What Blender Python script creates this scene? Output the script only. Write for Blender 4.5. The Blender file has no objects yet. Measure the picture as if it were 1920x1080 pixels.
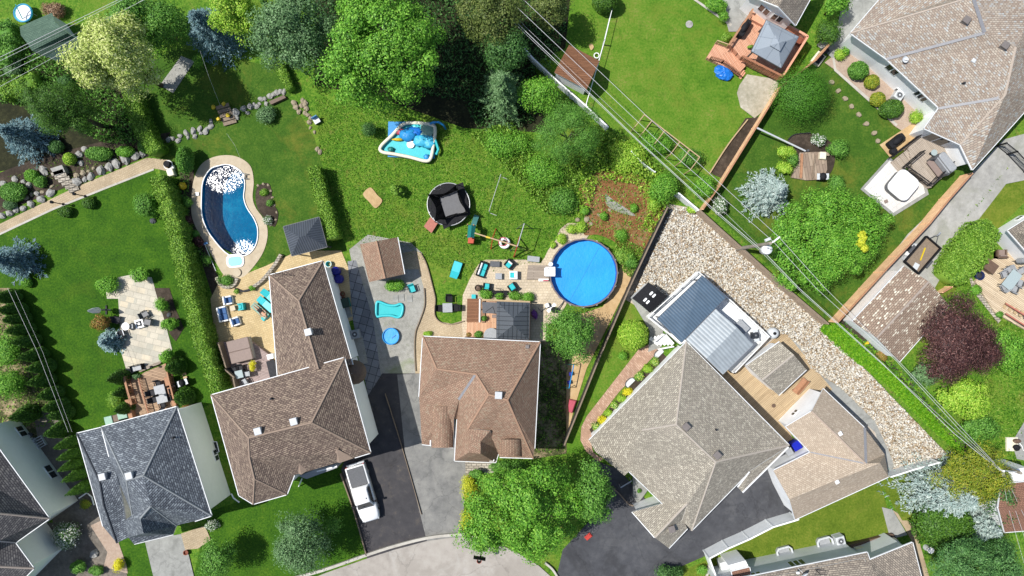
import bpy, bmesh, math, random
import numpy as np
from mathutils import Vector, Matrix
from mathutils.geometry import tessellate_polygon
sc = bpy.context.scene
col = sc.collection
# ---------------------------------------------------------------- camera, sky, sun, exposure
HC, S = 66.0, 19.0                       # drone height (m), photo pixels per metre on the ground
cam_d = bpy.data.cameras.new("camera"); cam = bpy.data.objects.new("camera", cam_d); col.objects.link(cam)
cam.location = (0, 0, HC); cam.rotation_euler = (0, 0, 0)
cam_d.sensor_width = 36; cam_d.lens = 18.0 / (960 / S / HC); cam_d.clip_start = .5; cam_d.clip_end = 600
sc.camera = cam
SUN = Vector((-0.58, 0.085, 1.0)).normalized()
world = bpy.data.worlds.new("World"); sc.world = world; world.use_nodes = True
wn = world.node_tree.nodes; sky = wn.new('ShaderNodeTexSky'); sky.sky_type = 'NISHITA'; sky.sun_disc = False
sky.sun_elevation = math.asin(SUN.z); sky.sun_rotation = math.atan2(SUN.x, SUN.y)
world.node_tree.links.new(sky.outputs[0], wn['Background'].inputs[0]); wn['Background'].inputs[1].default_value = 0.112
sl = bpy.data.lights.new("sun", 'SUN'); sl.energy = 4.8; sl.angle = math.radians(.5); sl.color = (1, .975, .93)
so = bpy.data.objects.new("sun", sl); col.objects.link(so); so.rotation_euler = SUN.to_track_quat('Z', 'Y').to_euler()
sc.view_settings.view_transform = 'Standard'; sc.view_settings.look = 'None'
sc.view_settings.exposure = 0.3; sc.view_settings.gamma = 1
cy = sc.cycles; cy.max_bounces = 5; cy.diffuse_bounces = 3; cy.glossy_bounces = 2; cy.transmission_bounces = 3
cy.transparent_max_bounces = 4; cy.use_denoising = True
try: cy.denoiser = 'OPENIMAGEDENOISE'; cy.denoising_prefilter = 'ACCURATE'
except Exception: pass

R = math.radians
rnd = random.Random(7)
def G(u, v, h=0.0):
    k = (1 - h / HC) / S
    return Vector(((u - 960) * k, (540 - v) * k, h))
def ang(p, q):                            # heading (world) of a pixel direction p->q
    return math.atan2(-(q[1] - p[1]), q[0] - p[0])

# ---------------------------------------------------------------- materials
MATS = {}
FIX = dict(shingle_brown=(1.5, 1.62, 1.62), shingle_rust=(1.35, 1.6, 1.75), shingle_grey=(2.0, 2.05, 1.95), shingle_taupe=(2.0, 2.1, 2.0), shingle_tan=(1.25, 1.4, 1.5), shingle_slate=(1.75, 1.85, 1.95), shingle_char=(1.35, 1.4, 1.45), shingle_spot=(1.5, 1.55, 1.55), shingle_mid=(1.6, 1.65, 1.6), shingle_red=(1.5, 1.6, 1.6), shingle_green=(1.7, 1.7, 1.7),
    flagstone=(1.45, 1.5, 1.5), paver_tan=(1.4, 1.4, 1.35), paver_path=(1.45, 1.45, 1.4), paver_patio=(1.35, 1.35, 1.35), paver_pink=(1.4, 1.45, 1.45), paver_white=(1.3, 1.3, 1.3), stone_wall=(1.3, 1.3, 1.3), slab_gray=(1.4, 1.4, 1.4),
    deck_pink=(1.5, 1.6, 1.65), deck_peach=(1.35, 1.4, 1.4), deck_gray=(1.4, 1.4, 1.4), deck_brown=(1.6, 1.65, 1.6), deck_mauve=(1.5, 1.5, 1.5), deck_pale=(1.3, 1.3, 1.3), deck_tan=(1.35, 1.35, 1.35), composite=(1.35, 1.35, 1.35), weathered=(1.4, 1.4, 1.4), floor_dark=(1.2, 1.25, 1.25),
    lawn=(.86, .78, .44), lawn_dry=(1.05, 1.0, .8), lawn_mid=(1.15, .86, .75), lawn_olive=(1.1, 1.0, .75), lawn_rough=(1.08, 1.05, .8), gravel_gray=(1.25, 1.25, 1.25), gravel_base=(1.15, 1.2, 1.25), mulch=(1, 1.05, 1), concrete_tan=(1.15, 1.15, 1.15), stone=(1.25, 1.25, 1.25), asphalt_old=(1.1, 1.1, 1.08), gravel_lane=(1.2, 1.2, 1.2), crushed=(1.3, 1.3, 1.3), sand=(1.1, 1.1, 1.1), metal_gray=(1.0, 1.0, 1.0), metal_pane=(1.3, 1.3, 1.3))
def fx(name, c):
    f = FIX.get(name, (1, 1, 1)); return tuple(min(.9, x * y) for x, y in zip(c, f))
def nodes(name):
    m = bpy.data.materials.new(name); m.use_nodes = True; nt = m.node_tree
    return m, nt, nt.nodes, nt.links, nt.nodes['Principled BSDF']
def ramp(N, stops):
    r = N.new('ShaderNodeValToRGB'); e = r.color_ramp.elements
    while len(e) > 1: e.remove(e[-1])
    e[0].position = stops[0][0]; e[0].color = (*stops[0][1], 1)
    for p, c in stops[1:]:
        x = e.new(p); x.color = (*c, 1)
    return r
def noise(N, L, co, scale, detail=5, rough=.6):
    n = N.new('ShaderNodeTexNoise'); n.inputs['Scale'].default_value = scale; n.inputs['Detail'].default_value = detail
    n.inputs['Roughness'].default_value = rough; L.new(co, n.inputs['Vector']); return n
def mixc(N, L, a, b, fac, mode='MIX'):
    m = N.new('ShaderNodeMix'); m.data_type = 'RGBA'; m.blend_type = mode
    for s, v in ((m.inputs[6], a), (m.inputs[7], b), (m.inputs[0], fac)):
        if hasattr(v, 'links'): L.new(v, s)
        elif isinstance(v, (int, float)): s.default_value = v
        else: s.default_value = (*v, 1)
    return m.outputs[2]
def bump(N, L, P, hgt, dist, strength=.6):
    b = N.new('ShaderNodeBump'); b.inputs['Strength'].default_value = strength; b.inputs['Distance'].default_value = dist
    L.new(hgt, b.inputs['Height']); L.new(b.outputs[0], P.inputs['Normal'])
def flat(name, c, rough=.6, var=.12, scale=6, metal=0, spec=.4, fine=40):
    """painted / plain surface with slight dirt and tone variation"""
    m, nt, N, L, P = nodes(name); tc = N.new('ShaderNodeTexCoord')
    n = noise(N, L, tc.outputs['Object'], scale, 6); n2 = noise(N, L, tc.outputs['Object'], fine, 2)
    a = tuple(max(0, x * (1 - var)) for x in c); b = tuple(min(1, x * (1 + var)) for x in c)
    r = ramp(N, [(.3, a), (.7, b)]); L.new(n.outputs[0], r.inputs[0])
    o = mixc(N, L, r.outputs[0], tuple(x * .8 for x in c), n2.outputs[0], 'MIX'); o.node.inputs[0].default_value = .2
    r2 = ramp(N, [(.45, (0, 0, 0)), (.75, (var * 2,) * 3)]); L.new(n2.outputs[0], r2.inputs[0]); L.new(r2.outputs[0], o.node.inputs[0])
    L.new(o, P.inputs['Base Color']); P.inputs['Roughness'].default_value = rough; P.inputs['Metallic'].default_value = metal
    P.inputs['Specular IOR Level'].default_value = spec
    MATS[name] = m; return m
def mottled(name, stops, big=.25, mid=1.6, fine=14, rough=.9, bd=.03, wts=(.4, .35, .25), contrast=(.3, .7), bstr=.6, patch=None, crack=0):
    """three octaves of real colour patches, eg lawn, soil, asphalt"""
    stops = [(p, fx(name, c)) for p, c in stops]
    m, nt, N, L, P = nodes(name); tc = N.new('ShaderNodeTexCoord'); co = tc.outputs['Object']
    ns = [noise(N, L, co, s, 6, .65) for s in (big, mid, fine)]
    acc = None
    for n, w in zip(ns, wts):
        q = N.new('ShaderNodeMath'); q.operation = 'MULTIPLY_ADD'; L.new(n.outputs[0], q.inputs[0]); q.inputs[1].default_value = w
        if acc is None: q.inputs[2].default_value = 0
        else: L.new(acc, q.inputs[2])
        acc = q.outputs[0]
    mr = N.new('ShaderNodeMapRange'); mr.inputs[1].default_value = contrast[0]; mr.inputs[2].default_value = contrast[1]; L.new(acc, mr.inputs[0])
    r = ramp(N, stops); L.new(mr.outputs[0], r.inputs[0]); o = r.outputs[0]
    for c, sc_, lo, hi, amt in patch or ():        # worn or stained patches
        n = noise(N, L, co, sc_, 8, .7); n.inputs['Distortion'].default_value = .6; q = N.new('ShaderNodeMapRange'); q.inputs[1].default_value = lo; q.inputs[2].default_value = hi; q.inputs[4].default_value = amt; L.new(n.outputs[0], q.inputs[0]); o = mixc(N, L, o, fx(name, c), q.outputs[0])
    if crack:
        nd = noise(N, L, co, .7, 4); va = N.new('ShaderNodeVectorMath'); va.operation = 'MULTIPLY_ADD'; L.new(nd.outputs[1], va.inputs[0]); va.inputs[1].default_value = (1.6,) * 3; L.new(co, va.inputs[2])
        v = N.new('ShaderNodeTexVoronoi'); v.feature = 'DISTANCE_TO_EDGE'; v.inputs['Scale'].default_value = crack; L.new(va.outputs[0], v.inputs['Vector'])
        q = N.new('ShaderNodeMapRange'); q.inputs[1].default_value = .012 * crack / .2; q.inputs[2].default_value = 0; q.inputs[4].default_value = .3; L.new(v.outputs['Distance'], q.inputs[0])
        o = mixc(N, L, o, tuple(x * .45 for x in stops[0][1]), q.outputs[0])
    L.new(o, P.inputs['Base Color'])
    P.inputs['Roughness'].default_value = rough; P.inputs['Specular IOR Level'].default_value = .2
    if bd: bump(N, L, P, ns[2].outputs[0], bd, bstr)
    MATS[name] = m; return m
def leafm(name, stops, trans=.25, spec=.25, k=1.6):
    stops = [(p, tuple(min(.8, x * k) for x in c)) for p, c in stops]
    m, nt, N, L, P = nodes(name); g = N.new('ShaderNodeNewGeometry')
    r = ramp(N, stops); L.new(g.outputs['Random Per Island'], r.inputs[0]); L.new(r.outputs[0], P.inputs['Base Color'])
    P.inputs['Roughness'].default_value = .55; P.inputs['Specular IOR Level'].default_value = spec
    t = N.new('ShaderNodeBsdfTranslucent'); L.new(r.outputs[0], t.inputs[0])
    mx = N.new('ShaderNodeMixShader'); mx.inputs[0].default_value = trans
    L.new(P.outputs[0], mx.inputs[1]); L.new(t.outputs[0], mx.inputs[2])
    L.new(mx.outputs[0], N['Material Output'].inputs[0])
    MATS[name] = m; return m
def brickm(name, c1, c2, mortar, w, h, off=.5, coords='UV', msize=.02, noise_amt=.35, c3=None, rough=.85, bd=.01, extra=None, bias=0, big=.5, rot=0):
    """courses of shingles / pavers: every unit its own tone"""
    if name.startswith('paver') or name == 'flagstone': mortar = tuple((a + b) * .41 for a, b in zip(c1, c2)); w *= .8; h *= .8
    if name.startswith('shingle'): w *= .68; h *= .72
    c1, c2, mortar = fx(name, c1), fx(name, c2), fx(name, mortar); c3 = c3 and fx(name, c3); extra = extra and fx(name, extra)
    m, nt, N, L, P = nodes(name); tc = N.new('ShaderNodeTexCoord'); co = tc.outputs[coords]
    if rot:
        mp = N.new('ShaderNodeMapping'); mp.inputs['Rotation'].default_value = (0, 0, rot); L.new(co, mp.inputs[0]); co = mp.outputs[0]
    b = N.new('ShaderNodeTexBrick'); L.new(co, b.inputs['Vector']); b.offset = off
    for k, v in (('Color1', c1), ('Color2', c2), ('Mortar', mortar)): b.inputs[k].default_value = (*v, 1)
    for k, v in (('Scale', 1), ('Mortar Size', msize), ('Mortar Smooth', .3), ('Bias', bias), ('Brick Width', w), ('Row Height', h)): b.inputs[k].default_value = v
    o = b.outputs[0]
    if c3:
        b2 = N.new('ShaderNodeTexBrick'); mp = N.new('ShaderNodeMapping'); mp.inputs['Location'].default_value = (37.3 * w, 0, 0); L.new(co, mp.inputs[0])
        L.new(mp.outputs[0], b2.inputs['Vector']); b2.offset = off
        for k, v in (('Color1', (0, 0, 0)), ('Color2', (1, 1, 1)), ('Mortar', (0, 0, 0))): b2.inputs[k].default_value = (*v, 1)
        for k, v in (('Scale', 1), ('Mortar Size', msize), ('Mortar Smooth', .3), ('Bias', -.25), ('Brick Width', w), ('Row Height', h)): b2.inputs[k].default_value = v
        sp = N.new('ShaderNodeMapRange'); sp.inputs[1].default_value = .45; sp.inputs[2].default_value = .75; L.new(b2.outputs[0], sp.inputs[0])
        o = mixc(N, L, o, c3, sp.outputs[0])
    n = noise(N, L, co, big, 6); r = ramp(N, [(.25, (1 - noise_amt,) * 3), (.75, (1 + noise_amt * .6,) * 3)]); L.new(n.outputs[0], r.inputs[0])
    o = mixc(N, L, o, r.outputs[0], 1.0, 'MULTIPLY')
    n2 = noise(N, L, co, 22, 3); r2 = ramp(N, [(.3, (.8,) * 3), (.7, (1.15,) * 3)]); L.new(n2.outputs[0], r2.inputs[0])
    o = mixc(N, L, o, r2.outputs[0], 1.0, 'MULTIPLY')
    if extra:      # weathering streaks down the slope
        mp = N.new('ShaderNodeMapping'); mp.inputs['Scale'].default_value = (2.2, .25, 1); L.new(co, mp.inputs[0])
        n3 = noise(N, L, mp.outputs[0], 1.4, 5); r3 = ramp(N, [(.55, (0, 0, 0)), (.8, (.55,) * 3)]); L.new(n3.outputs[0], r3.inputs[0])
        o = mixc(N, L, o, extra, r3.outputs[0])
    L.new(o, P.inputs['Base Color']); P.inputs['Roughness'].default_value = rough; P.inputs['Specular IOR Level'].default_value = .25
    if bd: bump(N, L, P, b.outputs['Fac'], -bd, .7)
    MATS[name] = m; return m
def plankm(name, c1, c2, w=.14, axis=0, rot=0, rough=.7, gap=(.02, .015, .012), coords='Object'):
    """boards: long bricks with dark gaps and grain"""
    c1, c2 = fx(name, c1), fx(name, c2); gap = tuple(x * .35 for x in c2)
    m, nt, N, L, P = nodes(name); tc = N.new('ShaderNodeTexCoord'); co = tc.outputs[coords]
    mp = N.new('ShaderNodeMapping'); mp.inputs['Rotation'].default_value = (0, 0, rot); L.new(co, mp.inputs[0]); co = mp.outputs[0]
    b = N.new('ShaderNodeTexBrick'); L.new(co, b.inputs['Vector']); b.offset = .37
    for k, v in (('Color1', c1), ('Color2', c2), ('Mortar', gap)): b.inputs[k].default_value = (*v, 1)
    for k, v in (('Scale', 1), ('Mortar Size', .012), ('Mortar Smooth', .2), ('Bias', 0), ('Brick Width', 3.4), ('Row Height', w)): b.inputs[k].default_value = v
    mp2 = N.new('ShaderNodeMapping'); mp2.inputs['Scale'].default_value = (.6, 9, 1); L.new(co, mp2.inputs[0])
    n = noise(N, L, mp2.outputs[0], 2.5, 6); r = ramp(N, [(.25, (.7,) * 3), (.75, (1.15,) * 3)]); L.new(n.outputs[0], r.inputs[0])
    o = mixc(N, L, b.outputs[0], r.outputs[0], 1.0, 'MULTIPLY'); L.new(o, P.inputs['Base Color']); P.inputs['Roughness'].default_value = rough
    P.inputs['Specular IOR Level'].default_value = .25
    bump(N, L, P, b.outputs['Fac'], -.012, .6); MATS[name] = m; return m
def ribm(name, c, pitch=.2, axis=0, rot=0, rough=.45, metal=.0, groove=.55, coords='UV'):
    """ribbed sheet metal; ribs are bumped"""
    m, nt, N, L, P = nodes(name); tc = N.new('ShaderNodeTexCoord')
    mp = N.new('ShaderNodeMapping'); mp.inputs['Rotation'].default_value = (0, 0, rot); L.new(tc.outputs[coords], mp.inputs[0])
    w = N.new('ShaderNodeTexWave'); w.bands_direction = 'X' if axis == 0 else 'Y'; w.inputs['Scale'].default_value = 1 / pitch * .314; L.new(mp.outputs[0], w.inputs[0])
    n = noise(N, L, tc.outputs['Object'], 1.2, 6)
    r = ramp(N, [(.0, tuple(x * groove for x in c)), (.3, c), (1, tuple(x * 1.1 for x in c))]); L.new(w.outputs[1], r.inputs[0])
    r2 = ramp(N, [(.3, (.85,) * 3), (.7, (1.1,) * 3)]); L.new(n.outputs[0], r2.inputs[0])
    o = mixc(N, L, r.outputs[0], r2.outputs[0], 1.0, 'MULTIPLY'); L.new(o, P.inputs['Base Color'])
    P.inputs['Roughness'].default_value = rough; P.inputs['Metallic'].default_value = metal
    bump(N, L, P, w.outputs[1], .03, .7); MATS[name] = m; return m
def glassm(name, c, rough=.05, spec=.8):
    m, nt, N, L, P = nodes(name); P.inputs['Base Color'].default_value = (*c, 1); P.inputs['Roughness'].default_value = rough
    P.inputs['Specular IOR Level'].default_value = spec; MATS[name] = m; return m

# ---------------------------------------------------------------- mesh builder
class MB:
    def __init__(s): s.v = []; s.f = []; s.mi = []; s.m = 0
    def add(s, vs, fs):
        o = len(s.v); s.v += [tuple(p) for p in vs]
        for f in fs: s.f.append(tuple(o + i for i in f)); s.mi.append(s.m)
        return s
    def poly(s, pts): return s.add(pts, [tuple(range(len(pts)))])
    def prism(s, pts, z0, z1, ch=0, top=None):
        if sum(a[0] * b[1] - b[0] * a[1] for a, b in zip(pts, pts[1:] + pts[:1])) < 0: pts = pts[::-1]
        n = len(pts); V = [(p[0], p[1], z0) for p in pts]
        if ch:
            V += [(p[0], p[1], z1 - ch) for p in pts]; V += [(p[0], p[1], z1) for p in inset([Vector((q[0], q[1])) for q in pts], ch)]
        else: V += [(p[0], p[1], z1) for p in pts]
        F = [tuple(range(n - 1, -1, -1))]; L = 2 if ch else 1
        for k in range(L):
            for i in range(n):
                j = (i + 1) % n; F.append((k * n + i, k * n + j, (k + 1) * n + j, (k + 1) * n + i))
        F.append(tuple(L * n + i for i in range(n))); return s.add(V, F)
    def box(s, x, y, z, a, b, c, rot=0, ch=0):
        """centre x,y; bottom z; size a,b,c"""
        ca, sa = math.cos(rot), math.sin(rot)
        P = [(x + i * a / 2 * ca - j * b / 2 * sa, y + i * a / 2 * sa + j * b / 2 * ca) for i, j in ((-1, -1), (1, -1), (1, 1), (-1, 1))]
        return s.prism(P, z, z + c, ch)
    def rrect(s, x, y, a, b, r, z0, z1, ch=0, rot=0, n=4):
        ca, sa = math.cos(rot), math.sin(rot); P = []
        for (cx, cy, a0) in ((a / 2 - r, b / 2 - r, 0), (-a / 2 + r, b / 2 - r, 90), (-a / 2 + r, -b / 2 + r, 180), (a / 2 - r, -b / 2 + r, 270)):
            for k in range(n + 1):
                t = R(a0 + 90 * k / n); px, py = cx + r * math.cos(t), cy + r * math.sin(t); P.append((x + px * ca - py * sa, y + px * sa + py * ca))
        return s.prism(P, z0, z1, ch)
    def beam(s, p, q, w, h):
        """box beam from p to q, centred, width w (horizontal) and height h"""
        p, q = Vector(p), Vector(q); d = (q - p); 
        if d.length < 1e-6: return s
        d.normalize(); u = d.cross(Vector((0, 0, 1)))
        u = u.normalized() if u.length > 1e-4 else Vector((1, 0, 0)); t = u.cross(d).normalized()
        V = [c + u * i * w / 2 + t * j * h / 2 for c in (p, q) for i, j in ((-1, -1), (1, -1), (1, 1), (-1, 1))]
        return s.add(V, [(3, 2, 1, 0), (4, 5, 6, 7), (0, 1, 5, 4), (1, 2, 6, 5), (2, 3, 7, 6), (3, 0, 4, 7)])
    def tube(s, pts, r, n=6, closed=False):
        pts = [Vector(p) for p in pts]; k = len(pts); V = []; rr = r if isinstance(r, (list, tuple)) else [r] * k
        for i, p in enumerate(pts):
            a = pts[(i - 1) % k] if (closed or i) else p; b = pts[(i + 1) % k] if (closed or i < k - 1) else p
            d = (b - a).normalized(); u = d.cross(Vector((0, 0, 1)))
            u = u.normalized() if u.length > 1e-3 else Vector((1, 0, 0)); t = u.cross(d)
            V += [p + (u * math.cos(2 * math.pi * j / n) + t * math.sin(2 * math.pi * j / n)) * rr[i] for j in range(n)]
        F = []
        for i in range(k if closed else k - 1):
            i2 = (i + 1) % k
            for j in range(n): F.append((i * n + j, i * n + (j + 1) % n, i2 * n + (j + 1) % n, i2 * n + j))
        if not closed: F += [tuple(range(n - 1, -1, -1)), tuple((k - 1) * n + j for j in range(n))]
        return s.add(V, F)
    def cyl(s, x, y, z0, z1, r0, r1=None, n=16):
        r1 = r0 if r1 is None else r1
        V = [(x + r * math.cos(2 * math.pi * j / n), y + r * math.sin(2 * math.pi * j / n), z) for r, z in ((r0, z0), (r1, z1)) for j in range(n)]
        F = [tuple(range(n - 1, -1, -1)), tuple(range(n, 2 * n))] + [(j, (j + 1) % n, n + (j + 1) % n, n + j) for j in range(n)]
        return s.add(V, F)
    def lathe(s, x, y, prof, n=24):
        V = [(x + r * math.cos(2 * math.pi * j / n), y + r * math.sin(2 * math.pi * j / n), z) for r, z in prof for j in range(n)]
        F = []
        for i in range(len(prof) - 1):
            for j in range(n): F.append((i * n + j, i * n + (j + 1) % n, (i + 1) * n + (j + 1) % n, (i + 1) * n + j))
        return s.add(V, F)
    def torus(s, x, y, z, RR, r, n=32, m=8):
        return s.tube([(x + RR * math.cos(2 * math.pi * i / n), y + RR * math.sin(2 * math.pi * i / n), z) for i in range(n)], r, m, True)
    def ball(s, c, r, n=8, seed=None, jit=0):
        rg = random.Random(seed) if seed is not None else rnd
        r = r if isinstance(r, (tuple, list)) else (r, r, r); V = [(c[0], c[1], c[2] - r[2])]; m = 2 * n
        for i in range(1, n):
            for j in range(m):
                t, p = math.pi * i / n, 2 * math.pi * j / m; k = 1 + rg.uniform(-jit, jit)
                V.append((c[0] + r[0] * k * math.sin(t) * math.cos(p), c[1] + r[1] * k * math.sin(t) * math.sin(p), c[2] - r[2] * k * math.cos(t)))
        V.append((c[0], c[1], c[2] + r[2])); F = []
        for j in range(m):
            F.append((0, 1 + (j + 1) % m, 1 + j)); F.append((len(V) - 1, 1 + (n - 2) * m + j, 1 + (n - 2) * m + (j + 1) % m))
            for i in range(n - 2): F.append((1 + i * m + j, 1 + i * m + (j + 1) % m, 1 + (i + 1) * m + (j + 1) % m, 1 + (i + 1) * m + j))
        return s.add(V, F)
    def build(s, name, mats, parent=None, smooth=False, loc=None, rot=0):
        me = bpy.data.meshes.new(name); me.from_pydata(s.v, [], s.f)
        mats = mats if isinstance(mats, (list, tuple)) else [mats]
        for m in mats: me.materials.append(MATS[m] if isinstance(m, str) else m)
        if len(mats) > 1: me.polygons.foreach_set('material_index', s.mi)
        if smooth: me.polygons.foreach_set('use_smooth', [True] * len(me.polygons))
        me.update(); return link(name, me, parent, loc, rot)
def link(name, me, parent=None, loc=None, rot=0):
    o = bpy.data.objects.new(name, me); col.objects.link(o)
    if parent is not None: o.parent = parent
    if loc is not None: o.location = loc
    if rot: o.rotation_euler = (0, 0, rot)
    return o
def inset(P, d):
    """inset a CCW/CW 2D polygon by d"""
    n = len(P); A = sum(P[i][0] * P[(i + 1) % n][1] - P[(i + 1) % n][0] * P[i][1] for i in range(n)); sg = 1 if A > 0 else -1; out = []
    for i in range(n):
        a, b, c = P[i - 1], P[i], P[(i + 1) % n]
        d1 = (Vector(b[:2]) - Vector(a[:2])).normalized(); d2 = (Vector(c[:2]) - Vector(b[:2])).normalized()
        n1 = Vector((-d1.y, d1.x)) * sg; n2 = Vector((-d2.y, d2.x)) * sg; m = n1 + n2
        m = n1 if m.length < .2 else m / m.length * min(1 / max(.35, m.normalized().dot(n1)), 2)
        out.append(Vector((b[0] + m.x * d, b[1] + m.y * d)))
    return out
def tag(o, label, cat, group=None, kind=None):
    if label: o['label'] = label
    if cat: o['category'] = cat
    if group: o['group'] = group
    if kind: o['kind'] = kind
    return o
def thing(name, label, cat, loc=(0, 0, 0), rot=0, group=None):
    o = bpy.data.objects.new(name, None); o.empty_display_size = .3; col.objects.link(o); o.location = loc; o.rotation_euler = (0, 0, rot)
    return tag(o, label, cat, group)
def dup(root, loc, rot=None, label=None, scale=None):
    r = root.copy(); col.objects.link(r); r.location = loc
    if rot is not None: r.rotation_euler = (0, 0, rot)
    if scale: r.scale = scale
    if label: r['label'] = label
    for ch in list(root.children):
        c = ch.copy(); col.objects.link(c); c.parent = r
        for g in list(ch.children):
            d = g.copy(); col.objects.link(d); d.parent = c
    return r
def smoothpts(P, k=6, closed=True):
    """Catmull-Rom through points"""
    P = [Vector(p) for p in P]; n = len(P); out = []
    for i in range(n if closed else n - 1):
        p0, p1, p2, p3 = (P[(i + j) % n] if closed else P[min(max(i + j, 0), n - 1)] for j in (-1, 0, 1, 2))
        for t in range(k):
            t /= k; out.append(.5 * ((2 * p1) + (p2 - p0) * t + (2 * p0 - 5 * p1 + 4 * p2 - p3) * t * t + (3 * p1 - p0 - 3 * p2 + p3) * t ** 3))
    if not closed: out.append(P[-1])
    return out
_layer = [0]
def sheet(name, px, mat, smooth=False, z=None, hole=None):
    """a flat piece of the setting laid a little above the one before"""
    if z is None: _layer[0] += 1; z = .002 * _layer[0]
    P = [Vector(p) for p in px]
    if smooth: P = smoothpts(P)
    W = [G(p[0], p[1]) for p in P]
    if hole:
        loops = [[Vector((w.x, w.y, z)) for w in W], [Vector((q[0], q[1], z)) for q in hole]]; V = loops[0] + loops[1]; T = []
        for tr in tessellate_polygon(loops):
            a, b, c = (V[i] for i in tr); T.append(tuple(tr) if (b - a).cross(c - a).z > 0 else tuple(tr[::-1]))
        me = bpy.data.meshes.new(name); me.from_pydata(V, [], T); me.materials.append(MATS[mat]); me.update(); o = link(name, me); o['kind'] = 'structure'; return o
    bm = bmesh.new(); vs = [bm.verts.new((w.x, w.y, z)) for w in W]; f = bm.faces.new(vs); f.normal_update()
    if f.normal.z < 0: f.normal_flip()
    bmesh.ops.triangulate(bm, faces=[f]); me = bpy.data.meshes.new(name); bm.to_mesh(me); bm.free(); me.materials.append(MATS[mat])
    o = link(name, me); o['kind'] = 'structure'; return o
def slab(name, px, z0, z1, mat, parent=None, ch=0, smooth=False, ref=None):
    """prism whose TOP outline is seen at the given pixels"""
    P = [Vector(p) for p in px]
    if smooth: P = smoothpts(P)
    ref = z1 if ref is None else ref
    mb = MB(); mb.prism([tuple(G(p[0], p[1], ref)[:2]) for p in P], z0, z1, ch); return mb.build(name, mat, parent)
# ---------------------------------------------------------------- colours: sRGB as seen in sun -> albedo
def C(r, g, b, k=1.55):
    def l(x):
        x /= 255.; return (x / 12.92 if x <= .04045 else ((x + .055) / 1.055) ** 2.4) / k
    return (l(r), l(g), l(b))
mottled('lawn', [(0, C(36, 82, 14)), (.45, C(64, 116, 26)), (.75, C(86, 136, 36)), (1, C(112, 152, 54))], .1, .6, 5.5, wts=(.22, .28, .5), bd=.09, contrast=(.36, .64), bstr=.9, patch=[(C(128, 140, 58), .22, .55, .75, 0.2), (C(44, 84, 20), .5, .56, .72, 0.27), (C(150, 142, 84), 1.3, .64, .76, 0.2)])
mottled('lawn_mid', [(0, C(46, 92, 24)), (.5, C(66, 118, 34)), (1, C(104, 144, 56))], .15, .9, 5.5, wts=(.25, .3, .45), bd=.08, contrast=(.36, .64), bstr=.9, patch=[(C(128, 140, 58), .22, .52, .68, 0.50), (C(44, 84, 20), .5, .56, .72, 0.30), (C(150, 142, 84), 1.3, .62, .74, 0.35)])  # green of the pool, terrace and corner lawns
mottled('lawn_rough', [(0, C(46, 88, 20)), (.3, C(74, 122, 32)), (.6, C(104, 148, 48)), (.85, C(132, 156, 66)), (1, C(156, 162, 88))], .3, 2.0, 5.5, bd=.09, wts=(.22, .3, .48), bstr=1, contrast=(.38, .62), patch=[(C(128, 140, 58), .22, .52, .68, 0.65), (C(44, 84, 20), .5, .56, .72, 0.39), (C(146, 122, 84), .9, .57, .7, 0.6)])
mottled('lawn_dry', [(0, C(62, 108, 24)), (.35, C(88, 136, 36)), (.65, C(112, 148, 52)), (1, C(146, 150, 84))], .12, .6, 5, wts=(.25, .3, .45), bd=.1, contrast=(.36, .64), bstr=.9, patch=[(C(128, 140, 58), .22, .52, .68, 0.60), (C(44, 84, 20), .5, .56, .72, 0.36), (C(150, 142, 84), 1.3, .62, .74, 0.42)])
mottled('lawn_olive', [(0, C(72, 100, 22)), (.5, C(100, 128, 40)), (1, C(134, 146, 66))], .2, 1.0, 5.5, wts=(.25, .3, .45), bd=.08, contrast=(.36, .64), patch=[(C(128, 140, 58), .22, .52, .68, 0.50), (C(44, 84, 20), .5, .56, .72, 0.30), (C(150, 142, 84), 1.3, .62, .74, 0.35)])
mottled('soil', [(0, C(40, 34, 28)), (.5, C(74, 64, 54)), (1, C(116, 102, 88))], .5, 3, 16, bd=.05)
mottled('mulch', [(0, C(92, 84, 44)), (.3, C(138, 92, 58)), (.55, C(158, 106, 72)), (.75, C(150, 128, 92)), (1, C(112, 124, 60))], .45, 2.0, 8, bd=.1, contrast=(.34, .66))
mottled('sand', [(0, C(158, 126, 88)), (.5, C(206, 174, 128)), (1, C(228, 200, 158))], .4, 2, 14, bd=.03)
mottled('dirt', [(0, C(150, 130, 104)), (.5, C(190, 168, 136)), (1, C(214, 198, 170))], .4, 2, 14, bd=.03)
mottled('asphalt_new', [(0, C(66, 66, 70)), (.5, C(86, 87, 91)), (1, C(112, 112, 114))], .25, 1.5, 22, bd=.012, patch=[(C(60, 60, 62), .2, .5, .6, .5), (C(120, 120, 120), .35, .55, .7, .5), (C(40, 40, 40), 2, .68, .74, .6)], crack=0.16)
mottled('asphalt_dark', [(0, C(58, 57, 60)), (.55, C(82, 80, 82)), (.9, C(118, 108, 96)), (1, C(150, 132, 108))], .16, 1.2, 22, bd=.012, patch=[(C(40, 40, 42), .4, .55, .7, .6), (C(150, 140, 122), .9, .62, .72, .5)])
mottled('asphalt_old', [(0, C(92, 92, 92)), (.4, C(132, 131, 129)), (.75, C(160, 158, 153)), (1, C(186, 181, 172))], .2, .9, 20, bd=.015, patch=[(C(96, 96, 96), .5, .55, .68, .6), (C(70, 68, 66), 1.5, .66, .72, .5)], crack=0.3)
mottled('road', [(0, C(150, 142, 134)), (.5, C(188, 180, 170)), (1, C(206, 200, 190))], .13, 1.2, 22, bd=.012, patch=[(C(166, 158, 148), .12, .5, .56, .5), (C(150, 144, 136), 1.2, .66, .72, .5), (C(206, 202, 194), .3, .55, .65, .4)], crack=0.14)
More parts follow.
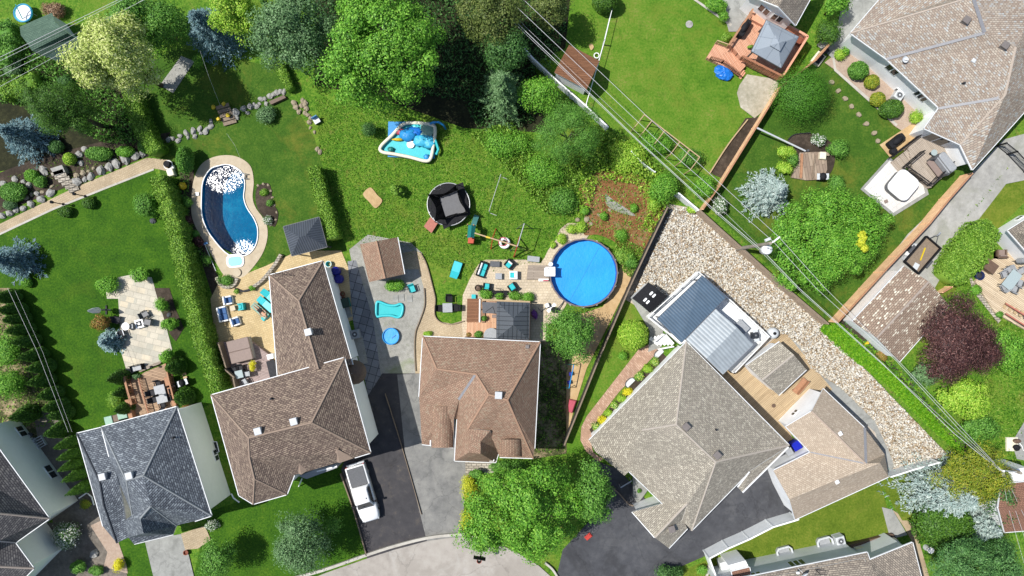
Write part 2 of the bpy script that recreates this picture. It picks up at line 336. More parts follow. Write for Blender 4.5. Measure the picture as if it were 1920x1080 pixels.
mottled('concrete', [(0, C(132, 132, 128)), (.5, C(170, 170, 164)), (1, C(200, 200, 194))], .35, 2, 18, bd=.01, patch=[(C(128, 128, 122), .5, .55, .66, .5)], crack=0.2)
mottled('concrete_tan', [(0, C(172, 156, 130)), (.5, C(200, 184, 158)), (1, C(216, 202, 178))], .3, 2, 18, bd=.008, patch=[(C(160, 140, 112), .6, .58, .7, .4)])
mottled('kerb', [(0, C(170, 164, 152)), (.6, C(214, 208, 196)), (1, C(228, 224, 214))], .5, 3, 18, bd=.01)
mottled('gravel_gray', [(0, C(92, 92, 86)), (.4, C(146, 144, 136)), (.7, C(176, 174, 166)), (1, C(206, 204, 196))], .25, 2.5, 20, bd=.06, wts=(.25, .25, .5), patch=[(C(112, 128, 70), .3, .56, .66, .55)])
mottled('gravel_lane', [(0, C(132, 130, 126)), (.5, C(172, 170, 164)), (1, C(204, 201, 195))], .15, 1.2, 16, bd=.03, patch=[(C(146, 146, 132), .3, .5, .64, .6)])
mottled('gravel_dark', [(0, C(84, 78, 72)), (.5, C(128, 120, 110)), (1, C(176, 166, 152))], .3, 3, 18, bd=.06)
mottled('gravel_pink', [(0, C(150, 128, 112)), (.5, C(196, 172, 152)), (1, C(228, 212, 196))], .3, 4, 20, bd=.05, wts=(.2, .3, .5))
mottled('gravel_base', [(0, C(150, 132, 112)), (.5, C(196, 178, 158)), (1, C(226, 212, 196))], .2, 2, 9, bd=.06, wts=(.2, .3, .5), patch=[(C(160, 150, 120), .3, .52, .64, .6)])
mottled('crushed', [(0, C(120, 118, 96)), (.5, C(170, 164, 146)), (1, C(206, 200, 186))], .3, 3, 14, bd=.04)
mottled('stone', [(0, C(120, 118, 112)), (.5, C(166, 164, 158)), (1, C(202, 200, 194))], .8, 3, 14, bd=.05)
mottled('stone_warm', [(0, C(132, 118, 96)), (.5, C(180, 166, 140)), (1, C(212, 202, 182))], .8, 3, 14, bd=.05)
mottled('stone_dark', [(0, C(62, 66, 70)), (.5, C(98, 102, 106)), (1, C(134, 136, 138))], .8, 3, 14, bd=.05)
brickm('flagstone', C(196, 184, 166), C(172, 166, 152), C(146, 136, 118), 1.05, .72, .43, 'Object', .025, .2, C(206, 190, 166), bd=.01, big=.8, rot=.24)
brickm('paver_tan', C(202, 180, 138), C(192, 168, 126), C(140, 120, 86), .34, .22, .5, 'Object', .03, .22, C(206, 184, 144), bd=.01, rot=.28)
brickm('paver_path', C(184, 166, 140), C(174, 155, 128), C(130, 112, 90), .3, .2, .5, 'Object', .03, .25, C(190, 172, 146), bd=.01, rot=.4)
brickm('paver_patio', C(204, 188, 162), C(196, 180, 154), C(150, 132, 108), .34, .34, .5, 'Object', .03, .25, C(208, 192, 168), bd=.01)
brickm('paver_pink', C(188, 152, 130), C(166, 130, 108), C(128, 100, 84), .4, .22, .5, 'Object', .03, .2, C(200, 168, 146), bd=.01, rot=.85)
brickm('paver_white', C(228, 226, 220), C(216, 212, 206), C(190, 186, 180), .6, .6, .5, 'Object', .02, .12, bd=.006, rot=-.66)
brickm('slab_gray', C(140, 142, 146), C(116, 118, 122), C(64, 64, 66), .75, .75, 0, 'Object', .03, .2, bd=.01, rot=.28)
brickm('stone_wall', C(196, 186, 170), C(168, 158, 142), C(110, 104, 94), .5, .24, .5, 'Object', .03, .25, bd=.02)
# roofs
brickm('shingle_brown', C(150, 127, 112), C(108, 89, 80), C(76, 62, 56), .42, .24, .5, msize=.03, noise_amt=.22, c3=C(160, 138, 120), bd=.02, extra=C(112, 92, 82))
brickm('shingle_rust', C(172, 132, 106), C(150, 112, 90), C(112, 82, 66), .36, .2, .5, msize=.025, noise_amt=.15, c3=C(164, 138, 112), bd=.015, extra=C(176, 136, 112))
brickm('shingle_grey', C(152, 143, 132), C(126, 118, 109), C(98, 92, 86), .36, .2, .5, msize=.025, noise_amt=.12, c3=C(170, 162, 150), bd=.012, extra=C(128, 120, 110))
brickm('shingle_taupe', C(164, 146, 131), C(148, 131, 117), C(124, 109, 98), .3, .2, .5, msize=.02, noise_amt=.1, c3=C(172, 156, 142), bd=.01, extra=C(140, 124, 110))
brickm('shingle_tan', C(188, 168, 148), C(154, 128, 110), C(134, 116, 102), .4, .24, .5, msize=.025, noise_amt=.16, c3=C(182, 176, 168), bd=.015, extra=C(150, 130, 114))
brickm('shingle_slate', C(112, 115, 118), C(80, 83, 88), C(56, 58, 62), .4, .24, .5, msize=.03, noise_amt=.25, c3=C(140, 143, 144), bd=.02, extra=C(84, 88, 92))
brickm('shingle_char', C(112, 107, 104), C(86, 82, 82), C(60, 58, 60), .4, .24, .5, msize=.03, noise_amt=.2, c3=C(134, 128, 122), bd=.02)
brickm('shingle_spot', C(158, 136, 118), C(140, 118, 102), C(112, 96, 84), .44, .26, .5, msize=.03, noise_amt=.14, c3=C(220, 210, 190), bd=.015, bias=.1)
brickm('shingle_red', C(150, 108, 88), C(132, 94, 78), C(104, 74, 62), .36, .22, .5, msize=.025, noise_amt=.15, bd=.012)
brickm('shingle_mid', C(150, 138, 126), C(124, 113, 104), C(94, 86, 80), .4, .24, .5, msize=.03, noise_amt=.14, c3=C(164, 150, 136), bd=.015)
brickm('shingle_green', C(86, 108, 92), C(72, 94, 80), C(54, 70, 60), .4, .24, .5, msize=.02, noise_amt=.12, bd=.012)
ribm('metal_blue', C(84, 104, 122, 1.3), .27, rot=-.785, coords='Object', groove=.78); ribm('metal_gray', C(166, 174, 178, 1.4), .34, rot=-.785, coords='Object', groove=.86); ribm('metal_char', C(84, 90, 100), .22)
brickm('metal_slate', C(92, 98, 105), C(86, 92, 99), C(48, 52, 58), .42, 6, 0, msize=.03, noise_amt=.08, bd=.01, rough=.45)
brickm('metal_pane', C(150, 158, 166), C(142, 151, 160), C(106, 114, 124), 1.3, 6, 0, msize=.02, noise_amt=.06, bd=.006, rough=.4)
# walls, timber, metal, plastic
def siding(name, c, h=.14):
    m, nt, N, L, P = nodes(name); tc = N.new('ShaderNodeTexCoord'); sp = N.new('ShaderNodeSeparateXYZ'); L.new(tc.outputs['Object'], sp.inputs[0])
    q = N.new('ShaderNodeMath'); q.operation = 'FRACT'; d = N.new('ShaderNodeMath'); d.operation = 'DIVIDE'; d.inputs[1].default_value = h
    L.new(sp.outputs['Z'], d.inputs[0]); L.new(d.outputs[0], q.inputs[0])
    r = ramp(N, [(0, tuple(x * .62 for x in c)), (.09, c), (1, tuple(x * 1.02 for x in c))]); L.new(q.outputs[0], r.inputs[0])
    n = noise(N, L, tc.outputs['Object'], .8, 6); r2 = ramp(N, [(.3, (.9,) * 3), (.7, (1.04,) * 3)]); L.new(n.outputs[0], r2.inputs[0])
    L.new(mixc(N, L, r.outputs[0], r2.outputs[0], 1.0, 'MULTIPLY'), P.inputs['Base Color']); P.inputs['Roughness'].default_value = .5
    MATS[name] = m; return m
siding('siding_white', (.84, .85, .85)); siding('siding_gray', (.62, .64, .63))
mottled('stucco', [(0, (.74, .75, .68)), (.5, (.81, .81, .75)), (1, (.86, .86, .8))], .3, 2, 30, bd=.008)
mottled('stucco_white', [(0, (.76, .77, .74)), (.5, (.83, .84, .81)), (1, (.88, .88, .86))], .3, 2, 30, bd=.008)
flat('white', (.78, .78, .77), .45, .06); flat('white_vinyl', (.76, .78, .77), .4, .05, 2)
flat('black', (.016, .016, .018), .75, .3, spec=.12); flat('dark', (.034, .034, .038), .75, .25, spec=.15); flat('charcoal', (.075, .078, .085), .5, .2)
flat('grey', (.28, .29, .3), .5, .12); flat('grey_light', (.5, .52, .53), .45, .1); flat('steel', (.55, .56, .57), .3, .1, metal=.6)
flat('tan', (.5, .42, .3), .7, .15); flat('brown', (.12, .075, .05), .6, .25); flat('brown_light', (.27, .2, .15), .6, .2)
flat('turquoise', C(38, 202, 206), .6, .06); flat('teal', C(30, 128, 122), .45, .1); flat('teal_pale', C(90, 150, 146), .4, .1)
flat('blue_cushion', C(72, 112, 164), .8, .12); flat('blue_bin', C(22, 40, 190), .45, .1); flat('royal', C(36, 34, 150), .5, .15)
flat('sky_blue', C(44, 156, 226), .45, .1); flat('aqua', C(66, 214, 222), .4, .08); flat('navy', C(40, 52, 96), .5, .2)
flat('red', C(214, 72, 60), .5, .12); flat('red_wood', C(196, 122, 104), .7, .15); flat('pink', C(206, 92, 108), .5, .1); flat('yellow', C(236, 204, 40), .5, .1)
flat('violet', C(150, 84, 172), .7, .2); flat('orange_red', C(208, 84, 52), .5, .1); flat('cream', (.66, .62, .48), .6, .1); flat('terracotta', C(150, 84, 60), .7, .2)
flat('mint', C(150, 190, 168), .5, .15); flat('bark', (.09, .065, .045), .9, .35, 9); flat('cable', (.5, .5, .5), .4, .05); flat('galv', (.42, .43, .43), .4, .1, metal=.4)
flat('white_fabric', (.7, .7, .69), .8, .06); flat('tarp_blue', C(30, 128, 228), .4, .12, 5); flat('skin', C(212, 160, 126), .6, .1)
flat('wood_pole', C(168, 158, 142), .85, .25, 3); flat('hot_tub_shell', (.30, .29, .27), .5, .15); flat('gutter', (.64, .65, .65), .4, .08)
flat('truck_white', (.8, .8, .8), .22, .02, spec=.6); flat('vent', (.45, .46, .47), .4, .12); flat('vent_dark', (.16, .14, .13), .5, .15)
flat('valley', (.2, .2, .21), .5, .12); flat('rubber', (.02, .02, .02), .8, .2)
plankm('deck_pink', C(212, 158, 128), C(198, 140, 110), .14, rot=1.0); plankm('deck_peach', C(218, 172, 138), C(204, 152, 118), .14, rot=1.571)
plankm('deck_gray', C(170, 156, 140), C(150, 136, 122), .14); plankm('deck_brown', C(176, 146, 120), C(146, 118, 96), .14, rot=.26)
plankm('deck_mauve', C(166, 148, 142), C(148, 130, 126), .14, rot=.26); plankm('deck_pale', C(220, 200, 170), C(200, 178, 148), .16, rot=.6)
plankm('deck_tan', C(196, 172, 136), C(178, 154, 120), .16, rot=-.72); flat('cedar', C(224, 178, 138, .85), .75, .22, 1.5); flat('fence_brown', C(156, 138, 118, .9), .8, .25, 1.5)
plankm('composite', C(186, 172, 156), C(172, 158, 142), .14, rot=.9); plankm('floor_dark', C(150, 104, 76), C(136, 92, 66), .14); plankm('weathered', C(168, 150, 130), C(140, 122, 106), .3, rot=1.4)
flat('timber_pink', C(222, 160, 128, 1.2), .7, .15); flat('timber_dark', C(160, 108, 80, 1.2), .7, .2); flat('timber_tan', C(206, 178, 136), .7, .15); flat('timber_gray', C(150, 132, 112), .8, .2)
flat('timber_brown', C(172, 126, 94, 1.2), .75, .2); flat('rail_white', (.78, .78, .76), .4, .04); flat('fence_dark', (.035, .032, .03), .8, .25)
glassm('glass', (.03, .035, .04)); glassm('glass_table', (.32, .38, .38), .08)
# leaves
leafm('leaf_maple', [(0, C(58, 104, 26)), (.5, C(92, 148, 40)), (1, C(142, 190, 74))])
leafm('leaf_green', [(0, C(56, 98, 32)), (.5, C(84, 134, 46)), (1, C(124, 170, 74))])
leafm('leaf_dark', [(0, C(40, 74, 34)), (.5, C(62, 102, 46)), (1, C(96, 136, 70))], .2)
leafm('leaf_greygreen', [(0, C(58, 88, 50)), (.5, C(88, 122, 74)), (1, C(128, 160, 110))], .2)
leafm('leaf_olive', [(0, C(54, 72, 26)), (.5, C(88, 104, 46)), (1, C(122, 132, 72))], .2)
leafm('leaf_lime', [(0, C(96, 144, 32)), (.5, C(136, 178, 50)), (1, C(184, 206, 86))])
leafm('leaf_bright', [(0, C(62, 112, 28)), (.5, C(94, 150, 42)), (1, C(138, 184, 70))])
leafm('leaf_yellow', [(0, C(176, 168, 20)), (.5, C(214, 204, 34)), (1, C(236, 226, 70))])
leafm('leaf_cream', [(0, C(128, 150, 60)), (.5, C(176, 190, 100)), (1, C(220, 222, 156))])
leafm('leaf_gold', [(0, C(86, 112, 30)), (.5, C(128, 146, 42)), (.85, C(168, 168, 56)), (1, C(140, 126, 50))])
leafm('leaf_purple', [(0, C(38, 22, 24)), (.5, C(66, 40, 40)), (.9, C(98, 66, 62)), (1, C(150, 112, 104))], .08)
leafm('leaf_blue', [(0, C(84, 112, 114)), (.5, C(124, 152, 152)), (1, C(168, 190, 188))], .1)
leafm('leaf_silver', [(0, C(134, 158, 152)), (.5, C(172, 192, 184)), (1, C(208, 220, 212))], .1, k=1.2)
leafm('leaf_bluedark', [(0, C(58, 84, 92)), (.5, C(86, 116, 122)), (1, C(126, 152, 154))], .1)
leafm('leaf_spruce', [(0, C(46, 82, 40)), (.5, C(70, 112, 56)), (1, C(104, 146, 80))], .1)
leafm('leaf_thuja', [(0, C(40, 70, 20)), (.5, C(60, 98, 30)), (1, C(92, 130, 44))], .12)
leafm('leaf_hedge', [(0, C(66, 104, 26)), (.5, C(102, 144, 42)), (1, C(148, 180, 74))], .2)
leafm('leaf_brown', [(0, C(96, 70, 48)), (.5, C(134, 104, 78)), (1, C(164, 138, 110))], .1)
leafm('leaf_mixed', [(0, C(70, 124, 30)), (.55, C(112, 160, 48)), (.8, C(176, 196, 90)), (.9, C(222, 222, 170)), (1, C(226, 214, 60))], .2)
leafm('leaf_white', [(0, C(60, 92, 44)), (.6, C(84, 120, 60)), (.75, C(220, 222, 206)), (1, C(236, 236, 226))], .2)
leafm('leaf_russet', [(0, C(86, 92, 34)), (.5, C(132, 120, 52)), (1, C(168, 110, 66))], .2)
leafm('pebble', [(0, C(128, 110, 86)), (.14, C(182, 158, 126)), (.35, C(206, 195, 174)), (.7, C(226, 220, 206)), (.9, C(192, 187, 176)), (1, C(248, 246, 240))], 0, .3, 1.15)
leafm('blades', [(0, C(38, 76, 12)), (.25, C(66, 112, 24)), (.6, C(98, 144, 40)), (.9, C(134, 164, 64)), (1, C(176, 190, 104))], .3, .1, 1.3)
leafm('blades_bright', [(0, C(70, 130, 18)), (.5, C(104, 164, 28)), (1, C(146, 192, 52))], .25, .15, 1.25)

# ---------------------------------------------------------------- foliage
def npmesh(name, V, Fq, mats, parent=None, extra=None, mi=None):
    """V (n,3); Fq (m,4) quads; extra: (verts, faces list) for a core"""
    V = np.asarray(V, np.float32); Fq = np.asarray(Fq, np.int32); k = Fq.shape[1]
    me = bpy.data.meshes.new(name); me.vertices.add(len(V)); me.vertices.foreach_set('co', V.ravel())
    me.loops.add(Fq.size); me.loops.foreach_set('vertex_index', Fq.ravel()); me.polygons.add(len(Fq))
    me.polygons.foreach_set('loop_start', np.arange(0, Fq.size, k, dtype=np.int32)); me.polygons.foreach_set('loop_total', np.full(len(Fq), k, np.int32))
    for m in (mats if isinstance(mats, (list, tuple)) else [mats]): me.materials.append(MATS[m])
    if mi is not None: me.polygons.foreach_set('material_index', np.asarray(mi, np.int32))
    me.update(calc_edges=True); return link(name, me, parent)
def nrm(a): return a / np.maximum(np.linalg.norm(a, axis=1, keepdims=True), 1e-6)
def leaves(P, Nn, L, W, rng, along=None):
    """diamond leaf faces, slightly folded by random tilt"""
    n = len(P); T = rng.normal(size=(n, 3)) if along is None else along + rng.normal(size=(n, 3)) * .25
    T = nrm(T - (T * Nn).sum(1, keepdims=True) * Nn); B = np.cross(Nn, T)
    L = np.asarray(L).reshape(-1, 1) * np.ones((n, 1)); W = np.asarray(W).reshape(-1, 1) * np.ones((n, 1))
    V = np.stack([P - T * L * .5, P + B * W * .5 + T * L * .05, P + T * L * .5, P - B * W * .5 + T * L * .05], 1).reshape(-1, 3)
    return V, np.arange(4 * n).reshape(n, 4)
def clumps(rng, nl, per, rx, ry, rz, zc, cr, leaf, low=-.3, inner=.45, up=.6, asp=.6, flatc=.75):
    d = rng.normal(size=(nl * 3, 3)); d = nrm(d); d = d[d[:, 2] > low][:nl]; nl = len(d)
    rad = inner + (1 - inner) * rng.random((nl, 1)) ** .6
    c = d * rad * np.array([[rx - cr * .8, ry - cr * .8, rz - cr * .6]]) + np.array([[0, 0, zc]])
    crs = cr * (.5 + .95 * rng.random((nl, 1))); az = np.arctan2(d[:, 1], d[:, 0]); ph = rng.random(4) * 6.28
    c[:, :2] *= (1 + .13 * np.sin(2 * az + ph[0]) + .1 * np.sin(3 * az + ph[1]) + .08 * np.sin(5 * az + ph[2]))[:, None]; c[:, 2] += .12 * rz * np.sin(3 * az + ph[3])
    e = nrm(rng.normal(size=(nl * per, 3)) + np.array([[0, 0, .35]])); ci = np.repeat(np.arange(nl), per)
    sh = .55 + .5 * rng.random((nl * per, 1)); P = c[ci] + e * crs[ci] * sh * np.array([[1, 1, flatc]])
    Nn = nrm(e * 1.0 + d[ci] * .35 + np.array([[0, 0, up * .7]]) + rng.normal(size=(nl * per, 3)) * .34)
    s = leaf * (.7 + .6 * rng.random(nl * per)); return leaves(P, Nn, s, s * asp, rng)
def trunk_mesh(parent, h, r, spread, seed, zf=.45, mat='bark', nl=6):
    rg = random.Random(seed); mb = MB(); lean = (rg.uniform(-.3, .3), rg.uniform(-.3, .3))
    mb.tube([(0, 0, 0), (lean[0] * .3, lean[1] * .3, h * zf * .6), (lean[0], lean[1], h * zf), (lean[0] * 1.2, lean[1] * 1.2, h * .82)], [r, r * .8, r * .65, r * .2], 8)
    for i in range(nl):
        a = 2 * math.pi * i / nl + rg.uniform(-.4, .4); L = spread * rg.uniform(.5, .8); z0 = h * rg.uniform(zf * .8, zf * 1.15); z1 = z0 + h * rg.uniform(.12, .32)
        mb.tube([(lean[0], lean[1], z0), (lean[0] + math.cos(a) * L * .5, lean[1] + math.sin(a) * L * .5, z0 + (z1 - z0) * .6), (math.cos(a) * L, math.sin(a) * L, z1)], [r * .42, r * .28, r * .1], 6)
    return mb.build('trunk', mat, parent, smooth=True)
SEED = [100]
def rngn(): SEED[0] += 1; return np.random.default_rng(SEED[0])
def tree(u, v, rx, ry, h, mat, label, nl=60, per=110, leaf=.26, cr=.2, name='deciduous_tree', cat='tree', group=None, rz=None, zc=None, low=-.3, inner=.45, up=.6, asp=.62, mat2=None, tw=.2, base=0, flatc=.75):
    """rx, ry: crown radius in photo pixels as seen"""
    hz = (.6 * h if zc is None else zc) + base; k = (1 - hz / HC) / S; rg = rngn()
    t = thing(name, label, cat, tuple(G(u, v, hz)[:2]) + (base,), 0, group)
    rx, ry = rx * k, ry * k; rzz = h * .42 if rz is None else rz; z = .6 * h if zc is None else zc
    V, F = clumps(rg, int(nl * .9), int(per * 2.1), rx, ry, rzz, z, cr * (rx + ry), leaf * .68, low, inner, up, asp, flatc)
    npmesh('crown', V, F, mat, t); trunk_mesh(t, h, tw, min(rx, ry), SEED[0]); return t
def bush(u, v, rx, ry, h, mat, label, n=2200, leaf=.16, name='shrub', cat='shrub', group=None, rot=0, asp=.6, nl=16, cr=.3, up=.5, base=0):
    """loose shrub: one mesh, no visible stem"""
    k = (1 - .6 * h / HC) / S; rg = rngn(); rx *= k; ry *= k
    V, F = clumps(rg, nl, max(20, int(1.8 * n) // nl), rx, ry, h * .52, h * .48, cr * (rx + ry), leaf * .75, -.25, .35, up, asp)
    if rot: c, s_ = math.cos(rot), math.sin(rot); V = np.stack([V[:, 0] * c - V[:, 1] * s_, V[:, 0] * s_ + V[:, 1] * c, V[:, 2]], 1)
    V[:, 2] = np.maximum(V[:, 2], .02); o = npmesh(name, V, F, mat); p = G(u, v, .6 * h); o.location = (p.x, p.y, base); return tag(o, label, cat, group)
def clipped(u, v, rx, ry, h, mat, label, kind='ball', n=2600, leaf=.12, name='clipped_shrub', cat='shrub', group=None, rot=0, jit=.06, asp=.7, hz=None, base=0, tuft=.45):
    """clipped shape: dense leaf shell around a solid core of the same foliage"""
    hz = (.55 * h if hz is None else hz) + base; k = (1 - hz / HC) / S; rg = rngn(); rx *= k; ry *= k
    d = nrm(rg.normal(size=(n, 3)))
    if kind == 'ball':
        d[:, 2] = np.where(d[:, 2] < -.5, -d[:, 2], d[:, 2]); X = d * np.array([[rx, ry, h * .5]]); Nn = nrm(d / np.array([[rx, ry, h * .5]])); X[:, 2] += h * .5
    else:                                   # cone / flame
        t = 1 - np.sqrt(rg.random(n)); a = rg.random(n) * 2 * math.pi
        pr = np.where(t < .18, .72 + t * 1.56, (1 - ((t - .18) / .82)) ** .72) if kind == 'flame' else np.where(t < .12, .9 + t * .8, 1 - ((t - .12) / .88) ** 1.25)
        X = np.stack([np.cos(a) * rx * pr, np.sin(a) * ry * pr, t * h], 1); Nn = nrm(np.stack([np.cos(a), np.sin(a), np.full(n, .35)], 1))
    wob = 1 + jit * np.sin(X[:, :1] * 5.1 + X[:, 1:2] * 4.3 + SEED[0]) * np.cos(X[:, 2:] * 4.7 + X[:, :1] * 3)
    Xs = X * np.concatenate([wob, wob, np.ones_like(wob)], 1) * (1 + rg.normal(size=(n, 1)) * .025)
    Nl = nrm(Nn * .8 + rg.normal(size=(n, 3)) * tuft + np.array([[0, 0, .15]])); s = leaf * (.7 + .6 * rg.random(n))
    V, F = leaves(Xs, Nl, s, s * asp, rg)
    # core
    m = 14; rings = 7; cv = []; cf = []
    for i in range(rings + 1):
        t = i / rings
        if kind == 'ball': rr, z = math.sin(math.pi * (.12 + .88 * t)) * .9, h * .5 - math.cos(math.pi * (.12 + .88 * t)) * h * .46
        else:
            rr = (.72 + t * 1.56 if t < .18 else (1 - (t - .18) / .82) ** .72) if kind == 'flame' else (.9 + t * .8 if t < .12 else 1 - ((t - .12) / .88) ** 1.25)
            rr *= .86; z = t * h * .97
        for j in range(m): cv.append((rx * rr * math.cos(2 * math.pi * j / m), ry * rr * math.sin(2 * math.pi * j / m), z))
    for i in range(rings):
        for j in range(m): cf.append((i * m + j, i * m + (j + 1) % m, (i + 1) * m + (j + 1) % m, (i + 1) * m + j))
    V = np.concatenate([V, np.array(cv)]); F = np.concatenate([F, np.array(cf) + 4 * n])
    if rot: c, s_ = math.cos(rot), math.sin(rot); V = np.stack([V[:, 0] * c - V[:, 1] * s_, V[:, 0] * s_ + V[:, 1] * c, V[:, 2]], 1)
    V[:, 2] = np.maximum(V[:, 2], .01); o = npmesh(name, V, F, mat); p = G(u, v, hz); o.location = (p.x, p.y, base); return tag(o, label, cat, group)
def hedge(px, w, h, mat, label, per=260, leaf=.13, name='hedge', jit=.1, round_=True, dens=1.0, ends=True):
    """clipped hedge along a pixel line (px seen at its top), w in metres"""
    P = [G(p[0], p[1], h) for p in px]; rg = rngn(); Vs = []; Fs = []; off = 0
    ws = w if isinstance(w, (list, tuple)) else [w] * len(P)
    for i in range(len(P) - 1):
        a, b = np.array(P[i])[:2], np.array(P[i + 1])[:2]; L = np.linalg.norm(b - a); d = (b - a) / L; nn = np.array([-d[1], d[0]]); wa, wb = ws[i], ws[i + 1]; w_ = (wa + wb) / 2
        n = int(per * L * (w_ + h * 1.5) * dens); t = rg.random(n); q = rg.random(n) * (w_ + 1.5 * h); ww = (wa + (wb - wa) * t)
        top = q < w_; side = np.where(rg.random(n) < .5, -1, 1)
        o = np.where(top, (rg.random(n) - .5) * ww, side * ww * .5); z = np.where(top, h, rg.random(n) * h)
        rr = min(.28, w_ * .3, h * .4)                  # rounded shoulder
        edge = np.clip((np.abs(o) - (ww / 2 - rr)) / rr, 0, 1); z = np.where(top, z - rr * .8 * edge ** 2, z)
        ap = np.abs(np.sin(t * L * 1.9 + i)) ** .6; wv = 1 + jit * (np.sin(t * L * 2.3 + i) * np.cos(t * L * 5.1) + ap - .6); hv = 1 + jit * (.5 * np.sin(t * L * 3.1 + 1) + .6 * ap - .4)
        o = o * wv; z = z * hv
        X = np.stack([a[0] + d[0] * t * L + nn[0] * o, a[1] + d[1] * t * L + nn[1] * o, z], 1) + rg.normal(size=(n, 3)) * .05
        Nn = np.where(top[:, None], np.array([[0, 0, 1.]]), np.stack([nn[0] * side, nn[1] * side, np.full(n, .2)], 1))
        Nl = nrm(Nn * .8 + rg.normal(size=(n, 3)) * .5); s = leaf * (.6 + .8 * rg.random(n)); V, F = leaves(X, Nl, s, s * .65, rg)
        Vs.append(V); Fs.append(F + off); off += len(V)
        c = .42; cv = [(a - nn * wa * c), (a + nn * wa * c), (b + nn * wb * c), (b - nn * wb * c)]
        cv = [(x, y, 0) for x, y in cv] + [(x, y, h * .8) for x, y in cv]; c2 = .3
        cv += [(x, y, h * .9) for x, y in ((a - nn * wa * c2), (a + nn * wa * c2), (b + nn * wb * c2), (b - nn * wb * c2))]
        Vs.append(np.array(cv)); Fs.append(np.array([(0, 1, 5, 4), (1, 2, 6, 5), (2, 3, 7, 6), (3, 0, 4, 7), (4, 5, 9, 8), (5, 6, 10, 9), (6, 7, 11, 10), (7, 4, 8, 11), (8, 9, 10, 11)]) + off); off += 12
    o = npmesh(name, np.concatenate(Vs), np.concatenate(Fs), mat); return tag(o, label, 'hedge')
def conifer(u, v, r, h, mat, label, levels=22, nb=11, per=26, ln=.34, wd=.09, droop=.25, name='spruce_tree', group=None, ry=None, base=0, hz=None, power=.85):
    """whorls of branches with needle sprays"""
    hz = (.4 * h if hz is None else hz) + base; k = (1 - hz / HC) / S; r_ = r * k; ry_ = (ry or r) * k; rg = rngn(); Ps, Ns, As, Ls = [], [], [], []
    for i in range(levels):
        t = i / levels; z0 = h * (.06 + .92 * t); Lm = (1 - t) ** power; n = max(4, int(nb * (.45 + .55 * Lm)))
        for j in range(n):
            a = 2 * math.pi * (j + rg.random()) / n + i * 1.1; L = Lm * (.78 + .35 * rg.random()); s = rg.random(per) ** .7; sd = rg.normal(size=per) * .16 * (1.15 - s) * L * r_ + rg.normal(size=per) * .05
            x = np.cos(a) * s * L * r_ - np.sin(a) * sd; y = np.sin(a) * s * L * ry_ + np.cos(a) * sd; z = z0 - droop * s * L * r_ + .12 * s ** 2 * L * r_ + rg.normal(size=per) * .05
            Ps.append(np.stack([x, y, z], 1)); sa = a + np.sign(sd) * .6; As.append(np.stack([np.cos(sa), np.sin(sa), np.full(per, .1)], 1))
            Ns.append(nrm(np.stack([rg.normal(size=per) * .45, rg.normal(size=per) * .45, np.ones(per)], 1))); Ls.append(ln * (.6 + .6 * rg.random(per)))
    P, Nn, A, Lh = map(np.concatenate, (Ps, Ns, As, Ls)); V, F = leaves(P, Nn, Lh, Lh * (wd / ln), rg, A)
    V[:, 2] = np.maximum(V[:, 2], .05); p = G(u, v, hz); t = thing(name, label, 'tree', (p.x, p.y, base), 0, group); npmesh('crown', V, F, mat, t)
    MB().tube([(0, 0, 0), (0, 0, h * .5), (0, 0, h * .97)], [.18, .11, .02], 7).build('trunk', 'bark', t, True); return t
def cover(name, px, n, size, mat, hmax=.25, z=0, seed=5, asp=.4, up=.6, label=None):
    """ground cover nobody could count: one object"""
    W = [G(*p) for p in px]; xs = [w.x for w in W]; ys = [w.y for w in W]; rg = np.random.default_rng(seed)
    X = np.stack([rg.uniform(min(xs), max(xs), n * 3), rg.uniform(min(ys), max(ys), n * 3)], 1); ins = np.zeros(len(X), bool)
    for i in range(len(W)):
        a, b = W[i], W[i - 1]; cnd = ((a.y > X[:, 1]) != (b.y > X[:, 1])) & (X[:, 0] < (b.x - a.x) * (X[:, 1] - a.y) / ((b.y - a.y) or 1e-9) + a.x); ins ^= cnd
    X = X[ins][:n]; m = len(X); Z = z + hmax * rg.random(m) ** 2 + .02
    Nn = nrm(rg.normal(size=(m, 3)) + np.array([[0, 0, up]])); s = size * (.5 + rg.random(m)); V, F = leaves(np.column_stack([X, Z]), Nn, s, s * asp, rg)
    V[:, 2] = np.maximum(V[:, 2], .002); o = npmesh(name, V, F, mat); o['kind'] = 'stuff'; return o

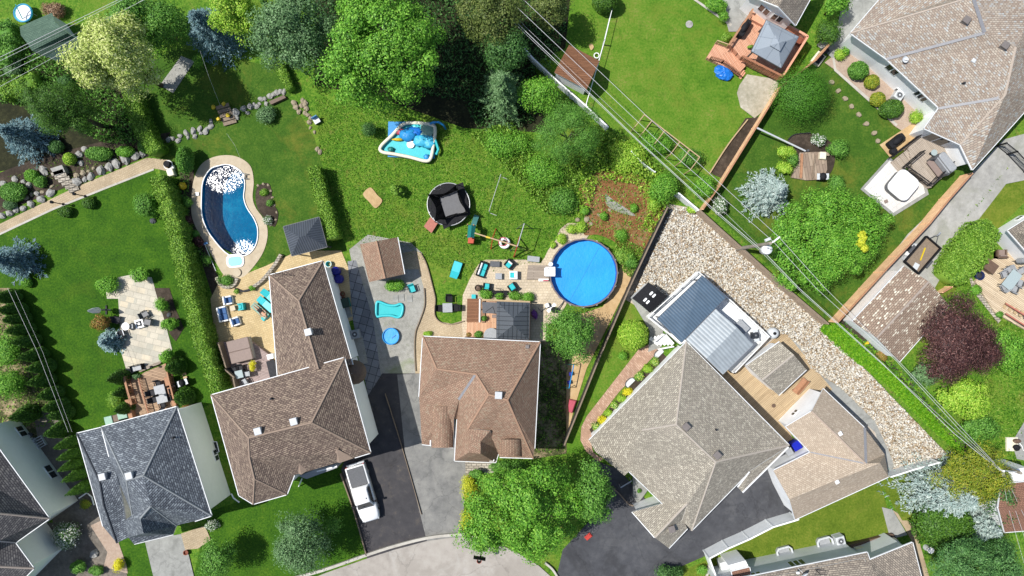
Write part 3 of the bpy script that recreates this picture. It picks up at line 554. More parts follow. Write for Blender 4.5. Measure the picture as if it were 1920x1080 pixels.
# ---------------------------------------------------------------- houses
def roof_shell(name, W, faces, mats, parent, th=.16):
    """W id->world point; faces lists of ids; UV laid along each slope; sides and underside closed"""
    ids = list(W); ix = {k: i for i, k in enumerate(ids)}; V = [tuple(W[k]) for k in ids]; n = len(V)
    V += [(x, y, z - th) for x, y, z in V]; F = []; UV = []; MI = []; cnt = {}
    for f in faces:
        P = [Vector(W[k]) for k in f]; nn = Vector((0, 0, 0))
        for i in range(len(P)): nn += (P[i] - P[0]).cross(P[(i + 1) % len(P)] - P[0])
        if nn.z < 0: f = f[::-1]; P = P[::-1]; nn = -nn
        nn.normalize(); up = Vector((0, 0, 1)) - nn * nn.z
        up = up.normalized() if up.length > .05 else Vector((0, 1, 0)); rt = up.cross(nn)
        for tr in tessellate_polygon([[Vector((p.x, p.y, 0)) for p in P]]):
            a, b, c_ = (P[i] for i in tr)
            if (b - a).cross(c_ - a).z < 0: tr = tr[::-1]
            F.append(tuple(ix[f[i]] for i in tr)); UV.append([(P[i].dot(rt), P[i].dot(up)) for i in tr]); MI.append(0)
            F.append(tuple(ix[f[i]] + n for i in tr[::-1])); UV.append([(0, 0)] * 3); MI.append(1)
        for i in range(len(f)):
            a, b = f[i], f[(i + 1) % len(f)]; cnt.setdefault(frozenset((a, b)), []).append((a, b))
    edges = [e[0] for e in cnt.values() if len(e) == 1]
    for a, b in edges: F.append((ix[b], ix[a], ix[a] + n, ix[b] + n)); UV.append([(0, 0)] * 4); MI.append(1)
    me = bpy.data.meshes.new(name); me.from_pydata(V, [], F)
    for m in mats: me.materials.append(MATS[m])
    me.polygons.foreach_set('material_index', MI); ul = me.uv_layers.new(name='UVMap'); flat_uv = [c for u in UV for p in u for c in p]; ul.data.foreach_set('uv', flat_uv); me.update()
    return link(name, me, parent), edges
def house(name, label, cat, V, faces, loop, roofmat, wallmat, ov=.4, caps=(), capmat=None, vents=(), gut=None, valleys=(), z0=0, group=None, th=.16, gutmat='gutter', gw=.065, walls=True):
    """V id->(px u, px v, height)"""
    W = {k: G(*p) for k, p in V.items()}; c = sum((W[k] for k in loop), Vector()) / len(loop); c.z = 0
    t = thing(name, label, cat, c, 0, group); L = {k: W[k] - c for k in W}
    rf, edges = roof_shell('roof', L, faces, [roofmat, 'gutter'], t, th)
    ring = [L[k] for k in loop]; A = sum(ring[i].x * ring[(i + 1) % len(ring)].y - ring[(i + 1) % len(ring)].x * ring[i].y for i in range(len(ring)))
    if A < 0: ring = ring[::-1]
    ins = inset(ring, ov); m = len(ring); hull = [(ins[i].x, ins[i].y, ring[i].z) for i in range(m)]
    if walls:
        mb = MB(); vs = [(x, y, z0) for x, y, z in hull] + [(x, y, z - .02) for x, y, z in hull]; mb.add(vs, [(i, (i + 1) % m, m + (i + 1) % m, m + i) for i in range(m)]); mb.build('wall', wallmat, t)
    g = MB()
    for a, b in edges:
        if gut is not None and frozenset((a, b)) not in gut: continue
        p, q = L[a], L[b]; d = (q - p); nn = Vector((d.y, -d.x, 0))
        if nn.length < .01: continue
        nn.normalize(); o = nn * (gw * .5 + .012); g.beam(p + o - Vector((0, 0, .075)), q + o - Vector((0, 0, .075)), gw, .12)
    if g.v: g.build('gutter', gutmat, t)
    if caps:
        cm = MB()
        for a, b in caps:
            p, q = L[a], L[b]; cm.tube([p + Vector((0, 0, -.03)), q + Vector((0, 0, -.03))], .1, 6)
        cm.build('ridge_cap', capmat or roofmat, t)
    if valleys:
        cm = MB()
        for a, b in valleys: p, q = L[a], L[b]; cm.beam(p + Vector((0, 0, .012)), q + Vector((0, 0, .012)), .34, .03)
        cm.build('valley_flashing', 'valley', t)
    def roof_h(u, v):
        for f in faces:
            for i in range(1, len(f) - 1):
                (x0, y0, h0), (x1, y1, h1), (x2, y2, h2) = V[f[0]], V[f[i]], V[f[i + 1]]; D = (y1 - y2) * (x0 - x2) + (x2 - x1) * (y0 - y2)
                if abs(D) < 1e-6: continue
                a = ((y1 - y2) * (u - x2) + (x2 - x1) * (v - y2)) / D; b = ((y2 - y0) * (u - x2) + (x0 - x2) * (v - y2)) / D
                if a >= -.01 and b >= -.01 and a + b <= 1.01: return a * h0 + b * h1 + (1 - a - b) * h2
        return 4
    for (u, v, kind, *mm) in vents:
        p = G(u, v, roof_h(u, v)) - c; rot = ang(V[loop[0]], V[loop[1]]); mt = mm[0] if mm else 'vent'
        if kind == 'box':
            b = MB().box(p.x, p.y, p.z - .25, .5, .5, .58, rot, .02).build('roof_vent', mt, t); MB().box(p.x, p.y, p.z + .34, .62, .62, .09, rot, .03).build('vent_cap', mt, b)
        elif kind == 'pipe': MB().cyl(p.x, p.y, p.z - .2, p.z + .4, .09, n=10).build('vent_pipe', mt, t)
        elif kind == 'small': MB().box(p.x, p.y, p.z - .1, .36, .36, .26, rot, .05).build('roof_vent', mt, t)
    t['_'] = 0; del t['_']
    return t, c, hull
def window(t, hull, c, i, s0, s1, z0, z1, frame='white', n=2):
    """window in wall i of the hull between fractions s0..s1"""
    a, b = Vector(hull[i][:2]), Vector(hull[(i + 1) % len(hull)][:2]); d = (b - a); nn = Vector((d.y, -d.x)).normalized(); rot = math.atan2(d.y, d.x)
    p, q = a + d * s0, a + d * s1; m = (p + q) / 2 + nn * .03; L = (q - p).length; fr = MB(); fr.box(m.x, m.y, z0, L, .08, z1 - z0, rot); w = fr.build('window', frame, t)
    pn = MB()
    for k in range(n):
        r_ = p + (q - p) * ((k + .5) / n) + nn * .055; pn.box(r_.x, r_.y, z0 + .07, L / n - .12, .05, z1 - z0 - .14, rot)
    pn.build('pane', 'glass', w); return w
mottled('yard_soil', [(0, C(44, 62, 24)), (.45, C(84, 88, 52)), (.65, C(150, 134, 102)), (1, C(196, 176, 142))], .35, 1.6, 8, bd=.06, contrast=(.38, .62))
mottled('soil_shade_tone', [(0, C(22, 24, 14)), (.5, C(46, 48, 28)), (1, C(84, 84, 52))], .5, 3, 16, bd=.05)  # soil with tree shadow put into its colour
# ---------------------------------------------------------------- the ground and everything paved
KID = [Vector(p) for p in ((412, 311), (395, 318), (382, 340), (379, 372), (380, 405), (390, 432), (404, 452), (420, 470), (435, 480), (452, 481), (470, 474), (482, 455), (484, 430), (477, 410), (464, 390), (458, 370), (460, 345), (455, 325), (442, 314), (427, 309))]
KID = [tuple(G(p.x, p.y)[:2]) for p in smoothpts(KID, 4)]
_z = lambda x, y: ((x * S) + 960, 540 - y * S)
sheet('ground', [_z(-150, -120), _z(150, -120), _z(150, 120), _z(-150, 120)], 'lawn_rough', z=0, hole=KID)
sheet('lawn_garden', [(-60, 430), (285, 306), (330, 420), (430, 740), (330, 790), (150, 830), (-60, 560)], 'lawn')
sheet('lawn_pool', [(290, 290), (430, 200), (545, 185), (590, 260), (650, 470), (520, 520), (330, 420)], 'lawn_mid', hole=KID)
sheet('lawn_terrace', [(170, 180), (330, 90), (545, 130), (545, 180), (400, 245), (300, 265)], 'lawn_mid')
sheet('lawn_top', [(150, -40), (330, -40), (250, 60), (150, 60)], 'lawn_dry')
sheet('lawn_open', [(1060, -60), (1390, -60), (1420, 60), (1400, 215), (1330, 330), (1140, 235), (1060, 120)], 'lawn_dry')
sheet('lawn_corner', [(1350, 345), (1460, 180), (1560, 100), (1700, 240), (1840, 320), (1560, 610), (1340, 400)], 'lawn_mid')
sheet('lawn_front', [(390, 960), (655, 870), (692, 1040), (560, 1095), (360, 1095)], 'lawn')
sheet('lawn_strip', [(215, 1000), (270, 1005), (295, 1095), (240, 1095)], 'lawn')
sheet('lawn_side', [(1235, 560), (1215, 660), (1120, 790), (1090, 850), (1050, 850), (1100, 720), (1175, 545)], 'lawn_dry')
sheet('lawn_south', [(1230, 1095), (1480, 975), (1650, 895), (1675, 1005), (1420, 1060), (1330, 1095)], 'lawn_olive')
sheet('lawn_east', [(1700, 520), (1960, 560), (1960, 880), (1830, 870), (1690, 700)], 'lawn_rough')
sheet('meadow_strip', [(1885, 330), (1960, 270), (1960, 340), (1870, 430), (1780, 560), (1740, 545), (1800, 450)], 'lawn_olive')
sheet('wood_floor_soil', [(590, -60), (1075, -60), (1060, 90), (1000, 120), (1040, 250), (870, 240), (700, 180), (590, 160)], 'soil_shade_tone')
sheet('shade_soil', [(-60, 60), (140, 100), (250, 190), (300, 280), (140, 300), (-60, 330)], 'soil_shade_tone')  # darkened colour stands in where the tree shadows fall short
sheet('gravel_path', [(340, 105), (365, 115), (325, 175), (300, 160)], 'gravel_gray')
sheet('planting_soil', [(-40, 340), (60, 300), (180, 268), (320, 248), (300, 285), (140, 345), (-40, 415)], 'soil')
sheet('stone_walk', [(-40, 436), (0, 420), (140, 352), (276, 296), (318, 300), (320, 322), (290, 316), (200, 350), (100, 390), (0, 437), (-40, 452)], 'paver_path')
sheet('lawn_edging', [(-40, 452), (0, 437), (100, 390), (200, 350), (288, 316), (289, 319), (200, 354), (100, 394), (0, 441), (-40, 456)], 'kerb')
sheet('side_planting_soil', [(335, 300), (365, 300), (360, 400), (400, 500), (420, 540), (400, 560), (375, 480), (340, 360)], 'soil')
sheet('patio_flagstone', [(222, 520), (246, 515), (285, 520), (292, 545), (310, 605), (323, 655), (317, 670), (240, 703), (229, 665), (222, 560), (201, 560), (199, 545)], 'flagstone')
sheet('planting_border', [(290, 540), (318, 540), (330, 580), (345, 615), (330, 640), (318, 625), (300, 575)], 'soil')
sheet('yard_west_soil', [(-40, 540), (20, 540), (60, 640), (100, 730), (140, 830), (150, 860), (-40, 900)], 'yard_soil')
sheet('side_gravel', [(60, 760), (110, 780), (165, 860), (190, 985), (100, 980)], 'gravel_dark')
sheet('yard_front_gravel', [(90, 980), (185, 975), (215, 1015), (245, 1095), (60, 1095)], 'gravel_dark')
sheet('pebble_bed', [(170, 985), (192, 975), (222, 1015), (238, 1060), (240, 1075), (195, 1062), (202, 1035)], 'gravel_pink')
sheet('patio_paved', [(395, 560), (420, 512), (465, 512), (500, 498), (560, 470), (640, 470), (690, 590), (545, 640), (545, 720), (430, 745), (405, 660)], 'paver_tan')
sheet('pool_deck', [(425, 291), (397, 296), (375, 312), (362, 345), (359, 395), (367, 425), (388, 462), (408, 497), (422, 517), (443, 522), (463, 514), (490, 480), (501, 450), (501, 425), (493, 408), (480, 390), (474, 370), (476, 340), (470, 312), (450, 296)], 'concrete_tan', True, hole=KID)
sheet('pool_border', [(482, 352), (505, 345), (512, 380), (522, 400), (515, 425), (500, 412), (482, 388)], 'soil', True)
sheet('yard_gravel', [(655, 468), (690, 440), (770, 455), (792, 475), (806, 520), (812, 570), (800, 620), (785, 700), (712, 702), (690, 610), (668, 530)], 'gravel_gray')
sheet('walk_slabs', [(652, 490), (668, 488), (700, 600), (717, 722), (690, 742), (680, 690), (662, 600)], 'slab_gray')
sheet('house_gravel', [(660, 630), (680, 630), (690, 680), (676, 684)], 'gravel_gray')
sheet('path_curved', [(755, 474), (776, 470), (790, 474), (800, 495), (812, 540), (816, 560), (815, 590), (825, 603), (847, 607), (872, 600), (935, 600), (935, 634), (790, 638), (790, 700), (779, 700), (777, 652), (780, 620), (786, 603), (796, 572), (795, 540), (785, 505), (757, 505)], 'paver_path')
sheet('patio_round', [(902, 490), (912, 487), (985, 487), (1003, 492), (1013, 494), (1021, 483), (1027, 470), (1042, 450), (1050, 430), (1065, 418), (1100, 420), (1105, 440), (1060, 500), (1062, 570), (1045, 600), (1022, 612), (1018, 640), (868, 640), (866, 600), (866, 585), (868, 553), (880, 525), (893, 502)], 'paver_patio')
sheet('sand_strip', [(1165, 470), (1200, 455), (1180, 530), (1140, 610), (1100, 690), (1078, 760), (1060, 830), (1050, 830), (1058, 720), (1062, 640), (1085, 590), (1130, 575), (1158, 530)], 'sand')
sheet('shade_soil_side', [(1005, 640), (1078, 640), (1062, 700), (1062, 850), (1000, 860)], 'yard_soil')
sheet('mulch_bed', [(1088, 345), (1125, 318), (1180, 322), (1225, 345), (1245, 385), (1236, 430), (1212, 478), (1170, 470), (1150, 452), (1120, 440), (1095, 440), (1100, 415), (1085, 380)], 'mulch', True)
sheet('gravel_patch', [(1135, 365), (1150, 375), (1180, 395), (1190, 405), (1160, 398), (1138, 385)], 'gravel_gray', True)
sheet('pebble_yard', [(1255, 383), (1285, 388), (1310, 398), (1400, 470), (1545, 605), (1535, 618), (1620, 690), (1740, 815), (1775, 850), (1757, 862), (1670, 880), (1480, 700), (1400, 700), (1170, 560), (1200, 500)], 'gravel_base')
sheet('fence_shadow_strip', [(1250, 383), (1262, 392), (1190, 545), (1172, 545)], 'gravel_dark')  # fence shadow laid down as a strip of darker gravel colour
sheet('concrete_apron', [(1450, 605), (1470, 615), (1500, 650), (1520, 690), (1580, 730), (1640, 790), (1668, 850), (1676, 875), (1664, 890), (1640, 810), (1540, 725), (1450, 660)], 'concrete')
sheet('terrace_tan', [(1300, 650), (1380, 690), (1470, 620), (1560, 730), (1475, 800), (1500, 850), (1460, 845)], 'deck_tan')
sheet('brick_walk', [(1197, 655), (1228, 640), (1238, 655), (1160, 735), (1118, 790), (1112, 805), (1108, 830), (1112, 848), (1130, 860), (1122, 866), (1098, 845), (1088, 825), (1090, 800), (1100, 780)], 'paver_pink')
sheet('concrete_pad', [(1182, 560), (1195, 555), (1245, 600), (1240, 650), (1215, 660), (1218, 620)], 'concrete')
sheet('flower_bed_soil', [(1105, 805), (1240, 660), (1250, 670), (1115, 825)], 'soil')
sheet('driveway_dark', [(690, 742), (717, 700), (757, 700), (790, 700), (800, 850), (815, 1015), (690, 1052), (640, 880)], 'asphalt_dark')
sheet('driveway_old', [(745, 702), (795, 700), (795, 800), (860, 800), (880, 850), (890, 880), (872, 920), (866, 1008), (801, 1016), (760, 850)], 'asphalt_old')
sheet('driveway_wide', [(1110, 860), (1160, 880), (1250, 980), (1400, 870), (1490, 820), (1500, 960), (1330, 1038), (1262, 1068), (1225, 1095), (1040, 1095), (1055, 1030), (1120, 960)], 'asphalt_new')
sheet('driveway_concrete', [(272, 1012), (345, 1000), (368, 1095), (292, 1095)], 'concrete')
sheet('entry_pavers', [(340, 1000), (385, 985), (396, 1012), (372, 1028), (348, 1030)], 'paver_path')
sheet('road', [(520, 1110), (610, 1074), (690, 1046), (740, 1030), (800, 1014), (850, 1007), (900, 1008), (960, 1030), (1010, 1060), (1048, 1094), (1240, 1094), (1500, 1300), (1500, 1700), (200, 1700), (200, 1300)], 'road')
sheet('soil_strip', [(1397, 222), (1422, 220), (1355, 335), (1330, 325)], 'soil')
sheet('crushed_stone', [(1386, 160), (1400, 140), (1460, 150), (1455, 175), (1435, 205), (1414, 222), (1388, 202), (1381, 175)], 'crushed')
sheet('side_slabs', [(1345, -20), (1420, -20), (1392, 60), (1366, 60)], 'concrete')
sheet('lawn_kerb', [(1296, -2), (1300, -4), (1372, 46), (1369, 50)], 'kerb')
sheet('lane_gravel', [(1960, 240), (1960, 330), (1885, 345), (1800, 455), (1740, 560), (1680, 590), (1580, 600), (1700, 440), (1825, 320), (1880, 262)], 'gravel_lane')
sheet('shrub_bed', [(1545, 118), (1575, 95), (1600, 85), (1745, 215), (1740, 245), (1715, 262), (1675, 236), (1640, 200), (1575, 142), (1562, 130)], 'gravel_pink')
sheet('bed_kerb', [(1558, 100), (1562, 98), (1567, 130), (1642, 196), (1682, 234), (1679, 237), (1638, 200), (1563, 133)], 'kerb')
sheet('side_paving', [(1530, 85), (1590, 40), (1600, 85), (1560, 110)], 'concrete')
sheet('house_side_paving', [(1580, 0), (1640, -40), (1650, 0), (1600, 60), (1560, 90)], 'concrete')
sheet('patio_corner', [(1648, 272), (1712, 230), (1735, 245), (1725, 262), (1668, 296)], 'sand')
sheet('patio_white_edge', [(1666, 295), (1735, 345), (1740, 365), (1674, 406), (1612, 355)], 'concrete')
sheet('patio_white', [(1667, 301), (1730, 348), (1733, 362), (1674, 399), (1619, 354)], 'paver_white')
sheet('circle_bed', [(1478, 262), (1505, 250), (1550, 262), (1565, 290), (1550, 330), (1490, 332), (1478, 300)], 'soil', True)
sheet('path_east', [(1960, 770), (1920, 788), (1895, 830), (1905, 860), (1960, 870)], 'concrete')
sheet('kerb_stone_east', [(1812, 505), (1830, 540), (1875, 600), (1870, 606), (1822, 545)], 'stone_wall')
sheet('concrete_path_south', [(1652, 950), (1672, 955), (1690, 985), (1700, 1002), (1668, 1010)], 'concrete')
sheet('dirt_path', [(1672, 955), (1716, 985), (1718, 1000), (1745, 1095), (1720, 1095), (1712, 1020), (1695, 990)], 'dirt')
sheet('fence_base_soil', [(1570, 600), (1580, 596), (1700, 710), (1840, 870), (1825, 868), (1690, 715)], 'soil')
sheet('bed_south', [(1640, 890), (1700, 880), (1730, 975), (1690, 975)], 'lawn_olive')
sheet('sand_spot', [(682, 362), (695, 352), (708, 366), (717, 376), (711, 386), (703, 390), (692, 378), (684, 370)], 'sand', True)
sheet('bare_spot_top', [(1104, 86), (1109, 83), (1113, 89), (1108, 95)], 'sand', True)
def kerb_line(name, pts, w, h, mat='kerb', smooth=True):
    P = smoothpts(pts, 6, False) if smooth else [Vector(p) for p in pts]
    W = [G(p[0], p[1], h) for p in P]; mb = MB()
    for a, b in zip(W, W[1:]): mb.beam((a.x, a.y, h * .5 + .05), (b.x, b.y, h * .5 + .05), w, h - .02)
    o = mb.build(name, mat); o['kind'] = 'structure'; return o
kerb_line('road_kerb', [(545, 1086), (610, 1068), (690, 1040), (740, 1024), (800, 1009), (850, 1003), (880, 1003), (905, 1010)], .26, .3)
kerb_line('driveway_kerb', [(1022, 1056), (1036, 1068), (1050, 1090)], .2, .3)
kerb_line('driveway_edging', [(722, 738), (757, 850), (790, 965)], .05, .24, 'timber_gray')
kerb_line('driveway_edging', [(638, 888), (662, 955), (687, 1042)], .1, .3, 'timber_gray')
kerb_line('lawn_stone_edging', [(1322, 1098), (1330, 1060)], .2, .25)
kerb_line('garden_timber_edging', [(1402, 224), (1366, 270), (1330, 326)], .1, .3, 'timber_tan')
kerb_line('bed_edging', [(1478, 262), (1490, 252), (1520, 249)], .06, .25, 'dark')
kerb_line('path_edging', [(789, 475), (800, 497), (812, 542), (816, 562), (815, 590), (826, 604), (847, 608), (870, 602)], .08, .22, 'timber_gray')
kerb_line('path_edging', [(795, 540), (796, 572), (786, 603), (779, 622), (777, 652), (779, 696)], .08, .22, 'timber_gray')

# ---------------------------------------------------------------- houses
VB = dict(a=(144, 813, 4.6), b=(189, 802, 4.8), c=(220, 897, 6.0), d=(232, 950, 5.3), e=(241, 1008, 4.3), f=(219, 1018, 4.2), g=(193, 987, 4.4), p1=(187, 904, 6.2), p2=(194, 946, 6.0))
house('bungalow', 'low dark slate wing of the grey-roofed house, beside the row of cedars', 'house', VB, ['a b c p1'.split(), 'a p1 p2 g'.split(), 'p1 c d p2'.split(), 'p2 d e f'.split(), 'p2 f g'.split()],
      'a b c d e f g'.split(), 'shingle_slate', 'stucco', .3, vents=[(196, 892, 'box')], gut=[frozenset('ab'), frozenset('ag')], caps=[('a', 'p1'), ('p1', 'p2'), ('p2', 'f')], capmat='shingle_slate')
flat('cap_slate', C(120, 124, 126, .95), .85, .1); flat('cap_brown', C(150, 130, 114, 1.2), .85, .12); flat('cap_grey', C(158, 149, 138, .95), .85, .1); flat('cap_rust', C(170, 136, 112, 1.3), .85, .1); flat('cap_tan', C(180, 166, 152, 1.25), .85, .1); flat('cap_taupe', C(160, 143, 128, .95), .85, .1); flat('cap_mid', C(146, 134, 124, .95), .85, .1)
VB2 = dict(b=(190, 801, 5.4), TR=(331, 763, 5.4), R=(269, 892, 8.0), L=(237, 901, 7.9), BR=(396, 967, 5.4), fr=(365, 977, 5.4), c=(206, 862, 5.5), M=(248, 965, 6.0), V=(331, 985, 4.3), W=(283, 949, 7.9), Q=(263, 972, 7.6), Z=(269, 1000, 7.0), x=(324.5, 1002, 3.3), y=(251, 1020, 4.2), w=(241, 1008, 4.5), l=(233, 977, 5.2))
tB, cB, hB = house('bungalow', 'tall cream house with a slate grey hipped roof behind the brown wooden deck', 'house', VB2,
      ['b TR R L'.split(), 'TR BR R'.split(), 'b L M c'.split(), 'R BR fr V W'.split(), 'R W M L'.split(), 'W V x Z Q'.split(), 'Z x y w'.split(), 'l Q Z w'.split(), 'M W Q l'.split()],
      'b TR BR fr V x y w l M c'.split(), 'shingle_slate', 'stucco', .4, vents=[(246, 890, 'box'), (327, 820, 'pipe', 'dark')], gut=[frozenset(s) for s in (('b', 'TR'), ('TR', 'BR'), ('BR', 'fr'), ('x', 'y'), ('c', 'b'))],
      caps=[('b', 'L'), ('L', 'M'), ('R', 'BR'), ('R', 'TR'), ('R', 'L'), ('W', 'V'), ('Q', 'W')], capmat='cap_slate')
VA = dict(a=(-40, 790, 5.0), b=(92, 972.5, 5.0), r=(-10, 962, 7.6), l=(-120, 850, 7.6), c=(28, 1018, 5.0), d=(63, 1066, 5.0), e=(-20, 1150, 5.0), s=(-60, 1060, 7.2), q=(-140, 1000, 7), v=(-5, 1015, 6.6))
tA, cA, hA = house('bungalow', 'cream walled house with a dark grey roof cut by the lower left corner', 'house', VA, ['a b r l'.split(), 'b c v r'.split(), 'c d s v'.split(), 'd e s'.split(), 'r v s q l'.split()], 'a b c d e q l'.split(),
      'shingle_char', 'stucco', .4, gut=[frozenset('ab'), frozenset('bc'), frozenset('cd'), frozenset('de')], caps=[('b', 'r'), ('d', 's')], capmat='cap_mid', valleys=[('c', 'v')])
VC = dict(TL=(396, 741, 6.4), TR=(645, 671, 6.4), BR=(694.5, 849, 6.4), P=(584, 792.5, 9.1), K=(466, 821, 9.0), Q=(467.6, 858, 8.6), a=(448, 929, 6.4), b=(474.5, 945, 6.3), c=(537.5, 927, 6.3), d=(551.5, 891, 6.4), Q2=(477, 898, 8.2), e=(665, 858, 6.4))
tC, cC, hC = house('two_storey_house', 'large two storey house with a mottled brown hipped roof beside the white pickup', 'house', VC,
      ['TL TR P K'.split(), 'TR BR P'.split(), 'P BR e d Q K'.split(), 'TL K Q Q2 b a'.split(), 'Q d c Q2'.split(), 'Q2 c b'.split()], 'TL TR BR e d c b a'.split(), 'shingle_brown', 'stucco_white', .45,
      vents=[(486, 807, 'box'), (553, 789, 'box'), (510, 747, 'pipe', 'dark')], caps=[('P', 'K'), ('TR', 'P'), ('P', 'BR'), ('TL', 'K'), ('K', 'Q'), ('Q', 'Q2'), ('Q2', 'b'), ('Q2', 'c')], capmat='cap_brown',
      gut=[frozenset(s) for s in (('TL', 'TR'), ('TR', 'BR'), ('TL', 'a'), ('a', 'b'), ('b', 'c'), ('c', 'd'), ('BR', 'e'))])
for (pk, l, r, b) in (((559, 862, 7.4), (551, 884, 6.45), (585, 876, 6.45), (565, 890, 6.45)), ((631, 841, 7.4), (622, 864, 6.45), (663, 859, 6.45), (637, 868, 6.45))):   # small gables over the front windows
    mb = MB(); P = [G(*q) - cC for q in (pk, l, r, b)]; mb.m = 0; mb.add(P, [(0, 3, 2), (0, 1, 3)]); mb.add([p - Vector((0, 0, .2)) for p in P[1:]] + [P[1], P[2], P[3]], [(0, 2, 5, 3), (2, 1, 4, 5)]); g = mb.build('gable', 'cap_brown', tC)
mb = MB(); p = G(672, 700, 3.2) - cC     # rounded bay shading the side door
mb.lathe(G(664, 698, 4.0).x - cC.x, G(664, 698, 4.0).y - cC.y, [(.02, 4.9), (.7, 4.6), (1.1, 4.1), (1.15, 3.95)], 16); mb.build('door_canopy', 'brown', tC, True)
VC2 = dict(A=(505, 516, 4.7), B=(605, 489.5, 4.7), P=(560, 564, 6.8), E=(597, 692, 6.8), D=(521, 712, 4.7), F=(661, 684, 4.7))
house('house_wing', 'brown roofed rear wing of the two storey house, running up to the slate gazebo', 'house', VC2, ['A B P'.split(), 'A P E D'.split(), 'B F E P'.split()], 'A B F E D'.split(), 'shingle_brown', 'stucco_white', .4,
      vents=[(580, 622, 'box')], caps=[('B', 'P'), ('A', 'P'), ('P', 'E')], capmat='cap_brown', gut=[frozenset('AB'), frozenset('BF'), frozenset('AD')])
VD = dict(TL=(793, 631, 6.0), TR=(1012.4, 641.6, 6.0), K=(819, 692, 7.6), N=(893, 702, 7.8), M=(916.5, 740, 8.8), P=(951.5, 750, 8.8), s=(1002, 841, 6.0), t=(999.5, 859, 5.8), u=(937, 857, 5.6), J=(877.6, 804, 7.0), V=(861, 750, 7.0), w=(851, 785, 6.0), x=(850, 839, 4.6), y=(791, 833, 4.6), z=(786, 744, 6.0), k=(916, 806, 6.9))
tD, cD, hD = house('two_storey_house', 'square house with a rust brown roof of many gables between the two driveways', 'house', VD,
      ['TL TR P M N K'.split(), 'TR s t P'.split(), 'P t u k J M'.split(), 'N M J V'.split(), 'K N V w x y z'.split(), 'TL K z'.split()], 'TL TR s t u k J V w x y z'.split(), 'shingle_rust', 'stucco', .4,
      vents=[(935, 740, 'box'), (989, 650, 'small', 'vent_dark')], caps=[('TL', 'K'), ('TR', 'P'), ('P', 't'), ('N', 'M'), ('M', 'P'), ('M', 'J'), ('K', 'N')], capmat='cap_rust', valleys=[('N', 'V')],
      gut=[frozenset(s) for s in (('TL', 'TR'), ('TR', 's'), ('z', 'TL'), ('t', 'u'), ('x', 'y'))])
def barrel(px0, px1, v0, v1, h0, h1, rise, mat, parent, c, name):
    """round topped dormer running down the roof: v0 far end, v1 front"""
    mb = MB(); n = 10; V = []
    for (v, h) in ((v0, h0), (v1, h1)):
        for i in range(n + 1):
            t = math.pi * i / n; hh = h + rise * math.sin(t); u = (px0 + px1) / 2 - math.cos(t) * (px1 - px0) / 2; V.append(G(u, v, hh) - c)
    F = [(i, n + 1 + i, n + 2 + i, i + 1) for i in range(n)] + [tuple(range(n + 1, 2 * n + 2))]
    mb.add(V, F); me_o = mb.build(name, mat, parent); uv = me_o.data.uv_layers.new(name='UVMap')
    for lp in me_o.data.loops: co = me_o.data.vertices[lp.vertex_index].co; uv.data[lp.index].uv = (co.y, co.x)
    return me_o
barrel(809, 851, 762, 839.5, 5.6, 4.5, 1.0, 'shingle_rust', tD, cD, 'barrel_dormer')
barrel(938, 979, 824, 856, 6.3, 5.5, 1.1, 'shingle_rust', tD, cD, 'eyebrow_dormer')
VE_ = dict(a=(857, 786, 5.6), b=(881.5, 827, 7.0), c=(901, 828, 7.1), d=(901, 850.6, 6.9), e=(879, 848.5, 6.8), f=(852.5, 864, 4.6), g=(929, 867, 4.0), h=(937, 843, 4.4), k=(919, 807.6, 7.3), j=(877.6, 804, 6.95))
L = {k: G(*p) - cD for k, p in VE_.items()}
L['V'] = G(861, 750, 6.95) - cD; L['w'] = G(851, 785, 5.9) - cD; roof_shell('entry_roof', L, ['w V a'.split(), 'V j a'.split(), 'a b e f'.split(), 'f e d g'.split(), 'b c d e'.split(), 'a j k c b'.split(), 'k h g d c'.split()], ['shingle_rust', 'gutter'], tD)
g = MB()
for p, q in (('a', 'f'), ('f', 'g'), ('g', 'h')): g.beam(L[p] - Vector((0, 0, .08)), L[q] - Vector((0, 0, .08)), .14, .14)
g.beam(G(809, 772, 5.2) - cD, G(807, 836, 4.7) - cD, .12, .12); g.beam(G(852, 776, 5.2) - cD, G(850, 838, 4.7) - cD, .12, .12); g.build('gutter', 'gutter', tD)
mb = MB()
for (u, v) in ((858, 858), (922, 860), (924, 846)): q = G(u, v, 4.4) - cD; mb.box(q.x, q.y, 0, .45, .45, 4.5)
mb.build('porch_post', 'stucco_white', tD)
sheet('entry_stone', [(872, 860), (928, 860), (926, 885), (905, 890), (874, 900)], 'stone_wall')
VEE = dict(T=(1287, 641, 3.3), R=(1479.5, 835, 3.3), A=(1268, 796, 6.2), B=(1342, 866, 6.0), L=(1104.7, 825.6, 3.3), m=(1116, 846.5, 3.3), n=(1148, 873, 3.3), o=(1171, 892, 3.3), p=(1179.5, 883.7, 3.6), C=(1203.4, 806.6, 5.8), q=(1242.6, 944.5, 3.5), r=(1289, 945, 4.6), s=(1279, 976, 3.6), t=(1297, 994.6, 3.3), u=(1408.5, 880.7, 3.3))
tE, cE, hE = house('bungalow', 'wide white bungalow with a grey shingle roof set diamond-wise above the wide driveway', 'house', VEE,
      ['T R B A'.split(), 'T A C n m L'.split(), 'C p o n'.split(), 'A B t s r q p C'.split(), 'B R u t'.split()], 'T R u t s r q p o n m L'.split(), 'shingle_grey', 'siding_white', .42,
      vents=[(1285, 799, 'box', 'vent_dark'), (1343, 852, 'box', 'vent_dark'), (1341, 805, 'pipe', 'dark')], caps=[('T', 'A'), ('A', 'C'), ('A', 'B'), ('B', 't'), ('B', 'R')], capmat='cap_grey',
      gut=[frozenset(s) for s in (('T', 'R'), ('T', 'L'), ('u', 't'), ('p', 'q'))])
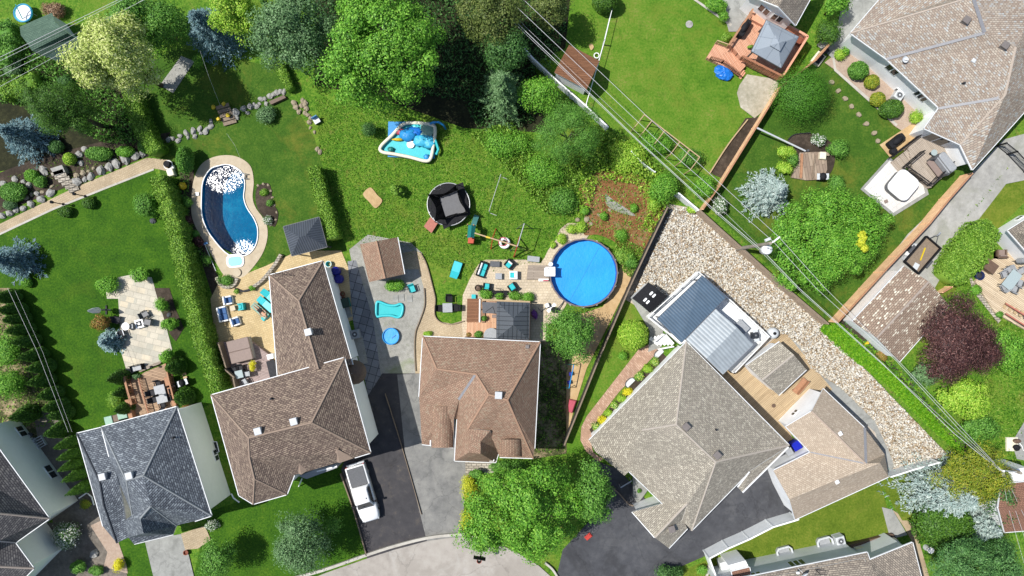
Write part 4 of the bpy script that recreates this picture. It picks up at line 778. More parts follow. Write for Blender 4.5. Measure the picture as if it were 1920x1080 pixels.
VE2 = dict(a=(1185.6, 960, 3.0), b=(1242.6, 944, 3.4), r=(1289, 944, 4.6), g=(1228, 1008, 4.3), e=(1254, 1028, 3.0), f=(1289, 991, 3.1), s=(1280, 974, 3.5))
house('garage', 'small grey shingled garage wing pointing down the wide dark driveway', 'garage', VE2, ['a b r g'.split(), 'g r s f e'.split()], 'a b r s f e g'.split(), 'shingle_grey', 'siding_white', .3, vents=[(1258, 990, 'box', 'vent_dark')], caps=[('g', 'r')], capmat='cap_grey', gut=[frozenset('ef'), frozenset('ag')])
VE3 = dict(a=(1408.5, 880.7, 3.25), b=(1479.5, 835, 3.25), c=(1392, 922.4, 2.6), d=(1384, 913, 2.7))
L = {k: G(*p) - cE for k, p in dict(a=(1405, 884, 3.35), b=(1478, 838, 3.2), c=(1392, 923, 2.6), d=(1383, 913, 2.75)).items()}
roof_shell('porch_roof', L, ['a b c d'.split()], ['shingle_grey', 'gutter'], tE); g = MB(); g.beam(L['b'], L['c'], .14, .14); g.beam(L['a'], L['d'], .12, .12); g.build('gutter', 'gutter', tE)
VF = dict(a=(1474, 800, 3.0), G=(1522, 771, 4.6), t=(1543.4, 729, 3.0), w=(1620.5, 802, 3.0), z=(1659, 852, 3.0), y=(1666, 894, 3.0), x=(1491, 974, 3.0), l=(1480, 936, 4.7), k=(1450, 882.6, 3.0), i=(1520, 848, 3.0), M=(1622.6, 869, 4.5), N=(1650, 868, 4.7))
tF, cF, hF = house('garage', 'white walled garage with a plain taupe roof below the pebble yard', 'garage', VF, ['a G M i'.split(), 'G t w M'.split(), 'k i M N l'.split(), 'l N y x'.split(), 'w z y N M'.split()], 'a G t w z y x l k i'.split(), 'shingle_taupe', 'siding_white', .3,
      vents=[(1575, 813, 'small', 'white'), (1569, 903, 'small', 'white')], valleys=[('i', 'M'), ('w', 'M')], gut=[frozenset(s) for s in (('a', 'i'), ('k', 'i'), ('t', 'w'), ('x', 'y'), ('x', 'l'), ('a', 'G'))], caps=[('G', 'M')], capmat='cap_taupe')
VG = dict(a=(1595, 62, 3.6), b=(1662, 110, 3.6), c=(1761, 202, 3.6), d=(1733, 240.5, 3.6), e=(1801, 271, 3.6), f=(1823.5, 318, 3.6), g=(1970, 155, 3.6), h=(1905, 88, 6.6), i=(1885, 178, 5.8), j=(1872, 183, 5.6), k=(1846, 61, 6.4), l=(1824, -6, 6.6), m=(1700, -60, 3.6), n=(1980, -70, 6.6), o=(2040, 60, 3.6), q=(2080, -20, 4))
tG, cG, hG = house('bungalow', 'big white sided bungalow with a multicoloured tan shingle roof filling the upper right corner', 'house', VG,
      ['a b k l'.split(), 'b c j h k'.split(), 'c d e i j'.split(), 'e f g h i'.split(), 'a l n m'.split(), 'l k h n'.split(), 'h g o q n'.split(), ['h', 'j', 'i']], 'a b c d e f g o q n m'.split(), 'shingle_tan', 'siding_white', .4,
      vents=[(1808, 40, 'box', 'vent_dark'), (1880, 87, 'box', 'vent_dark'), (1825, 114, 'small', 'grey_light'), (1804, 157, 'pipe', 'dark'), (1868, 241, 'pipe', 'dark')], caps=[('a', 'l'), ('h', 'i'), ('i', 'e')], capmat='cap_tan', valleys=[('b', 'k'), ('k', 'l'), ('c', 'j')],
      gut=[frozenset(s) for s in (('a', 'b'), ('b', 'c'), ('c', 'd'), ('d', 'e'), ('e', 'f'), ('f', 'g'), ('a', 'm'))])
def wall_ix(hull, c, p, q):
    """hull edge nearest to the pixel segment"""
    m = (G(*p) + G(*q)) / 2 - c; best = None
    for i in range(len(hull)):
        a, b = Vector(hull[i][:2]), Vector(hull[(i + 1) % len(hull)][:2]); ab = b - a; t = max(0, min(1, (Vector(m[:2]) - a).dot(ab) / ab.dot(ab))); d = (Vector(m[:2]) - a - ab * t).length
        if best is None or d < best[0]: best = (d, i)
    return best[1]
i = wall_ix(hG, cG, (1690, 140, 3), (1720, 165, 3))
window(tG, hG, cG, i, .1, .28, 1.9, 3.0); window(tG, hG, cG, i, .62, .8, 1.9, 3.0, n=3); window(tG, hG, cG, i, .45, .56, .35, .9, n=2)
i = wall_ix(hG, cG, (1750, 250, 3), (1790, 265, 3)); window(tG, hG, cG, i, .25, .85, .9, 3.0)
i = wall_ix(hA, cA, (20, 870, 3), (80, 950, 3)); window(tA, hA, cA, i, .3, .45, .4, 1.3); window(tA, hA, cA, i, .8, .92, .4, 1.3)
i = wall_ix(hB, cB, (350, 820, 4), (390, 940, 4)); window(tB, hB, cB, i, .38, .5, .1, .9)
i = wall_ix(hF, cF, (1490, 790, 3), (1515, 775, 3)); window(tF, hF, cF, i, .15, .5, 1.3, 1.9)
VH = dict(a=(1330, 1097, 4.4), b=(1626, 1036, 4.4), c=(1631, 1050, 4.2), d=(1711, 1017.6, 4.2), e=(1745, 1150, 4.2), f=(1660, 1140, 5.6), g=(1420, 1190, 6))
tH, cH, hH = house('bungalow', 'white walled house with window wells and a grey brown roof cut by the bottom edge', 'house', VH, ['a b c f g'.split(), 'c d e f'.split()], 'a b c d e f g'.split(), 'shingle_mid', 'siding_gray', .45, gut=[frozenset('ab'), frozenset('cd'), frozenset('de'), frozenset('bc')])
i = wall_ix(hH, cH, (1440, 1072, 4), (1600, 1040, 4)); window(tH, hH, cH, i, .36, .47, 2.3, 3.7, n=3); window(tH, hH, cH, i, .68, .75, 3.0, 3.8, n=2)
VH2 = dict(a=(1372, 1072, 2.9), b=(1405, 1064, 2.9), c=(1412, 1092, 3.4), d=(1378, 1100, 3.4))
house('entrance_porch', 'little brown shingled porch on the white house at the bottom edge', 'porch', VH2, ['a b c d'.split()], 'a b c d'.split(), 'shingle_red', 'siding_gray', .15, th=.1)
VI = dict(a=(1890, 432, 3.2), b=(1960, 388, 3.2), c=(2010, 470, 3.2), d=(1950, 500, 3.2), p=(1945, 442, 4.8), q=(1965, 455, 4.8))
tI, cI, hI = house('bungalow', 'white house corner with a brown roof at the right edge by the clipped hedge', 'house', VI, ['a b p'.split(), 'b c q p'.split(), 'c d q'.split(), 'd a p q'.split()], 'a b c d'.split(), 'shingle_mid', 'siding_white', .35)
i = wall_ix(hI, cI, (1895, 425, 3), (1930, 405, 3)); window(tI, hI, cI, i, .08, .3, .6, 1.2)
VJ = dict(a=(1695, 499, 2.9), b=(1598, 603, 2.9), c=(1644, 634, 3.7), d=(1686, 679, 2.9), e=(1780, 572, 2.9), f=(1742, 528, 3.7))
tJ, cJ, hJ = house('garden_garage', 'long garage with a light-spotted brown roof beside the dark purple tree', 'garage', VJ, ['a b c f'.split(), 'c d e f'.split()], 'a b c d e f'.split(), 'shingle_spot', 'siding_white', .3, caps=[('c', 'f')], capmat='cap_mid', gut=[frozenset('de'), frozenset('ab')])
VK = dict(a=(1400, -12, 3.6), b=(1459.6, 12.3, 5.2), c=(1492, 47, 3.6), d=(1540, -40, 3.6), e=(1500, -50, 5.2), f=(1450, -70, 3.6))
tK, cK, hK = house('bungalow', 'white gabled house end with a grey roof at the top edge above the raised deck', 'house', VK, ['a b e f'.split(), 'b c d e'.split()], 'a b c d e f'.split(), 'shingle_mid', 'siding_white', .35)
i = wall_ix(hK, cK, (1465, 20, 4), (1485, 40, 4)); window(tK, hK, cK, i, .1, .6, 2.2, 3.3, n=2)
i = wall_ix(hK, cK, (1420, 0, 4), (1445, 10, 4)); window(tK, hK, cK, i, .5, .95, 2.2, 3.3, n=2)
VL = dict(a=(1878, 908, 3.6), b=(1960, 900, 3.6), c=(1960, 992, 3.6), d=(1884, 998, 3.6))
VL.update(e=(1872, 952, 4.8), f=(1960, 946, 4.8))
house('bungalow', 'house end with a plain reddish brown roof at the right edge below the utility pole', 'house', VL, ['a b f e'.split(), 'e f c d'.split()], 'a b f c d e'.split(), 'shingle_red', 'siding_white', .3)
slab('covered_entry', [(1884, 884), (1925, 876), (1935, 900), (1892, 905)], 0, 3.3, 'white'); o = bpy.data.objects['covered_entry']; tag(o, 'flat white entry roof beside the reddish brown roof at the right edge', 'porch')

def far_windows(t, c, hull, n=2):
    """windows on the long walls that face away from the garden centre"""
    for i in range(len(hull)):
        a, b = Vector(hull[i]), Vector(hull[(i + 1) % len(hull)]); d = b - a; L = Vector((d.x, d.y)).length; nn = Vector((d.y, -d.x)); m = (a + b) / 2 + c
        if L < 4.5 or nn.x * m.x + nn.y * m.y < 0: continue
        hi = min(a.z, b.z)
        for z in [1.0] + ([hi - 2.1] if hi > 5.1 else []):
            for k in range(n): s0 = (k + .5) / n; window(t, hull, c, i, s0 - .7 / L, s0 + .7 / L, z, z + 1.2)
for q in ((tB, cB, hB), (tC, cC, hC), (tD, cD, hD), (tE, cE, hE), (tF, cF, hF), (tG, cG, hG), (tH, cH, hH), (tA, cA, hA)): far_windows(*q)

# sheds
VS = dict(a=(37, 50, 2.2), b=(97, 24, 2.2), c=(141, 71, 2.2), d=(87, 107, 2.2), k1=(39, 66, 3.0), k2=(103, 42, 3.0), m1=(60, 95, 3.0), m2=(126, 62, 3.0), r1=(50, 80, 3.3), r2=(114, 51, 3.3))
house('garden_shed', 'green shingled shed with a barn-shaped roof in the upper left corner', 'shed', VS, ['a b k2 k1'.split(), 'k1 k2 r2 r1'.split(), 'r1 r2 m2 m1'.split(), 'm1 m2 c d'.split()], 'a b k2 r2 m2 c d m1 r1 k1'.split(), 'shingle_green', 'siding_gray', .15, th=.1, gut=[])
VS = dict(a=(675, 458, 2.3), b=(745, 445, 2.3), c=(758, 514, 2.3), d=(692, 529, 2.3), r1=(706, 452, 3.5), r2=(722, 522, 3.5), p=(738, 452, 3.0))
house('garden_shed', 'brown shingled shed with a ridge down its middle at the edge of the gravel yard', 'shed', VS, ['a r1 r2 d'.split(), 'r1 b c r2'.split()], 'a r1 b c r2 d'.split(), 'shingle_rust', 'siding_gray', .2, th=.1, caps=[('r1', 'r2')], capmat='cap_rust', gut=[frozenset('bc')])
VS = dict(a=(1067, 84, 2.4), b=(1124, 114, 2.4), c=(1100, 168, 2.4), d=(1039, 136, 2.4), r1=(1053, 110, 3.2), r2=(1112, 141, 3.2))
house('garden_shed', 'brown ribbed-roof shed under the power lines against the white fence', 'shed', VS, ['a b r2 r1'.split(), 'r1 r2 c d'.split()], 'a b r2 c d r1'.split(), 'floor_dark', 'siding_white', .15, th=.08, gut=[])
VS = dict(a=(1400, 685, 2.4), b=(1462, 641, 2.4), c=(1512, 693, 2.4), d=(1460, 741, 2.4), r1=(1429, 713, 3.3), r2=(1488, 665, 3.3))
house('garden_shed', 'grey shingled shed on the tan terrace beside the grey bungalow', 'shed', VS, ['a b r2 r1'.split(), 'r1 r2 c d'.split()], 'a b r2 c d r1'.split(), 'shingle_grey', 'siding_white', .2, th=.1, gut=[frozenset('ab'), frozenset('ad'), frozenset('cd')], caps=[('r1', 'r2')], capmat='cap_grey')
VS = dict(a=(1216, 529, 2.2), b=(1251, 556, 2.2), c=(1219, 587, 2.2), d=(1185, 559, 2.2))
VS.update(r1=(1203, 573, 2.55), r2=(1234, 543, 2.55))
tS, cS, hS = house('garden_shed', 'small shed with a flat black roof and four white roof lights', 'shed', VS, ['a d r1 r2'.split(), 'r1 c b r2'.split()], 'a b c d'.split(), 'black', 'white_vinyl', .1, th=.08, gut=[])
for (u, v) in ((1221, 550), (1226, 554.5), (1209.5, 562), (1214.5, 566.5)):
    q = G(u, v, 2.5) - cS; MB().rrect(q.x, q.y, .42, .2, .08, 2.36, 2.62, .03, ang((1209, 562), (1221, 550))).build('roof_light', 'white', tS)
# ---------------------------------------------------------------- trees
leafm('leaf_yelgreen', [(0, C(120, 140, 24)), (.5, C(176, 184, 40)), (1, C(214, 210, 70))])
leafm('leaf_juniper', [(0, C(44, 84, 16)), (.5, C(66, 116, 28)), (1, C(92, 142, 44))], .12)
tree(722, 92, 132, 128, 13, 'leaf_maple', 'huge bright green maple spreading over the top of the middle lawn', 120, 170, .30, .095, tw=.35, low=-.2, up=.5)
tree(985, 955, 118, 108, 11, 'leaf_bright', 'big bright green maple at the road beside the yellow shrubs', 105, 170, .28, .095, tw=.32, low=-.2, up=.5)
tree(1110, 925, 45, 62, 8, 'leaf_green', 'darker green tree shading the drive behind the bright maple', 60, 110, .26, .16, tw=.2)
tree(222, 114, 90, 78, 12, 'leaf_cream', 'cream and yellow leaved maple beside the green shed', 85, 190, .28, .125, tw=.25)
tree(560, 60, 82, 88, 11, 'leaf_greygreen', 'dark grey green tree left of the huge maple', 85, 120, .27, .13, tw=.25)
tree(445, 32, 50, 52, 9, 'leaf_lime', 'yellow green tree at the top edge between the blue spruce and the dark tree', 55, 110, .26, .17)
tree(272, 42, 88, 58, 7, 'leaf_green', 'low mid green tree behind the cream maple at the top edge', 80, 110, .26, .14)
tree(922, 35, 74, 62, 10, 'leaf_olive', 'dull olive tree under the power lines at the top edge', 75, 110, .26, .14)
tree(1030, 20, 46, 40, 7, 'leaf_olive', 'shadowy olive tree at the top edge beside the shed lawn', 40, 90, .24, .17)
tree(950, 98, 52, 40, 8, 'leaf_dark', 'dark green tree between the olive tree and the grey spruce', 45, 100, .25, .17)
tree(1064, 252, 74, 62, 8.5, 'leaf_green', 'round feathery green tree below the white fence', 90, 140, .2, .13, asp=.35, tw=.22)
tree(1014, 178, 44, 40, 5.5, 'leaf_bright', 'small bright tree squeezed between the grey spruce and the white fence', 40, 110, .24, .18)
tree(1072, 630, 60, 58, 6, 'leaf_green', 'loose leafy tree beside the house corner and the round pool', 70, 85, .22, .15, inner=.3, tw=.14, mat2=None)
tree(1545, 448, 128, 104, 6, 'leaf_bright', 'very wide bright green tree with yellow sprigs beside the cedar fence', 140, 150, .26, .08, rz=2.3, zc=3.4, low=-.1, tw=.25)
t_ = tree(1618, 457, 11, 32, 5.8, 'leaf_yelgreen', 'bright yellow branch growing out of the wide green tree', 10, 70, .24, .13, name='yellow_bush', cat='bush', rz=.6, zc=5.5)
tree(1795, 640, 88, 82, 6.5, 'leaf_purple', 'dark purple leaved tree beside the spotted garage roof', 165, 130, .28, .115, asp=.3, tw=.25, rz=2.6)
tree(565, 1018, 62, 62, 7, 'leaf_greygreen', 'leafy green ash tree on the front lawn by the road', 75, 95, .24, .15, inner=.35, tw=.2)
tree(622, 985, 22, 22, 3.2, 'leaf_green', 'small green tree on the front lawn just right of the ash', 16, 70, .2, .3, tw=.08)
tree(408, 1045, 38, 40, 5, 'leaf_green', 'rounded green tree on the front lawn beside the concrete drive', 45, 110, .22, .2, tw=.15)
tree(1190, 985, 1, 1, .5, 'leaf_dark', 'x', 1, 1) if False else None
tree(1815, 748, 52, 44, 4.5, 'leaf_lime', 'lime green shrubby tree below the purple tree', 50, 90, .26, .16, tw=.12)
tree(1890, 655, 40, 46, 4, 'leaf_bright', 'fresh green bush at the right edge beside the stone edging', 45, 90, .24, .18, tw=.1)
tree(1735, 702, 32, 26, 3.5, 'leaf_greygreen', 'dull green bush between the purple tree and the power lines', 26, 90, .2, .2, tw=.1)
tree(1835, 800, 42, 34, 3, 'leaf_green', 'spreading green bush on the grass below the lime green bush', 30, 80, .22, .2, tw=.1)
tree(1825, 890, 74, 62, 5.5, 'leaf_gold', 'golden green cedar beside the white fence and the silver spruce', 90, 110, .24, .12, asp=.4, tw=.2)
tree(1872, 925, 26, 50, 5, 'leaf_dark', 'dark green shrubby tree behind the golden cedar', 30, 90, .22, .25, tw=.1)
tree(1835, 1058, 88, 58, 8, 'leaf_spruce', 'dark green spruce with feathery branches at the bottom right edge', 130, 130, .3, .1, asp=.3, name='spruce_tree')
tree(1568, 8, 30, 24, 4, 'leaf_bright', 'small leafy tree at the top edge beside the tan roofed house', 24, 90, .24, .24, tw=.1)
tree(450, 258, 1, 1, .5, 'leaf_dark', 'x', 1, 1) if False else None
# spruces and pines
conifer(396, 56, 66, 7, 'leaf_bluedark', 'tall blue spruce leaning over the dark lawn at the top', levels=26, nb=13, ry=62)
conifer(40, 255, 54, 5, 'leaf_bluedark', 'blue spruce at the left edge above the rock garden', levels=22)
conifer(24, 488, 48, 4.5, 'leaf_bluedark', 'blue spruce at the left edge of the big lawn', levels=20)
conifer(1443, 360, 52, 5, 'leaf_silver', 'pale silver blue spruce beside the wide green tree', levels=20, nb=14, per=34, ln=.3, droop=.2)
conifer(1778, 925, 104, 6, 'leaf_silver', 'huge silver spruce with pale needles below the white fence', levels=26, nb=16, per=46, ln=.36, ry=72, droop=.2)
conifer(1840, 985, 46, 4.5, 'leaf_silver', 'second smaller silver spruce beside the reddish roof', levels=18, nb=13, per=36, ln=.34)
conifer(943, 172, 50, 8, 'leaf_greygreen', 'slender grey green spruce standing right of the huge maple', levels=30, nb=11, ry=68)
conifer(203, 640, 27, 2.6, 'leaf_blue', 'dwarf blue spruce at the edge of the flagstone patio', levels=14, nb=12, per=26, ln=.24)
tree(120, 208, 62, 56, 10, 'leaf_thuja', 'dark green pine with soft needles below the cream maple', 110, 130, .26, .12, asp=.25, tw=.25, name='pine_tree')
clipped(1770, 985, 54, 44, 3.2, 'leaf_thuja', 'dark green mounded yew below the huge silver spruce', n=6000, leaf=.18, jit=.14)
clipped(1776, 1002, 40, 24, 1.9, 'leaf_lime', 'yellow green skirt of juniper in front of the mounded yew', n=3600, leaf=.16, jit=.14)
# yew-like cloud tree near the deck
tj = tree(1505, 172, 54, 52, 4.6, 'leaf_juniper', 'billowing dark green juniper of rounded tiers behind the cedar fence', 15, 1100, .15, .3, asp=.5, tw=.16, inner=.72, flatc=.6, low=0, name='juniper_tree')
# cedar row along the left lawn: eleven flames
CED = [(33, 557, 3.4), (44, 580, 3.5), (51, 597, 3.3), (59, 617, 3.5), (69, 637, 3.5), (83, 664, 3.6), (97, 685, 3.6), (97, 710, 3.5), (112, 735, 3.2), (122, 757, 3.3), (131, 771, 3.2), (124, 803, 3.2)]
L_ = ['northernmost cedar of the row along the big lawn, by the blue spruce', 'second dark cedar from the top of the row along the big lawn', 'third dark cedar from the top of the row along the big lawn', 'fourth dark cedar from the top of the row along the big lawn', 'fifth dark cedar from the top of the row along the big lawn', 'cedar just above the middle of the row along the big lawn', 'cedar just below the middle of the row along the big lawn', 'fifth dark cedar from the bottom of the row along the big lawn', 'fourth dark cedar from the bottom of the row along the big lawn', 'third dark cedar from the bottom of the row along the big lawn', 'second dark cedar from the bottom of the row along the big lawn', 'last cedar of the row, nearest the slate grey roof']
c0 = None
for (u, v, h), l in zip(CED, L_):
    p = G(u, v)
    if c0 is None: c0 = clipped(u, v, 15, 15, 3.4, 'leaf_thuja', l, 'flame', 3600, .13, 'cedar_tree', 'cedar', 'cedar row along the big lawn', hz=0)
    else: c0b = c0.copy(); col.objects.link(c0b); c0b.location = (p.x, p.y, 0); c0b.scale = (1, 1, h / 3.4); c0b.rotation_euler = (0, 0, u * 1.7); c0b['label'] = l
for (u, v, r, h, l) in ((66, 772, 17, 3.6, 'cedar with a pale tip beside the gravel, just left of the row'), (236, 705, 15, 3.2, 'dark cedar beside the left railing of the brown deck, upper one'), (240, 732, 12, 2.6, 'middle dark cedar beside the left railing of the brown deck'), (246, 762, 14, 2.8, 'lower dark cedar beside the bins at the brown deck'), (338, 685, 17, 2.8, 'dark cedar right of the brown deck, under the leafy shrub'), (352, 742, 19, 2.4, 'bright tipped cedar beside the barbecue at the brown deck')):
    clipped(u, v, r, r, h, 'leaf_thuja', l, 'flame', 2600, .12, 'cedar_tree', 'cedar', 'cedars around the brown deck', hz=0)
for k, (u, v) in enumerate(((137, 825), (143, 845), (146, 864), (152, 884), (160, 908))):
    clipped(u + 8, v, 12, 12, 3.6, 'leaf_thuja', ['first', 'second', 'third', 'fourth', 'last'][k] + ' small cedar from the top along the slate grey roof edge', 'flame', 1500, .12, 'cedar_tree', 'cedar', 'small cedars along the slate roof', hz=0)
# hedges
hedge([(292, 330), (300, 355), (324, 430), (344, 520), (354, 560), (374, 640), (400, 720), (406, 738)], [1.4, 1.3, 1.4, 1.3, 1.25, 1.25, 1.15, 1.1], 2.6, 'leaf_hedge', 'long ragged green hedge between the big lawn and the kidney pool', 260, .14, jit=.13)
hedge([(240, 165), (250, 205), (268, 250), (290, 284)], 1.35, 1.9, 'leaf_hedge', 'straight trimmed hedge running down from the cream maple', 260)
hedge([(586, 312), (598, 360), (612, 405), (624, 447)], 1.15, 2.0, 'leaf_hedge', 'trimmed hedge with a deep shadow beside the slate gazebo', 260)
hedge([(520, 115), (530, 140), (542, 165)], .8, 1.2, 'leaf_hedge', 'short hedge under the dark grey green tree', 240)
hedge([(1866, 425), (1846, 442), (1815, 482), (1788, 515), (1780, 524)], [2.0, 3.2, 3.4, 2.8, 1.6], 1.7, 'leaf_hedge', 'broad flat topped hedge bordering the wooden patio on the right', 230, .15, jit=.08)
hedge([(0, 172), (30, 160), (62, 146)], 1.6, 1.5, 'leaf_hedge', 'rough hedge at the left edge above the dark pine', 180, .18, jit=.25)
hedge([(2, 118), (12, 80), (2, 40)], 1.4, 1.6, 'leaf_green', 'dark hedge at the upper left edge beside the green shed', 180, .18, jit=.25)
